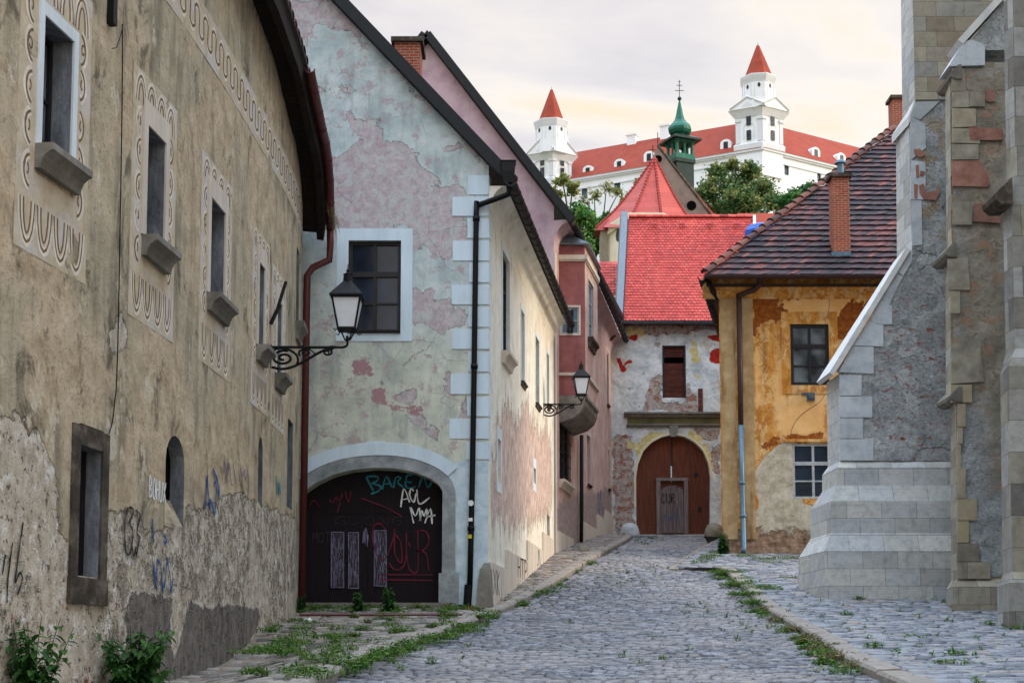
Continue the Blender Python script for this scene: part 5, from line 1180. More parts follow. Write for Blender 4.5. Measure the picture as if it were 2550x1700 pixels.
mb=MB(); p=at(2093,432,cy_+.3); mb.tube([p-Vector((0,0,.05)),p+Vector((0,0,.35))],.11,12); mb.lathe((p.x,p.y,p.z+.33),[(.12,0),(.2,.02),(.17,.1),(.08,.15),(.01,.16)],12); mb.out('flue',M['zinc'],ch)
mb=MB(); a=at(2070,640,cy_-.03); b=at(2118,640,cy_-.03); mb.box((a.x,a.y-.1,a.z),(b.x-a.x,0,0),(0,.2,0),(0,0,.16)); mb.out('flashing',M['zinc'],ch)
chimney(YH,2222,2262,238,YY+9,ez+4,capm='darkstone')
# ================================================================== CHURCH
CH=root('gothic_church',(13,30,g(30)),'gothic church with tall stepped stone buttresses along the right side','church')
def buttress(name,levels,Yn,Tk,xr,mats,quo=None,caps=()):
    """levels: list of (near x,near y,far x,forward offset); lofted stepped buttress; right edge at xr"""
    rings=[]
    for nx,ny,fx_,off in levels:
        yn=Yn-off; a=at(nx,ny,yn); yf=Yn+Tk+off
        r=ray(fx_,ny); 
        b=Vector((r[0]/r[1]*yf,yf,a.z)); rings.append((a,b))
    nf=[MB(),MB(),MB()]
    for i in range(len(rings)-1):
        (a0,b0),(a1,b1)=rings[i],rings[i+1]; mi=mats[i]; f=nf[mi]
        R0=Vector((xr,a0.y,a0.z)); R1=Vector((xr,a1.y,a1.z)); S0=Vector((xr,b0.y,b0.z)); S1=Vector((xr,b1.y,b1.z))
        def W(p,q=0): return (p.x+p.y*q,p.z,0)
        f.face([a0,R0,R1,a1],0,[W(a0),W(R0),W(R1),W(a1)])
        f.face([b0,a0,a1,b1],0,[(b0.y*1.0+50,b0.z,0),(a0.y+50,a0.z,0),(a1.y+50,a1.z,0),(b1.y+50,b1.z,0)])
        f.face([S0,b0,b1,S1],0,[W(S0),W(b0),W(b1),W(S1)])
    a,b=rings[-1]; nf[mats[-1]].face([a,Vector((xr,a.y,a.z)),Vector((xr,b.y,b.z)),b])
    return nf,rings
XR=15.5
# --- buttress 1 (big, with steep coping)
lv=[(2054,1500,1989,.55),(2052,1371,1989,.55),(2069,1326,2018,.35),(2069,1249,2018,.35),(2083,1206,2047,.15),(2085,1163,2047,.15),(2092,1147,2061,0),(2090,930,2058,0)]
nf,rg=buttress('b',lv,36.,1.25,XR,[0]*7)
B1=nf[0].out('buttress',M['ashlar'],CH)
# upper body in rubble : profile polygon in plane Y=36
BP=Path([(7.5,35.96),(XR,35.96)])
prof=[(2090,930),(2083,924),(2271,634),(2271,610),(2264,289),(2278,249),(2273,-40)]
pu1=[BP.px(*p) for p in prof]
zlow=BP.px(2092,1147)[1]
outb=[BP.px(2092,1147),(XR-7.5,zlow),(XR-7.5,pu1[-1][1])]+pu1[::-1]
ashp=[[(2060,940),(2150,925),(2150,1150),(2060,1160)]]
wallpc=[[(2270,-60),(2400,-60),(2400,250),(2340,252),(2270,250)]]
wall('buttress_face',BP,outb,[],M['rubble'],B1,.22,{'pa':mkpolys(BP,[[(2180,780),(2300,700),(2370,780),(2370,1150),(2170,1150)]]),'pb':mkpolys(BP,[[(2285,330),(2360,260),(2360,600),(2270,600)]])},soft=.4,rough=.035)
# top ashlar of the body
mb=MB(); wbox(mb,BP,*BP.px(2279,250),XR-7.5,BP.px(2279,-60)[1],-.02,.05); mb.out('ashlar_top',M['ashold'],B1)
# nose faces of upper body
mb=MB()
def nose(mb,n0,n1,f0,f1,t=0.):
    a=at(n0[0],n0[1],36.); b=at(n1[0],n1[1],36.); yf=37.25
    r=ray(f0,n0[1]); c=Vector((r[0]/r[1]*yf,yf,a.z)); r=ray(f1,n1[1]); d=Vector((r[0]/r[1]*yf,yf,b.z))
    mb.face([c,a,b,d],t,[(51.25+0,c.z,0),(50,a.z,0),(50,b.z,0),(51.25,d.z,0)])
nose(mb,(2271,636),(2264,289),2233,2230); nose(mb,(2278,249),(2273,-60),2246,2242)
mb.out('buttress_nose',M['ashlar'],B1)
mb=MB()   # second weathering
a=at(2262,290,35.94); b=at(2279,248,35.94); yf=37.3; r=ray(2220,318); c=Vector((r[0]/r[1]*yf,yf,a.z)); r=ray(2247,253); d=Vector((r[0]/r[1]*yf,yf,b.z))
off=Vector((.0,0,-.22)); mb.loft([[a,b,d,c],[a+off,b+off,d+off,c+off]]); mb.out('weathering_stone',M['cope'],B1)
# coping slab
mb=MB(); a=at(2076,934,35.85); b=at(2268,622,35.85); r=ray(2043,941); yf=37.4; c=Vector((r[0]/r[1]*yf,yf,a.z+.05)); r=ray(2235,636); d=Vector((r[0]/r[1]*yf,yf,b.z+.05)); dd=(b-a).normalized(); nn=Vector((-dd.z,0,dd.x)); nn=nn if nn.x<0 else -nn
mb.loft([[a,c,c+nn*.13+Vector((0,0,.0)),a+nn*.13],[b,d,d+nn*.13,b+nn*.13]]); mb.out('coping',M['cope'],B1)
# facing quoin blocks down the near edge
qs=MB()
def qpoly(mb,path,P,d=.03,t=0.): wslab(mb,path,[path.px(*p) for p in P][::-1],-.02,d,t)
for P,t in [([(2090,934),(2145,934),(2145,985),(2090,985)],.1),([(2090,987),(2171,987),(2171,1039),(2090,1039)],.0),([(2091,1041),(2148,1041),(2148,1091),(2091,1091)],.15),([(2091,1093),(2174,1093),(2174,1146),(2091,1146)],.05),
 ([(2088,926),(2175,931),(2175,864),(2120,862)],.08),([(2122,860),(2199,863),(2199,810),(2163,800)],.0),([(2165,798),(2185,808),(2221,808),(2221,763),(2191,744)],.05),([(2193,742),(2214,760),(2247,690),(2232,680)],.12),([(2234,676),(2249,687),(2271,650),(2271,618)],.0),
 ([(2271,613),(2296,610),(2294,500),(2270,500)],.1),([(2267,498),(2304,498),(2304,405),(2268,400)],.0),([(2267,400),(2305,370),(2303,310),(2266,290)],.2),([(2266,290),(2280,255),(2341,252),(2290,300)],.3)]:
    qpoly(qs,BP,P,.03,t)
qs.out('facing_stones',M['block'],B1)
qs=MB(); BR_=Path([(7.5,35.92),(XR,35.92)])
for P in ([(2289,462),(2300,457),(2306,480),(2330,475),(2338,457),(2340,480),(2330,499),(2300,496),(2290,480)],[(2280,412),(2288,410),(2289,440),(2282,443)],[(2276,458),(2286,460),(2284,496),(2277,492)],[(2276,372),(2290,370),(2305,385),(2290,392),(2278,386)],[(2292,425),(2304,428),(2300,440),(2291,438)]): qs=MB(); wslab(qs,BR_,[BR_.px(*p) for p in P][::-1],-.02,.004); qs.out('bare_brick_patch',M['redblock'],B1)
# --- buttress 2
lv=[(2372,1520,2356,.3),(2372,1460,2356,.3),(2384,1441,2368,.08),(2381,1005,2367,.08),(2368,985,2355,.0),(2366,640,2354,.0),(2371,612,2357,-.05),(2368,560,2356,-.05),(2366,168,2353,-.05)]
nf,rg=buttress('b2',lv,33.,.75,XR,[0]*8); B2=nf[0].out('buttress',M['ashold'],CH)
B2P=Path([(9.5,33.04),(XR,33.04)])
def z_(p,y): return p.px(2380,y)[1]
mb=MB()
o2b=[B2P.px(2372,1435),(6,B2P.px(2372,1435)[1]),(6,B2P.px(2372,168)[1]),B2P.px(2372,168)]
o2b=[(a+.0,b) for a,b in o2b]
flatp=[[(2370,200),(2440,200),(2500,420),(2500,560),(2440,620),(2410,900),(2370,900)],[(2370,900),(2420,950),(2430,1000),(2370,1000)]]
wall('buttress_face',Path([(9.5,32.9),(XR,32.9)]),[Path([(9.5,32.9),(XR,32.9)]).px(*p) for p in [(2386,1435),(2384,1020),(2374,980),(2374,170)]][::-1][::-1][:1]+[(6,Path([(9.5,32.9),(XR,32.9)]).px(2386,1435)[1]),(6,Path([(9.5,32.9),(XR,32.9)]).px(2374,170)[1])]+[Path([(9.5,32.9),(XR,32.9)]).px(*p) for p in [(2374,170),(2374,980),(2384,1020)]],[],M['rubble'],B2,.25,{'pb':mkpolys(B2P,[[(2370,300),(2520,300),(2520,1000),(2370,1000)]]),'pc':mkpolys(B2P,[[(2375,170),(2520,170),(2520,1230),(2455,1230),(2440,1000),(2375,1000)]]),'pa':mkpolys(B2P,[[(2360,150),(2540,150),(2540,600),(2360,600)]])},soft=.3,rough=.03)
BQ=Path([(9.5,32.86),(XR,32.86)]); qs=MB()
for P,t in [([(2370,172),(2400,172),(2405,228),(2370,228)],.3),([(2371,230),(2412,228),(2412,268),(2371,268)],.15),([(2413,230),(2453,230),(2453,266),(2413,266)],.35),([(2371,270),(2430,272),(2430,316),(2371,318)],-.3),([(2372,320),(2440,322),(2440,358),(2372,356)],-.1),([(2372,360),(2436,360),(2436,398),(2372,398)],.1),([(2373,505),(2420,505),(2420,560),(2373,560)],.2),
 ([(2360,645),(2410,640),(2415,722),(2360,722)],.1),([(2366,725),(2390,725),(2390,780),(2366,780)],-.2),([(2369,855),(2440,850),(2450,950),(2369,955)],.15),([(2368,958),(2420,958),(2420,1002),(2368,1002)],-.5),([(2384,1005),(2386,1062),(2405,1062),(2405,1005)],-.4),([(2384,1064),(2397,1064),(2397,1104),(2384,1104)],-.1),([(2384,1106),(2392,1106),(2392,1166),(2384,1166)],-.6),([(2384,1166),(2404,1166),(2404,1240),(2384,1240)],-.3),([(2384,1242),(2432,1242),(2432,1295),(2384,1295)],-.5),([(2384,1297),(2412,1297),(2412,1350),(2384,1350)],-.7),([(2384,1352),(2437,1352),(2437,1397),(2384,1397)],.5),([(2384,1399),(2408,1399),(2408,1440),(2384,1440)],.3),([(2409,1399),(2466,1399),(2466,1440),(2409,1440)],-.1)]:
    qpoly(qs,BQ,P,.02,t)
qs.out('facing_stones',M['oldblock'],B2)
qs=MB()
for P,t in [([(2412,318),(2496,322),(2498,349),(2414,350)],0),([(2371,402),(2436,400),(2452,425),(2466,455),(2458,466),(2372,464)],.0),([(2427,508),(2493,506),(2491,556),(2423,552)],.25),([(2454,226),(2475,226),(2478,252),(2462,256),(2454,250)],.1)]: qs=MB(); qpoly(qs,BQ,P,.025,t); qs.out('red_stone',M['redblock'],B2)
for (x0,y0,x1,y1,s,nm) in [(2340,198,2368,165,.22,'m'),(2327,634,2360,607,.2,'m'),(2340,1008,2370,965,.2,'m')]:
    mb=MB(); a=at(x0,y0,33.5); b=at(x1,y1,32.85); w=Vector((.0,.9,0)); 
    mb.loft([[Vector((a.x+dx,32.8,b.z+dz)) for dx,dz in ((.03,-.2),(.05,-.27),(.16,-.33),(.32,-.33),(.32,.02),(.24,.02))] for q in (Vector((0,0,0)),)]+[[Vector((a.x+dx,33.9,b.z+dz)) for dx,dz in ((.03,-.2),(.05,-.27),(.16,-.33),(.32,-.33),(.32,.02),(.24,.02))]]); mb.out('drip_moulding',M['grstone'],B2)
# sloping coping on top of buttress 2
CQ=Path([(9.5,32.84),(XR,32.84)]); mb=MB(); wslab(mb,CQ,[CQ.px(*p) for p in [(2362,166),(2452,163),(2452,112),(2420,100),(2400,104)]][::-1],-.8,.02); mb.out('weathering_stone',M['block'],B2)
mb=MB(); a=at(2398,110,32.8); b=at(2505,-8,32.8); dd=(b-a); nn=Vector((-dd.z,0,dd.x)).normalized()*.16; mb.loft([[a,a+Vector((0,.9,0)),a+nn+Vector((0,.9,0)),a+nn],[b,b+Vector((0,.9,0)),b+nn+Vector((0,.9,0)),b+nn]]); mb.out('coping',M['cope'],B2)
mb=MB(); mb.loft([[a+Vector((.05,.1,-.1)),b+Vector((0,.1,0)),Vector((XR,32.94,b.z)),Vector((XR,32.94,a.z-.1))],[a+Vector((.05,.8,-.1)),b+Vector((0,.8,0)),Vector((XR,33.64,b.z)),Vector((XR,33.64,a.z-.1))]]); mb.out('upper_masonry',M['rubble'],B2)
# --- buttress 3
lv=[(2513,1580,2484,.35),(2513,1450,2484,.35),(2520,1423,2497,.12),(2512,910,2490,.12),(2528,868,2504,-.1),(2519,500,2497,-.1),(2528,425,2506,-.2),(2522,0,2499,-.2),(2520,-60,2498,-.2)]
nf,rg=buttress('b3',lv,28.,.65,XR,[0]*8); B3=nf[0].out('buttress',M['ashbig'],CH)
for (x0,y1,zz) in [(2477,459,0),]:
    mb=MB(); b=at(x0,y1,27.9); ext=at(2519,y1,27.9).x-b.x
    mb.loft([[Vector((b.x+dx,yy,b.z+dz)) for dx,dz in ((0,-.2),(.02,-.3),(.14,-.4),(ext+.02,-.4),(ext+.02,.15),(.25,.05))] for yy in (27.9,28.7)]); mb.out('drip_moulding',M['darkstone'],B3)
mb=MB()
for k,(y0,y1,t) in enumerate([(10,60,.9),(150,210,.8),(250,290,.6),(340,410,.85),(470,520,.6),(730,800,.8)]):
    b=at(2502,y0,28.2); c=at(2502,y1,28.2)
QP=None
# church body, hidden behind the buttresses
mb=MB(); mb.box((13.6,8,0),(8,0,0),(0,29.5,0),(0,0,27)); mb.out('nave_wall',M['ashold'],CH)
mb=MB(); mb.loft([[Vector((13.2,8,27)),Vector((17.5,8,35)),Vector((22,8,27))],[Vector((13.2,37.8,27)),Vector((17.5,37.8,35)),Vector((22,37.8,27))]]); mb.out('roof',M['oldtile'],CH)
# ================================================================== ROUND-APSED CHURCH with copper turret
AY=100.
AH=root('parish_church',(11,AY,g(90)),'church with flared red apse roof and a green copper onion turret below the castle','church')
def AP(x,y,d=0): return at(x,y,AY+d)
apx=AP(1630,392,4.); base=[AP(1487,566,2),AP(1562,585,-2.2),AP(1655,590,-3),AP(1730,560,.5)]
base=[(Vector((AP(1487,566,3).x,AY+3,AP(1487,566,3).z))),Vector((AP(1558,580,-1).x,AY-1,AP(1487,566,-1).z-.0)),Vector((AP(1652,580,-1.).x,AY-1.,AP(1487,566,-1).z)),Vector((AP(1732,566,3).x,AY+3,AP(1487,566,3).z))]
zb=base[0].z
def flare(b,t):                    # concave hip line
    p=b.lerp(apx,t); p.z-= (apx.z-zb)*.09*math.sin(math.pi*min(1,t*1.0))*(1-t*.4); return p
mb=MB(); N=14
ringsA=[[flare(b,k/N*.985) for b in base] for k in range(N+1)]
for k in range(N):
    for j in range(3):
        mb.face([ringsA[k][j],ringsA[k][j+1],ringsA[k+1][j+1],ringsA[k+1][j]],.3+.35*rnd.random())
mb.out('apse_roof',M['churchtile'],AH)
mb=MB()
for b in base: 
    mb.tube([flare(b,k/40) for k in range(41)],.09,6,t=.1)
    for k in range(26): p=flare(b,k/26); mb.lathe((p.x,p.y,p.z),[(.1,-.1),(.12,.1),(.04,.17)],6,.1)
mb.out('hip_ridges',M['churchtile'],AH)
mb=MB(); dr_=[(AP(1506,560,3)),(AP(1562,580,-.6)),(AP(1652,580,-.6)),(AP(1722,566,3))]
mb.loft([[Vector((p.x,p.y,8)) for p in dr_],[Vector((p.x,p.y,zb-.2)) for p in dr_]]); mb.out('apse_wall',M['churchw'],AH)
mb=MB(); mb.loft([[Vector((p.x-.1*s,p.y-.2,zb-h)) for p,s in zip(dr_,(1,1,0,-1))] for h in (.8,.1)]); mb.out('apse_cornice',M['churchw'],AH)
DP=Path([(dr_[0].x,dr_[0].y),(dr_[1].x,dr_[1].y)])
mb=MB(); u,z=DP.px(1540,586); mb.loft([[DP.P3(u+math.cos(t)*.32,z+math.sin(t)*.45,d) for t in [2*math.pi*k/14 for k in range(14)]] for d in (.0,.06)]); mb.out('oculus',M['dframe'],AH)
mb=MB(); mb.box(AP(1495,575,2.2)-Vector((0,0,18)),(1.6,0,0),(0,1.2,0),(0,0,18.)); mb.out('corner_pier',M['ashold'],AH)
mb=MB(); p=AP(1482,573,2.); mb.loft([[p,p+Vector((2.8,0,0)),p+Vector((2.8,2,0)),p+Vector((0,2,0))],[p+Vector((1.,.6,1.)),p+Vector((2.8,.6,1.)),p+Vector((2.8,2,1.)),p+Vector((1.,2,1.))]]); mb.out('pier_roof',M['churchtile'],AH)
# nave gable wall and roof
GYn=AY+5
NP=Path([(AP(1400,600,5).x,GYn),(AP(1800,600,5).x,GYn)])
gt_=NP.px(1638,366); gb=NP.px(1768,533); glx=gt_[0]-(gb[0]-gt_[0])
glp=NP.px(1570,500); mb=MB(); wslab(mb,NP,[(glp[0],gb[1]),(gb[0],gb[1]),gt_,glp],-.6,0); wbox(mb,NP,glx+.3,8,gb[0]-.2,gb[1],-.6,-.02); mb.out('gable_wall',M['gstone'],AH)
for x,y,r in ((1639,396,.22),(1722,512,.28)):
    mb=MB(); u,z=NP.px(x,y); mb.loft([[NP.P3(u+math.cos(t)*r*1.3,z+math.sin(t)*r*1.3,d) for t in [2*math.pi*k/14 for k in range(14)]] for d in (.0,.05)]); mb.out('round_vent',M['black'],AH)
mb=MB(); ofs=Vector((3.7,14,0)); T0=NP.P3(gt_[0]+.2,gt_[1]+.12,-.6); A0_=NP.P3(glx+1.5,gb[1]-.1,-.6); B0_=NP.P3(gb[0]+.65,gb[1]-.1,-.6)
mb.loft([[A0_,T0,B0_],[A0_+ofs+Vector((0,0,.2)),T0+ofs+Vector((0,0,.2)),B0_+ofs+Vector((.4,0,.2))]],True,.6); mb.out('nave_roof',M['churchtile'],AH)
mb=MB(); 
for a,b in (((1638,362),(1772,536)),): mb.tube([NP.P3(*NP.px(*a),.02),NP.P3(*NP.px(*b),.02)],.1,6,t=.2)
mb.out('gable_coping',M['darkstone'],AH)
mb=MB(); t0=NP.P3(*NP.px(1638.5,364),-.1); mb.tube([t0,t0+Vector((0,0,1.1))],.03,5); p=AP(1626,391,4); mb.tube([p,p+Vector((0,0,.9))],.03,5); mb.tube([p+Vector((-.25,0,.55)),p+Vector((.25,0,.55))],.025,5); mb.out('finial_cross',M['iron'],AH)
# turret
TY=AY+9; tc=at(1694,420,TY); cx=tc.x
def tz(y): return at(1694,y,TY).z
mb=MB(); w=2.0
def sq(mb,z0,z1,w0,w1=None,t=0.):
    w1=w1 or w0; c_=math.cos(.42); s_=math.sin(.42)
    def R_(x,y): return (cx+x*c_-y*s_,TY+x*s_+y*c_)
    mb.loft([[(*R_(sx*w_/2,sy*w_/2),z) for sx,sy in ((-1,-1),(1,-1),(1,1),(-1,1))] for z,w_ in ((z0,w0),(z1,w1))],True,t)
sq(mb,tz(540),tz(408),1.55); sq(mb,tz(412),tz(403),1.75)
TB=mb.out('turret_base',M['dcopper'],AH)
mb=MB(); sq(mb,tz(403),tz(391),1.72)
c_=math.cos(.42); s_=math.sin(.42)
for i in range(3):
    for j in range(3):
        if i==1 and j==1: continue
        x=(i-1)*.68; y=(j-1)*.68; X=cx+x*c_-y*s_; Yq=TY+x*s_+y*c_; rr=.13 if (i!=1 and j!=1) else .09
        mb.lathe((X,Yq,0),[(rr,tz(392)),(rr,tz(366)),(rr*1.5,tz(364)),(rr*1.5,tz(361))],8)
for q in range(4):                    # arched spandrels
    a0=.42+q*math.pi/2
    for s in (-1,1):
        pts=[]
        for k in range(7):
            t=math.pi*k/6; pts.append((s*.34+.26*math.cos(t),tz(368)+.3*math.sin(t)))
        poly=pts+[(s*.34-.34,tz(368)),(s*.34-.34,tz(356)),(s*.34+.34,tz(356)),(s*.34+.34,tz(368))]
        d=.7; P=[Vector((cx+math.cos(a0)*px_-math.sin(a0)*(-d)*-1*0+math.sin(a0)*d,TY+math.sin(a0)*px_-math.cos(a0)*d,z)) for px_,z in poly]
        mb.prism(P,(math.sin(a0)*.06,-math.cos(a0)*.06,0))
sq(mb,tz(360),tz(356),1.8)
mb.out('turret_arcade',M['copper'],AH)
mb=MB(); sq(mb,tz(357),tz(352),2.5,2.5); sq(mb,tz(352),tz(345),2.45,1.7); sq(mb,tz(345),tz(338),1.6,.9); mb.out('turret_eave',M['dcopper'],AH)
pr=[(.45,tz(341)),(.5,tz(338)),(.72,tz(334)),(.84,tz(328)),(.86,tz(322)),(.76,tz(315)),(.55,tz(308)),(.38,tz(300)),(.29,tz(290)),(.22,tz(278)),(.12,tz(262)),(.05,tz(250))]
mb=MB(); mb.lathe((cx,TY,0),[(a*1.12,b) for a,b in pr],8,0,.2); mb.out('onion_dome',M['copper'],AH)
mb=MB(); mb.lathe((cx,TY,0),[(.02,tz(251)),(.14,tz(249)),(.17,tz(246)),(.14,tz(243)),(.02,tz(241))],10); mb.tube([(cx,TY,tz(242)),(cx,TY,tz(200))],.03,5)
for y,w_ in ((226,.34),(213,.22)): mb.tube([(cx-w_,TY,tz(y)),(cx+w_,TY,tz(y))],.028,5)
mb.tube([(cx-.12,TY,tz(204)),(cx+.12,TY,tz(204))],.02,5)
mb.out('spire_cross',M['dcopper'],AH)
# ================================================================== CASTLE
CA=root('hilltop_castle',(55,310,80),'white castle with red roofs and pointed corner towers on the hilltop','castle')
C0=at(1897,369,300.); c0=(C0.x,C0.y); H0=C0.z
# left facade: point seen at x=1372 with the same eave height
def solveY(x,y,z):
    r=ray(x,y); t=(z-E)/r[2]; return (r[0]*t,r[1]*t)
pL=solveY(1372,456,H0); dL=Vector((pL[0]-c0[0],pL[1]-c0[1])).normalized(); _t=Path([tuple(Vector(c0)+dL*90),c0]); _u=_t.px(1398,430)[0]; farL=_t.P3(_u,0)
pR=solveY(2087,416,H0); dR=Vector((pR[0]-c0[0],pR[1]-c0[1])).normalized(); farR=Vector(c0)+dR*60
FL=Path([(farL.x,farL.y),c0]); FR=Path([c0,(farR.x,farR.y)])
zb0=78.
def facade(path,wins,name):
    rs=[rectp(path,w[0],w[1],w[3],w[2]) for w in wins]
    wall(name,path,[(0,zb0),(path.L,zb0),(path.L,H0),(0,H0)],[dens(rpoly(r),5) for r in rs],M['castlew'],CA,6.,depth=.6,soft=1)
    for r in rs: window(CA,path,r,.4,M['dframe'],M['glassb'],2,(.35,.68),.12,bar=.07)
facade(FL,[(1448,470,498,1463),(1529,456,486,1545),(1793,405,435,1808),(1640,420,450,1655),(1700,412,440,1714),(1450,530,548,1464),(1530,520,536,1546)],'facade')
facade(FR,[(1920,408,422,1925),(1953,408,435,1965),(2035,430,452,2045),(1995,500,515,2003)],'facade')
mb=MB()
for p in (FL,FR):
    for z0,z1,d in ((H0-.9,H0-.5,.35),(H0-.5,H0+.05,.6),(H0-2.6,H0-2.3,.2)): wbox(mb,p,-.0,z0,p.L+(.35 if p is FL else 0),z1,0,d)
mb.out('eave_cornice',M['castlet'],CA)
# roofs
def roofpl(path,ridge_px,back,name,inner0,inner1):
    _,zr=path.px(ridge_px[0],ridge_px[1],-back)
    mb=MB(); a=path.P3(0,H0,.7); b=path.P3(path.L,H0,.7); c=path.P3(path.L-inner1,zr,-back); d=path.P3(inner0,zr,-back); a2=path.P3(0,H0,-2*back); b2=path.P3(path.L,H0,-2*back)
    mb.face([a,b,c,d]); mb.face([d,c,b2,a2]); mb.face([a,d,a2]); mb.face([b,b2,c]); mb.out(name,M['castler'],CA); return zr
roofpl(FL,(1640,343),8.5,'palace_roof',0,2); roofpl(FR,(2040,342),8.5,'palace_roof',2,0)
def dormer(path,x,y,back,s=1.):
    u,z=path.px(x,y,-back); z0=z-1.1*s; mb=MB(); w=1.25*s
    prof=[(-w,z0),(w,z0),(w,z0+1.6*s)]+[(w*math.cos(t),z0+1.6*s+.9*s*math.sin(t)) for t in [math.pi*k/8 for k in range(1,8)]]+[(-w,z0+1.6*s)]
    mb.loft([[path.P3(u+a,b,-back+.8) for a,b in prof],[path.P3(u+a*1.0,b,-back-3.5) for a,b in prof]]); o=mb.out('dormer',M['castlew'],CA)
    mb=MB(); wbox(mb,path,u-.5*s,z0+.2,u+.5*s,z0+1.9*s,-back+.8,-back+.86); mb.out('dormer_window',M['dframe'],o)
for x,y in ((1408,436),(1467,429),(1545,413),(1619,394),(1708,381),(1810,365)): dormer(FL,x,y,1.6)
for x,y in ((2026,384),(2090,398)): dormer(FR,x,y,1.6)
for x,y in ((1575,350),(1658,327)):
    u,z=FL.px(x,y,-8.5); mb=MB(); wbox(mb,FL,u-1.1,z-4,u+1.1,z+1.0,-9.3,-7.7); wbox(mb,FL,u-1.3,z+1.0,u+1.3,z+1.4,-9.5,-7.5); mb.out('chimney',M['castlew'],CA)
def tower(cx_,xl,xr,Yc,zs,ang=None,name='corner_tower'):
    """corner nearest the viewer seen at photo column cx_, sides reaching columns xl, xr.
       zs: photo rows (base, cornice0, pediment base, pediment apex, octagon bottom, octagon top, cornice top, roof apex, columns of octagon half-width, cornice, roof)"""
    (yb,yc,yp,yap,yo0,yo1,yo2,yr,wo,wc,wr_)=zs
    c=at(cx_,yp,Yc); base=Vector((c.x,c.y))
    a=Path([tuple(base),tuple(base+dR*30)]); b=Path([tuple(base+dL*30),tuple(base)])
    sR=a.px(xr,yp)[0]; sL=30-b.px(xl,yp)[0]; s=(sR+sL)/2
    z=lambda y: at(cx_,y,Yc).z
    def ring(e,zz): 
        p=[base-(dL+dR)*e, base+dR*(s+e)-dL*e, base+dR*(s+e)+dL*(s+e), base+dL*(s+e)-dR*e]
        return [Vector((q.x,q.y,zz)) for q in p]
    T_=MB(); zc=z(yc); zp=z(yp)
    T_.loft([ring(0,z(yb)-25 if yb>420 else z(yb)-6),ring(0,zp)]); TW=T_.out(name,M['castlew'],CA)
    tr=MB(); tr.loft([ring(.25,z(yb)-.2),ring(.35,z(yb)+1.2),ring(.0,z(yb)+1.6)]) ; tr.loft([ring(.15,zp-1.6),ring(.5,zp-.9),ring(.9,zp-.1),ring(1.,zp+.1)])
    for zz in (zc,): pass
    fr=Path([tuple(base),tuple(base+dR*s)]); fl=Path([tuple(base+dL*s),tuple(base)])
    for p in (fr,fl):
        wbox(tr,p,.0,z(yb)+1.6,s*.16,zp-1.7,0,.18); wbox(tr,p,s*.84,z(yb)+1.6,s,zp-1.7,0,.18)
        wbox(tr,p,-.1,zc-.5,s*.19,zc,0,.35); wbox(tr,p,s*.81,zc-.5,s+.1,zc,0,.35)
        arc=[(s*.3,z(yb)+2.5),(s*.3,zc-2.)]+[(s*.5-s*.2*math.cos(t),zc-2.+s*.2*math.sin(t)) for t in [math.pi*k/10 for k in range(11)]]+[(s*.7,zc-2.),(s*.7,z(yb)+2.5)]
        ribbon(tr,p,arc,.16,.14)
    tr.out('tower_trim',M['castlet'],TW)
    for p in (fr,fl):
        pe=MB(); hz=z(yap)-zp
        wslab(pe,p,[(-1.,zp+.1),(s+1.,zp+.1),(s*.5,zp+hz)],-s*.45,1.)
        o=pe.out('pediment',M['castlew'],TW)
        pt=MB(); wslab(pt,p,[(1.4,zp+.45),(s-1.4,zp+.45),(s*.5,zp+hz*.72)],1.,1.03); pt.out('pediment_panel',M['castlet'],o)
        pt=MB(); q=[(-1.,zp+.1),(s*.5,zp+hz),(s+1,zp+.1)]
        for i in (0,1): pt.loft([[p.P3(q[i][0],q[i][1]-.05,1.),p.P3(q[i][0],q[i][1]+.35,1.25),p.P3(q[i][0],q[i][1]+.45,-s*.4)],[p.P3(q[i+1][0],q[i+1][1]-.05,1.),p.P3(q[i+1][0],q[i+1][1]+.35,1.25),p.P3(q[i+1][0],q[i+1][1]+.45,-s*.4)]])
        pt.out('pediment_moulding',M['castlet'],o)
        for yy,h,w in ((.0,1.5,.42),(.0,1.5,.42)):
            pass
        for f_ in (.30,.78):
            zz=z(yb)+(zc-z(yb))*f_; 
            w_=window(TW,p,(s*.5-.5,zz,s*.5+.5,zz+2.2),-.2,M['dframe'],M['glass'],1,(.5,),.1,'tower_window')
    cc=base+(dL+dR)*(s/2); yo_c=cc.y
    def zo(y): return at(cx_,y,yo_c).z
    k=yo_c/F; 
    ox=at((xl+xr)/2,yp,yo_c).x
    oc=MB(); ro=wo*k/2/math.cos(math.pi/8)*1.0
    oc.lathe((cc.x,cc.y,0),[(ro,zp),(ro,zo(yo1)-.2)],8,0,.25); O=oc.out('octagon',M['castlew'],TW)
    oc=MB(); rc=wc*k/2/math.cos(math.pi/8); oc.lathe((cc.x,cc.y,0),[(ro,zo(yo1)-1.),(ro*1.04,zo(yo1)-.6),(rc*.97,zo(yo1)+.1),(rc,zo(yo1)+.5),(rc,zo(yo2)),(rc*.8,zo(yo2)+.2)],8,0,.25); oc.out('octagon_cornice',M['castlet'],O)
    oc=MB()
    for i in range(8):
        t=.25+math.pi/8+i*math.pi/4; n=Vector((math.cos(t),math.sin(t),0)); e=Vector((-math.sin(t),math.cos(t),0)); ap_=ro*math.cos(math.pi/8); c3=Vector((cc.x,cc.y,(zo(yo0)+zo(yo1))/2+.3))+n*(ap_+.02)
        oc.loft([[c3+n*d+e*math.cos(q)*.32+Vector((0,0,math.sin(q)*.5)) for q in [2*math.pi*j/10 for j in range(10)]] for d in (0,.06)])
    oc.out('oculus',M['dframe'],O)
    oc=MB()
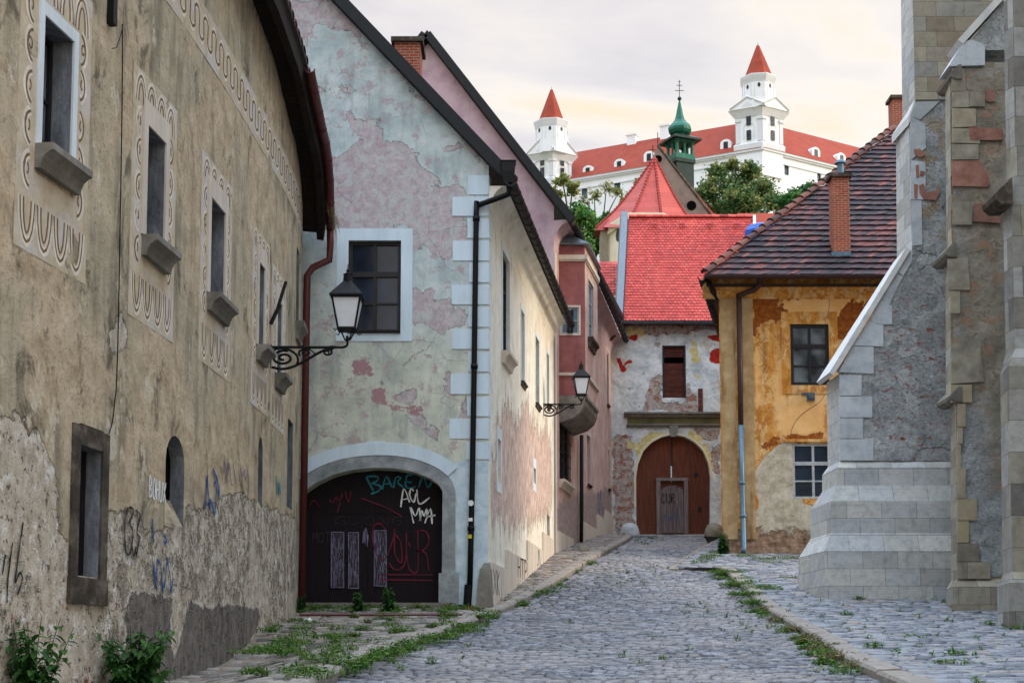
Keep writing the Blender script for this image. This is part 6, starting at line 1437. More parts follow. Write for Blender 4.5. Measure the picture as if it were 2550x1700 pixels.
    for i in range(8):
        t=.25+math.pi/8+i*math.pi/4; n=Vector((math.cos(t),math.sin(t),0)); e=Vector((-math.sin(t),math.cos(t),0)); ap_=ro*math.cos(math.pi/8); z0=(zo(yo0)+zo(yo1))/2
        hw=ro*.26; P=[Vector((cc.x,cc.y,z0))+n*(ap_+.06)+e*a+Vector((0,0,b)) for a,b in ((-hw,-2.2),(-hw,2.),(hw,2.),(hw,-2.2))]
        oc.tube(P,.09,4)
    oc.out('octagon_panels',M['castlet'],O)
    oc=MB(); rr=wr_*k/2/math.cos(math.pi/8); oc.lathe((cc.x,cc.y,0),[(rr,zo(yo2)),(rr*.1,zo(yr)+1.5),(.02,zo(yr))],8,0,.25); oc.out('tower_roof',M['castler'],TW)
    oc=MB(); oc.lathe((cc.x,cc.y,0),[(rr*.13,zo(yr)+1.35 -1.2),(.02,zo(yr)+.3)],8,0,.25); oc.tube([(cc.x,cc.y,zo(yr)),(cc.x,cc.y,zo(yr)+2.2)],.05,4); oc.out('roof_finial',M['copper'],TW)
tower(1897,1832,1948,299.6,(367,290,268,243,252,207,199,131,80,92,72))
tower(1376,1316,1413,318,(455,395,380,349,356,317,309,240,80,90,67))
# ================================================================== HILL
hm=MB(); nx=40; ny=34
def hz(x,y):
    a=8+(y-75)*.06 if y<110 else 10.1+(y-110)*(70./190)
    a=min(a,82)-max(0,y-330)*.25; return a-abs(x-50)*.06*sstep(80,260,y)*1.0+noise.noise(Vector((x*.02,y*.02,0)))*3*sstep(90,160,y)
for j in range(ny+1):
    for i in range(nx+1):
        x=-260+560*i/nx; y=76+ (380)*j/ny; hm.v((x,y,hz(x,y)-.3))
for j in range(ny):
    for i in range(nx): a=j*(nx+1)+i; hm.F.append((a,a+1,a+nx+2,a+nx+1))
o=hm.out('hill',M['hill'],None,True); setp(o,'wooded hill slope rising to the castle',None,None,'structure')
# ================================================================== TREES
def tree(name,base,blobs,n,ls,leafm,label,seed,bare=0,trunk_r=.35,group='trees below the castle',tint=(.0,.75)):
    rr=random.Random(seed); B=Vector(base); R0=root(name,base,label,'tree',group)
    mb=MB(); top=Vector((sum(b[0] for b in blobs)/len(blobs),sum(b[1] for b in blobs)/len(blobs),min(b[2] for b in blobs)))
    fork=B.lerp(top,.8); mb.tube([B-Vector((0,0,1)),B.lerp(fork,.5)+Vector((.2,0,0)),fork],trunk_r,7,r2=trunk_r*.7)
    tips=[]
    for b in blobs:
        c=Vector(b[:3]); r=b[3]
        pts=smooth2([tuple(fork),tuple(fork.lerp(c,.5)+Vector((rr.uniform(-.6,.6),0,.4))),tuple(c)],3); mb.tube(pts,trunk_r*.5,5,r2=trunk_r*.15)
        for k in range(int(b[4])):
            d=Vector((rr.gauss(0,1),rr.gauss(0,1),rr.gauss(0,1)+.25)).normalized()*r*rr.uniform(.55,1.05); d.z*=.85
            t=c+d; s=c+d*rr.uniform(0,.2); m_=s.lerp(t,.5)+Vector((rr.uniform(-.3,.3),rr.uniform(-.3,.3),rr.uniform(-.2,.3))); mb.tube([s,m_,t],trunk_r*.12,4,r2=.02)
            tips.append((s,t,r))
    mb.out('trunk',M['bark'],R0)
    lf=MB(); per=max(1,n//max(1,len(tips)))
    for s,t,r in tips:
        cl=rr.uniform(.25,.5)*min(1.6,r*.5); base_t=rr.uniform(*tint)
        for k in range(per):
            q=s.lerp(t,rr.uniform(.35,1.05))+Vector((rr.gauss(0,cl),rr.gauss(0,cl),rr.gauss(0,cl*.8)))
            a=Vector((rr.gauss(0,1),rr.gauss(0,1),rr.gauss(0,.7))).normalized(); b=a.cross(Vector((rr.gauss(0,1),rr.gauss(0,1),rr.gauss(0,1)))).normalized(); l=ls*rr.uniform(.6,1.3)
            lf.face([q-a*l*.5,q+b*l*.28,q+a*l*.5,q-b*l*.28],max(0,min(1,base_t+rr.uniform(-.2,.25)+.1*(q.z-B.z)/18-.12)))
    if n: lf.out('crown',leafm,R0)
    return R0
def blob(x,y,Y,rpx,k): p=at(x,y,Y); return (p.x,p.y,p.z,rpx*Y/F,k)
Yt=170.
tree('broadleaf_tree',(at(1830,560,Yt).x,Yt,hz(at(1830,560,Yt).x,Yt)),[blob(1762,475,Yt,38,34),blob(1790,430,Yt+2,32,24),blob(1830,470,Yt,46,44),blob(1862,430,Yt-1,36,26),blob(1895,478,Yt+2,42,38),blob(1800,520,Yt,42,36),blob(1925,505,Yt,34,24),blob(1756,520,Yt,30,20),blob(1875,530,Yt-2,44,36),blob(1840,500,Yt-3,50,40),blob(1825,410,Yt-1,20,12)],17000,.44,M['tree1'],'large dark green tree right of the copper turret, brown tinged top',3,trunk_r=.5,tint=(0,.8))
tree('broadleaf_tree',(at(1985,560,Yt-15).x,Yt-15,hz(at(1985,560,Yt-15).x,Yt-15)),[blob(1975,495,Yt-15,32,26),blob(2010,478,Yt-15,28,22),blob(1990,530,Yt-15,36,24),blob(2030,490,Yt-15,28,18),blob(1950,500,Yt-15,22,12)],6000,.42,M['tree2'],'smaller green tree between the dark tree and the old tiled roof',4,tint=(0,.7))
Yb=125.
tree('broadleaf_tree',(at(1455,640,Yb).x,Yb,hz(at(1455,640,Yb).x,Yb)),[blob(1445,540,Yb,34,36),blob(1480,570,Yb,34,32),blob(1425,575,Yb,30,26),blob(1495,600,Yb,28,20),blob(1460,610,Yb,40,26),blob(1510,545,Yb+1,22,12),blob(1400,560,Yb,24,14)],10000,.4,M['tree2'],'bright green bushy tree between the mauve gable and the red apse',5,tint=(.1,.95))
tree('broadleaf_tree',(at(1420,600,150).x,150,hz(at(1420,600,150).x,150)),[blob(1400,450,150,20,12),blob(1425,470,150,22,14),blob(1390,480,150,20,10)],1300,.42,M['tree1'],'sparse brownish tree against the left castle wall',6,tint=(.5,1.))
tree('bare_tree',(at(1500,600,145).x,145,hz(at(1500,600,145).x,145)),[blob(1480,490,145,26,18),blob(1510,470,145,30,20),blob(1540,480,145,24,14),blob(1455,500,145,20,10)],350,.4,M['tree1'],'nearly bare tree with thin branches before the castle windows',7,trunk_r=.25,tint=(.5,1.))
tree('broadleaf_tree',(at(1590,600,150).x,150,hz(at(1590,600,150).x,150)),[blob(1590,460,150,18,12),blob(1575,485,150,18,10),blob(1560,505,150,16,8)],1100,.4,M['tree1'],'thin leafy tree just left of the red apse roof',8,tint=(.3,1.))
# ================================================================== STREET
LK=[(-2.75,8),(-2.6,14)]+[gpx(*p) for p in [(819,1700),(953,1633),(1097,1586),(1242,1530),(1376,1459),(1460,1405)]]+[(4.05,53),(4.9,58.),(5.0,60.5)]
RK=[(4.2,8),(4.5,14)]+[gpx(*p) for p in [(2206,1700),(2116,1658),(2007,1582),(1873,1492),(1808,1430)]]+[(6.3,43.1)]
def interp(L,Y):
    if Y<=L[0][1]: return L[0][0]
    for i in range(len(L)-1):
        if Y<=L[i+1][1]:
            a,b=L[i],L[i+1]; return a[0]+(b[0]-a[0])*(Y-a[1])/(b[1]-a[1])
    return L[-1][0]
LKs=smooth2(LK,4); RKs=smooth2(RK,4)
XLk=lambda Y: interp(LKs,Y); XRk=lambda Y: interp(RKs,Y)
def lwall(Y):                        # left boundary of the left pavement
    if Y<33.2: return interp([(p.x,p.y) for p in LP.P],Y)
    if Y<GY: return -5.
    if Y<47.8: return GX+(Y-GY)*(1.42-GX)/(47.8-GY)
    return 1.45+(Y-48)*.2055
def gl(X,Y):                         # left forecourt height
    w=lwall(Y); d=max(0,X-w); k=XLk(Y)
    dip=.38*(1-sstep(24.,28.,Y))*(1-sstep(.3,max(.6,k-w-.3),d))
    return g(Y)+.12-dip
# base sheets
def sheet(name,fx0,fx1,fz,mat,Y0,Y1,ns,nxx,label,kind='structure'):
    mb=MB()
    for j in range(ns+1):
        Y=Y0+(Y1-Y0)*j/ns
        for i in range(nxx+1):
            X=fx0(Y)+(fx1(Y)-fx0(Y))*i/nxx; mb.v((X,Y,fz(X,Y)))
    for j in range(ns):
        for i in range(nxx): a=j*(nxx+1)+i; mb.F.append((a,a+1,a+nxx+2,a+nxx+1))
    o=mb.out(name,mat,None,True); setp(o,label,None,None,kind); return o
sheet('ground',lambda Y:-120,lambda Y:140,lambda X,Y:g(Y)-.3,M['dirt'],-60,90,75,8,'bare ground under the town')
sheet('road_bed',lambda Y:XLk(Y)-.3,lambda Y:max(XRk(Y)+.3,14 if Y>43 else 0),lambda X,Y:g(Y)-.06,M['joint'],-8,64,120,4,'sandy joints of the cobbled street')
def sett(mb,cx,cy,w,l,z,zf,t,hgt=.03,tilt=.006,ang=0.):
    ca,sa=math.cos(ang),math.sin(ang); k=len(mb.V); tx=rnd.uniform(-tilt,tilt)*6; ty=rnd.uniform(-tilt,tilt)*6
    co_=[(-.5,-.5),(.5,-.5),(.5,.5),(-.5,.5)]
    def P(a,b,h,sx=1.,sy=1.):
        x=a*w*sx; y=b*l*sy; X=cx+x*ca-y*sa; Y=cy+x*sa+y*ca; mb.v((X,Y,zf(X,Y)+h+tx*x+ty*y),None,t)
    j=[(a+rnd.uniform(-.07,.07),b+rnd.uniform(-.09,.09)) for a,b in co_]
    for a,b in j: P(a,b,-.09)
    for a,b in j: P(a,b,z,.99,.98)
    for a,b in j: P(a,b,z+hgt*.7,.84,.76)
    P(0,0,z+hgt*.75)
    for i in range(4):
        q=(i+1)%4; mb.F.append((k+i,k+q,k+4+q,k+4+i)); mb.F.append((k+4+i,k+4+q,k+8+q,k+8+i)); mb.F.append((k+8+i,k+8+q,k+12))
def lay(name,fx0,fx1,fz,Y0,Y1,wl,ll,z,hgt,mat,label,wave=.0,skip=0.,tone_=None,growth=0.,gap=.014):
    mb=MB(); Y=Y0; row=0
    while Y<Y1:
        l=ll*(1+growth*max(0,(Y-20))/40)*rnd.uniform(.85,1.15); x0=fx0(Y); x1=fx1(Y); X=x0+rnd.uniform(0,wl)*.5; wl_=wl*(1+growth*max(0,Y-20)/40)
        while X<x1-.04:
            w=wl_*rnd.uniform(.7,1.35); w=min(w,x1-X)
            if w>.06 and rnd.random()>=skip:
                cx_=X+w/2; yy=Y+l/2+wave*math.sin(cx_*.9+row*.05)+rnd.uniform(-.012,.012)
                t=rnd.random()*.85 if rnd.random()>.02 else 1.
                sett(mb,cx_,yy,w-gap,l-gap*1.2,z+rnd.uniform(-.016,.016),fz,t,hgt)
            X+=w
        Y+=l; row+=1
    o=mb.out(name,mat,None,True); setp(o,label,None,None,'structure'); return o
gz_=lambda X,Y:g(Y)
lay('road',XLk,lambda Y:XRk(Y) if Y<43.2 else 6.3+(Y-43.2)*.11,gz_,13,62.3,.2,.12,-.02,.022,M['cobble'],'grey cobbled street climbing uphill',.12,growth=.4,gap=.036)
M['flag']=mat_tile('warm_grey_paving',[(90,86,82),(122,116,110),(148,141,134),(166,152,136)],.6)
lay('pavement',lambda Y:lwall(Y)-.05,lambda Y:XLk(Y)-.3,gl,14,58.5,.3,.19,-.02,.028,M['flag'],'worn paving on the left side of the street',.03,skip=.16,growth=.3)
sheet('pavement_bed',lambda Y:lwall(Y)-.6,lambda Y:XLk(Y)-.1,lambda X,Y:gl(X,Y)-.015,M['dirt'],8,60.,120,6,'dusty earth between left paving stones')
grz=lambda X,Y: g(Y)+.13-.0*X
lay('pavement',lambda Y:(XRk(Y)+.28 if Y<43.1 else 4.9+(43.6-Y)*0+max(0,(Y-43.1))*.26),lambda Y:(13.6 if Y<36 else 15) if Y<47.6 else YX+(Y-47.5)*.24,grz,13.5,60.,.3,.15,-.02,.016,M['flagr'],'stone sett paving on the right before the church',.02,growth=.3,gap=.03)
sheet('pavement_bed',lambda Y:(XRk(Y)+.1 if Y<43.1 else 5.0+max(0,(Y-43.1))*.26),lambda Y:18.,lambda X,Y:grz(X,Y)-.05,M['joint'],8,62.,110,5,'joints of the right paving')
def kerb(name,L,side,lab,zf,h=.12,w=.28):
    mb=MB(); L=[Vector(p) for p in L]; acc=[0]
    for i in range(1,len(L)): acc.append(acc[-1]+(L[i]-L[i-1]).length)
    s=0.
    def pt(s):
        i=max(0,min(len(L)-2,bisect.bisect(acc,s)-1)); t=(s-acc[i])/(acc[i+1]-acc[i]); p=L[i].lerp(L[i+1],t); d=(L[i+1]-L[i]).normalized(); return p,Vector((-d.y,d.x))*side
    while s<acc[-1]-.3:
        l=rnd.uniform(.7,1.25); e=min(s+l-.015,acc[-1]); jz=rnd.uniform(-.012,.012); jw=rnd.uniform(-.015,.015); rings=[]
        n=5
        for k in range(n+1):
            q,nn=pt(s+(e-s)*k/n); z=g(q.y); en=.012 if k in (0,n) else 0; r=rnd.uniform(-.006,.006)
            pr=[(-.0,-.2),(-.0+jw,h-.035+jz),(.03+jw,h+.012+jz-en),(w-.02,h+.02+jz-en+r),(w,h+jz-.01),(w,-.2)]
            rings.append([(q.x+nn.x*a,q.y+nn.y*a,z+b) for a,b in pr])
        mb.loft(rings); s+=l
    o=mb.out(name,M['kerb'],None,True); setp(o,lab,None,None,'structure'); 
    try:
        for p in o.data.polygons: p.use_smooth=False
    except Exception: pass
    return o
kerb('kerb',[p for p in LKs if p[1]>13],1,'worn granite kerb along the left pavement',g)
kerb('kerb',[p for p in RKs if p[1]>13]+[(6.15,43.3),(5.7,43.35),(5.0,43.3)],-1,'worn granite kerb along the right pavement',g,h=.11,w=.36)
kerb('kerb',[(4.75,43.2),(5.6,46.5),(6.4,50.),(7.4,53.7),(8.6,58)],-1,'flush kerb strip in front of the ochre house',g,h=.04,w=.3)
# ================================================================== WEEDS
def weeds(name,spots,label,dry=.1,hmul=1.,mat='weed'):
    mb=MB()
    for x,y,z,r,n in spots:
        for k in range(int(n*1.5)):
            a=rnd.uniform(0,6.283); d=r*math.sqrt(rnd.random()); px_=x+math.cos(a)*d; py=y+math.sin(a)*d
            h=rnd.uniform(.03,.15)*hmul*(1.25-d/r*.7); b=rnd.uniform(0,6.283); lean=rnd.uniform(.1,.7)*h; w=rnd.uniform(.006,.02)
            if rnd.random()<.28:      # blade
                e=Vector((math.cos(b),math.sin(b),0)); s=Vector((-e.y,e.x,0))*w*.6; p=Vector((px_,py,z-.02))
                t=rnd.random(); mb.face([p-s,p+s,p+e*lean*.4+Vector((0,0,h*.7))+s*.7,p+e*lean+Vector((0,0,h))],t)
            else:                    # small leaf
                c=Vector((px_,py,z+rnd.uniform(.0,h*.8))); e=Vector((math.cos(b),math.sin(b),rnd.uniform(-.1,.6))).normalized(); s=Vector((-math.sin(b),math.cos(b),rnd.uniform(-.3,.3))); l=rnd.uniform(.03,.075)*hmul**.5
                mb.face([c,c+e*l*.5+s*l*.4,c+e*l,c+e*l*.5-s*l*.4],rnd.random())
    o=mb.out(name,M[mat],None); setp(o,label,None,None,'stuff'); o['category']='weeds'; return o
sp=[]
def addp(x,y,dz,r,n,zf=None):
    q=gpx(x,y,dz)
    if q: sp.append((q[0],q[1],g(q[1])+dz,r,n))
rw=random.Random(11)
# forecourt in front of the gate: dense patches on the paving
for k in range(230):
    x=rw.uniform(620,1240); y=rw.uniform(1520,1690); 
    if y<1520+max(0,(x-1100))*0 or y>1700-(x-800)*.36 : continue
    if noise.noise(Vector((x*.012,y*.03,5)))<-.12: continue
    addp(x,y,.12,rw.uniform(.08,.32),int(rw.uniform(25,90)))
for k in range(60):
    x=rw.uniform(740,1200); addp(x,1512+rw.uniform(-2,12),.12,rw.uniform(.06,.25),int(rw.uniform(20,60)))
for x,y,r,n in [(640,1625,.45,260),(690,1618,.4,220),(735,1600,.35,160),(975,1565,.5,330),(1010,1575,.45,260),(1120,1560,.45,300),(1150,1572,.5,330),(1080,1590,.45,260),(1050,1600,.4,200),(1180,1560,.35,180),(970,1632,.3,140),(1000,1622,.3,140),(850,1585,.3,120),(800,1545,.3,120),(1090,1520,.25,90),(1195,1535,.3,110),
    (1320,1440,.3,100),(1290,1465,.3,120),(1275,1475,.25,90),(1255,1490,.25,90),(1328,1475,.3,130),(1345,1480,.25,90),(1395,1462,.3,90),(1365,1475,.3,100),(1300,1500,.25,60),(1460,1400,.25,50),(1500,1375,.25,40),(1240,1500,.2,60)]: addp(x,y,.06,r,n)
for k in range(46):                    # left kerb foot
    t=rw.random(); Y=18+30*t; sp.append((XLk(Y)+rw.uniform(.0,.2),Y,g(Y),rw.uniform(.05,.16),int(rw.uniform(10,40))))
# right gutter strip
for k in range(70):
    Y=rw.uniform(19,42.5); dens_=1.5 if (33<Y<42 or 20.5<Y<27) else .5
    sp.append((XRk(Y)-rw.uniform(.02,.4),Y,g(Y),rw.uniform(.1,.3),int(rw.uniform(20,90)*dens_)))
for x,y,r,n in [(1800,1425,.5,420),(1835,1455,.5,420),(1855,1480,.5,420),(1870,1500,.4,300),(1850,1440,.3,100),(1880,1465,.4,160),(1900,1462,.5,220),(1915,1468,.4,160),(1870,1450,.3,100),(1845,1425,.25,70),(1990,1440,.25,60),(1960,1440,.25,60)]: addp(x,y,.1,r,n)
for x,y,h in [(2120,1485,0),(2140,1492,0),(2240,1482,0),(2275,1480,0),(2325,1480,0),(2355,1480,0),(2360,1500,0),(2475,1512,0),(2515,1560,0),(2530,1565,0),(2110,1530,0),(2175,1610,0),(2460,1555,0),(2380,1630,0),(2350,1650,0)]: addp(x,y,.13,.16,60)
for k in range(150):
    x=rw.uniform(1700,2550); y=rw.uniform(1400,1700)
    q=gpx(x,y,.13)
    if q and q[0]>XRk(q[1])+.3: sp.append((q[0],q[1],g(q[1])+.12,rw.uniform(.03,.1),int(rw.uniform(4,14))))
for x,y,r,n in [(1800,1375,.5,260),(1775,1385,.4,200),(1760,1392,.35,150),(1740,1400,.3,90),(1850,1385,.4,120),(1900,1392,.4,140),(1950,1390,.5,140),(1990,1388,.4,100),(1920,1400,.4,90)]: addp(x,y,.13,r,n)
for k in range(190):
    Y=rw.uniform(20,60); X=rw.uniform(XLk(Y)+.2,XRk(Y)-.2 if Y<43 else 6.); 
    if noise.noise(Vector((X*.5,Y*.2,2)))>.12: sp.append((X,Y,g(Y),rw.uniform(.03,.12),int(rw.uniform(5,16))))
weeds('weeds',sp,'green weeds growing along kerbs, walls and paving joints')
sp=[]
for x,y,r,n in [(2090,1640,.35,340),(2060,1618,.35,340),(2030,1600,.35,300),(2010,1590,.3,220),(1980,1570,.3,200),(1940,1545,.3,160),(1905,1520,.3,160),(2140,1662,.3,160),(1045,1556,.3,120),(1000,1555,.3,120),(860,1590,.25,90),(840,1570,.25,80),(1262,1505,.2,60),(1338,1420,.2,90)]: addp(x,y,.02,r,n)
weeds('dry_grass',sp,'dry straw coloured grass in the gutter and on the forecourt',1.,1.2,'dry')
sp=[]
for k in range(9):
    u=LP.px(750-k*1.0,470+k*14); p=LP.P3(min(LP.L-.1,LP.L-.3-k*.12),eavez(LP.L-.3)+.1,.8); sp.append((p.x,p.y,p.z,.12,30))
mb=MB(); e0=LP.P3(LP.L-.3,eavez(LP.L-.3)+.05,.7)
for k in range(60):
    b=rnd.uniform(-1.2,1.2); l=rnd.uniform(.15,.45); s=e0+Vector((rnd.uniform(-.06,.06),rnd.uniform(-1.2,.1),rnd.uniform(-.1,.15)))
    m_=s+Vector((.06,0,.03)); t_=m_+Vector((.05+.1*math.cos(b)*l,.1*math.sin(b),-l)); mb.tube([s,m_,t_],.004,3,r2=.002,t=rnd.random())
thing(mb,'hanging_grass',M['dry'],tuple(e0),'tuft of dry grass hanging from the end of the left roof gutter','grass')
# nettles at lower left
def nettle(base,h,spread,n,label,seed):
    rr=random.Random(seed); Rt=root('nettle_plant',base,label,'plant','leafy plants at the foot of the left wall')
    st=MB(); lf=MB(); B=Vector(base)
    for i in range(n):
        a=rr.uniform(0,6.283); hh=h*rr.uniform(.45,1.05); o=Vector((math.cos(a),math.sin(a),0)); lean=spread*rr.uniform(.1,1.)
        pts=[B+o*.05*i/n+o*lean*(t**1.4)+Vector((rr.uniform(-.01,.01),rr.uniform(-.01,.01),hh*t)) for t in [k/6 for k in range(7)]]
        st.tube(pts,.008,5,r2=.003)
        for k in range(1,15):
            t=k/14; q=pts[min(5,int(t*6))].lerp(pts[min(6,int(t*6)+1)],t*6-int(t*6))
            for s in (0,1):
                b=a+k*1.57+s*math.pi+rr.uniform(-.5,.5); l=(.22-.12*t)*rr.uniform(.5,1.35)*min(1.,h)**.5; dr=rr.uniform(-.7,.35)
                e=Vector((math.cos(b),math.sin(b),dr)).normalized(); sd=e.cross(Vector((0,0,1))).normalized(); up=sd.cross(e).normalized()
                w=l*.3; k0=len(lf.V); tn=max(0,min(1,.25+.6*t+rr.uniform(-.25,.25)))
                out=[(0,0),(.25,.8),(.5,1.),(.75,.65),(1,0)]
                mid=[q+e*l*x-Vector((0,0,l*.35*x*x)) for x,_ in out]
                for m_ in mid: lf.v(m_,None,tn)
                for sg in (-1,1):
                    for (x,y),m_ in zip(out,mid): lf.v(m_+sd*sg*w*y+up*w*.35*y,None,tn)
                for sg in (0,1):
                    for z in range(4):
                        A_=k0+z; B_=k0+z+1; C_=k0+5+5*sg+z+1; D_=k0+5+5*sg+z; lf.F.append((A_,B_,C_,D_) if sg==0 else (A_,D_,C_,B_))
    st.out('stems',M['nettle'],Rt); lf.out('leaves',M['nettle'],Rt); return Rt
zb_=lambda x,y: gl(x,y)-.05
nettle((-4.92,18.6,1.0),1.0,.62,44,'broad leafy green plant, the bushier one, at the foot of the cement plinth',1)
nettle((-5.42,16.2,.75),1.3,.42,24,'tall dark leafy plant at the far left corner of the picture by the wall',2)
# small plants by the gate threshold
for x,y,h,lab,sd in ((890,1512,.5,'small weed plant at the middle of the gate threshold',3),(966,1500,.62,'taller weed plant before the right half of the gate',4),(745,1510,.45,'weed plant in the left corner of the gate threshold',5),(1800,1362,.8,'dark green shrubby weed at the corner of the ochre house',6)):
    q=gpx(x,1522 if x<1200 else 1378,.12); nettle((q[0],q[1],g(q[1])+.1),h,.2,6 if x<1200 else 16,lab,sd)
# litter
mb=MB(); q=gpx(767,1545,.12); mb.loft([[Vector((q[0]+math.cos(t)*.09*r,q[1]+math.sin(t)*.06*r,g(q[1])+.12+z)) for t in [2*math.pi*k/7 for k in range(7)]] for z,r in ((0,1),(.04,.8),(.06,.3))]); thing(mb,'crumpled_paper',M['iwhite'],(q[0],q[1],g(q[1])+.12),'crumpled white paper on the paving before the gate','litter')
mb=MB(); q=gpx(1175,1516,.12); mb.box((q[0]-.12,q[1]-.1,g(q[1])+.1),(.26,.02,0),(0,.14,0),(0,0,.07)); thing(mb,'loose_brick',M['brick'],(q[0],q[1],g(q[1])+.1),'loose brick lying under the black downpipe at the corner','brick')
mb=MB(); q=gpx(1454,1368,.12); mb.box((q[0]-.14,q[1]-.1,g(q[1])+.1),(.32,.04,0),(0,.2,0),(0,0,.12)); thing(mb,'loose_stone',M['oldblock'],(q[0],q[1],g(q[1])+.1),'loose grey stone beside the foot of the pink house downpipe','stone')
mb=MB(); a=gpx(745,1534,.12); b=gpx(1150,1533,.12); mb.tube([(a[0],a[1],g(a[1])+.15),((a[0]+b[0])/2,a[1]+.02,g(a[1])+.15),(b[0],b[1],g(b[1])+.15)],.03,6); thing(mb,'iron_rail',M['redmetal'],(a[0],a[1],g(a[1])+.15),'rusty iron rail lying along the gate threshold','rail')
# ================================================================== WALL LAMPS
def spiral(c,r,turns,a0,sg=1,n=26):
    return [(c[0]+r*(1-.8*k/n)*math.cos(a0+sg*turns*6.283*k/n),c[1]+r*(1-.8*k/n)*math.sin(a0+sg*turns*6.283*k/n)) for k in range(n+1)]
def lamp(base,L,dirv,label,sc_=1.,depth_dir=None):
    """base: wall point at the top bar; L: arm length; dirv: unit direction of the arm"""
    B=Vector(base); D=Vector(dirv).normalized(); Z=Vector((0,0,1)); Rt=root('wall_lamp',tuple(B),label,'street lamp','cast iron wall lamps')
    P=lambda a,b: B+D*a+Z*b
    mb=MB(); mb.tube([P(0,0),P(L*.85,0)],.028*sc_,8); mb.tube([P(0,.05),P(0,-.42*sc_)],.02*sc_,8)
    s=sc_
    def cur(pts,r): mb.tube([P(a*L,b*s) for a,b in smooth2(pts,4)],r*s,7)
    cur([(.02,-.4),(.14,-.44),(.28,-.40),(.42,-.3),(.56,-.17),(.7,-.06),(.82,-.02)],.028)
    mb.tube([P(a*L,b*s) for a,b in spiral((.17,-.22),.155,1.6,1.2,1)],.027*s,7)
    mb.tube([P(a*L,b*s) for a,b in spiral((.45,-.115),.085,1.4,-2.4,-1)],.022*s,7)
    mb.tube([P(a*L,b*s) for a,b in spiral((.74,-.10),.07,1.4,1.7,-1)],.022*s,7)
    cur([(.02,-.08),(.1,-.02),(.22,-.04),(.33,-.14),(.36,-.26),(.34,-.36)],.026); cur([(.5,-.03),(.56,-.1),(.6,-.16)],.014)
    for a in (.42,.8): mb.tube([P(a*L,-.03),P(a*L,.03)],.035*s,8)
    cur([(.82,.0),(.95,.005),(1.,.05),(1.0,.13)],.024)
    mb.out('bracket',M['iron'],Rt)
    T0=P(L,.13*s)
    S=lambda w,z: [T0+Vector((sx*w*s*.66,sy*w*s*.66,z*s)) for sx,sy in ((-1,-1),(1,-1),(1,1),(-1,1))]
    lan=MB()
    for q in range(4):
        a=S(.06,.02)[q]; b=S(.2,.22)[q]; lan.tube([a,a.lerp(b,.3)+Vector((0,0,-.01)),b],.014*s,6)
        c=S(.34,.2)[q]; lan.tube([S(.22,.25)[q],S(.32,.17)[q],S(.37,.2)[q]],.011*s,6)
        lan.tube([S(.255,.23)[q],S(.42,.83)[q]],.022*s,6)
    lan.tube([T0,T0+Vector((0,0,.1*s))],.03*s,8)
    lan.loft([S(.27,.21),S(.29,.21),S(.29,.25),S(.27,.25)]); lan.loft([S(.46,.82),S(.46,.87),S(.4,.87)])
    fr=lan.out('lantern',M['iron'],Rt)
    gl_=MB(); gl_.loft([S(.24,.245),S(.405,.825)]); gl_.out('lantern_glass',M['milk'],fr)
    hd=MB(); hd.loft([S(.50,.86),S(.49,.89),S(.18,1.15),S(.12,1.2)]); hd.lathe(tuple(T0),[(.09*s,1.18*s),(.1*s,1.2*s),(.085*s,1.33*s),(.1*s,1.35*s),(.03*s,1.38*s),(.035*s,1.44*s),(.012*s,1.46*s),(.008*s,1.56*s)],8); hd.out('lantern_hood',M['iron'],fr)
    return Rt
b1=LP.P3(*LP.px(674,864),.0); tip=at(868,860,b1.y+.0); 
L1=(at(868,864,b1.y)-b1).length*.98
lamp(b1,L1,(1,.02,0),'nearer black iron wall lamp on the scrollwork house, before the gable window')
u_=P1.px(1390,1010); bb=C1.P3(C1.L-1.2,at(1353,1005,46.2).z,0)
r=C1.px(1353,1006); bb=C1.P3(r[0],r[1],0); L2=(at(1448,1006,bb.y)-bb).length
lamp(bb,L2,(1,.05,0),'farther black iron wall lamp on the cream wall, before the oriel bay',.86)
# ================================================================== SKY AND LIGHT
w=bpy.data.worlds.new('World'); sc.world=w; w.use_nodes=True; nt=w.node_tree; N=nt.nodes; bg=N['Background']
SE,SA=R(20),R(97)   # sun elevation, azimuth from +Y towards +X
sky=N.new('ShaderNodeTexSky'); sky.sky_type='NISHITA'; sky.sun_disc=False; sky.sun_elevation=SE; sky.sun_rotation=SA
nt.links.new(sky.outputs[0],bg.inputs[0]); bg.inputs[1].default_value=.05
tcd=N.new('ShaderNodeTexCoord'); mpn=N.new('ShaderNodeMapping'); mpn.inputs['Scale'].default_value=(1.,1.,3.2); mpn.inputs['Location'].default_value=(.35,.2,.1); nt.links.new(tcd.outputs['Generated'],mpn.inputs[0])
n1=N.new('ShaderNodeTexNoise'); n1.inputs['Scale'].default_value=2.6; n1.inputs['Detail'].default_value=7; n1.inputs['Roughness'].default_value=.52; n1.inputs['Distortion'].default_value=.35; nt.links.new(mpn.outputs[0],n1.inputs['Vector'])
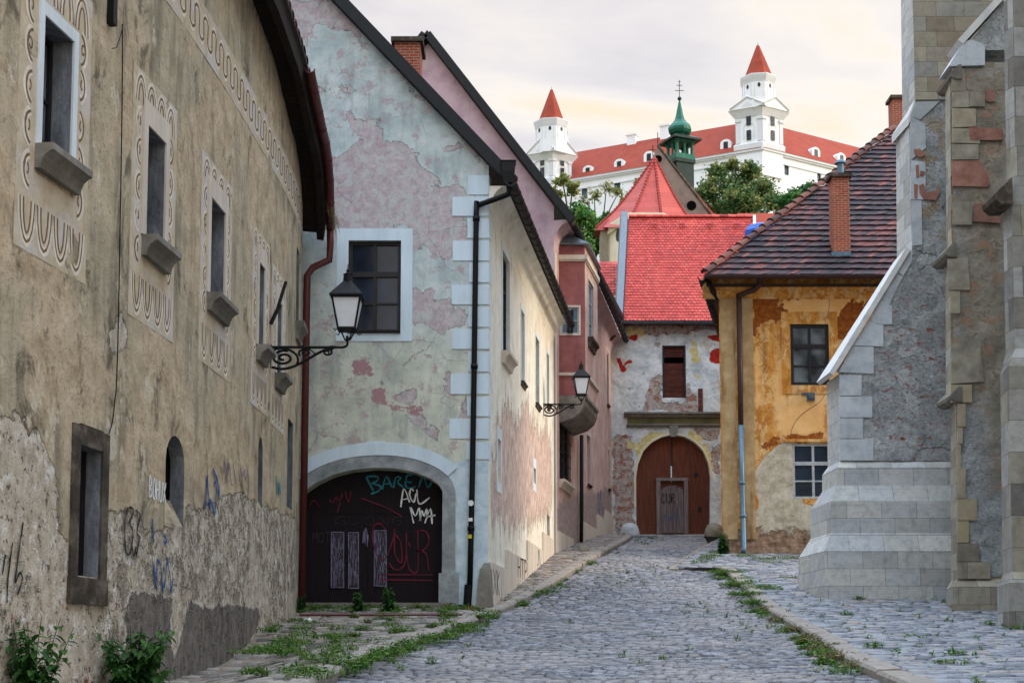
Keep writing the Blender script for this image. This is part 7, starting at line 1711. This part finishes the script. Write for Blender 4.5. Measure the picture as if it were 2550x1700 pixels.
rp=N.new('ShaderNodeValToRGB'); nt.links.new(n1.outputs[0],rp.inputs[0]); e=rp.color_ramp.elements
e[0].position=.36; e[0].color=lin((206,196,197)); e[1].position=.47; e[1].color=lin((234,224,217))
for p,c in ((.54,(250,238,220)),(.62,(255,228,184))): q=e.new(p); q.color=lin(c)
sx=N.new('ShaderNodeSeparateXYZ'); nt.links.new(tcd.outputs['Generated'],sx.inputs[0])
mr=N.new('ShaderNodeMapRange'); mr.interpolation_type='SMOOTHSTEP'; nt.links.new(sx.outputs[2],mr.inputs[0]); mr.inputs[1].default_value=.45; mr.inputs[2].default_value=.9; mr.inputs[3].default_value=0.; mr.inputs[4].default_value=1.
# overhead cloud is brighter and bluer than the horizon band, as under a thin overcast
mx=N.new('ShaderNodeMix'); mx.data_type='RGBA'; nt.links.new(mr.outputs[0],mx.inputs[0]); nt.links.new(rp.outputs[0],mx.inputs[6]); mx.inputs[7].default_value=(3.0,3.5,4.2,1)
bg2=N.new('ShaderNodeBackground'); nt.links.new(mx.outputs[2],bg2.inputs[0]); bg2.inputs[1].default_value=.74
ad=N.new('ShaderNodeAddShader'); nt.links.new(bg.outputs[0],ad.inputs[0]); nt.links.new(bg2.outputs[0],ad.inputs[1]); nt.links.new(ad.outputs[0],N['World Output'].inputs[0])
sl_=bpy.data.lights.new('sun','SUN'); sl_.energy=1.6; sl_.angle=R(12); sl_.color=(1.,.85,.68); so=bpy.data.objects.new('sun',sl_); COL.objects.link(so)
d=Vector((math.sin(SA)*math.cos(SE),math.cos(SA)*math.cos(SE),math.sin(SE))); so.rotation_euler=d.to_track_quat('Z','Y').to_euler(); so.location=(30,20,40)
sc.view_settings.view_transform='Standard'; sc.view_settings.look='None'; sc.view_settings.gamma=1; sc.view_settings.exposure=.36
sc.render.engine='CYCLES'; sc.cycles.adaptive_threshold=.02; sc.cycles.max_bounces=4; sc.cycles.diffuse_bounces=3; sc.cycles.glossy_bounces=2; sc.cycles.transmission_bounces=2; sc.cycles.use_denoising=True
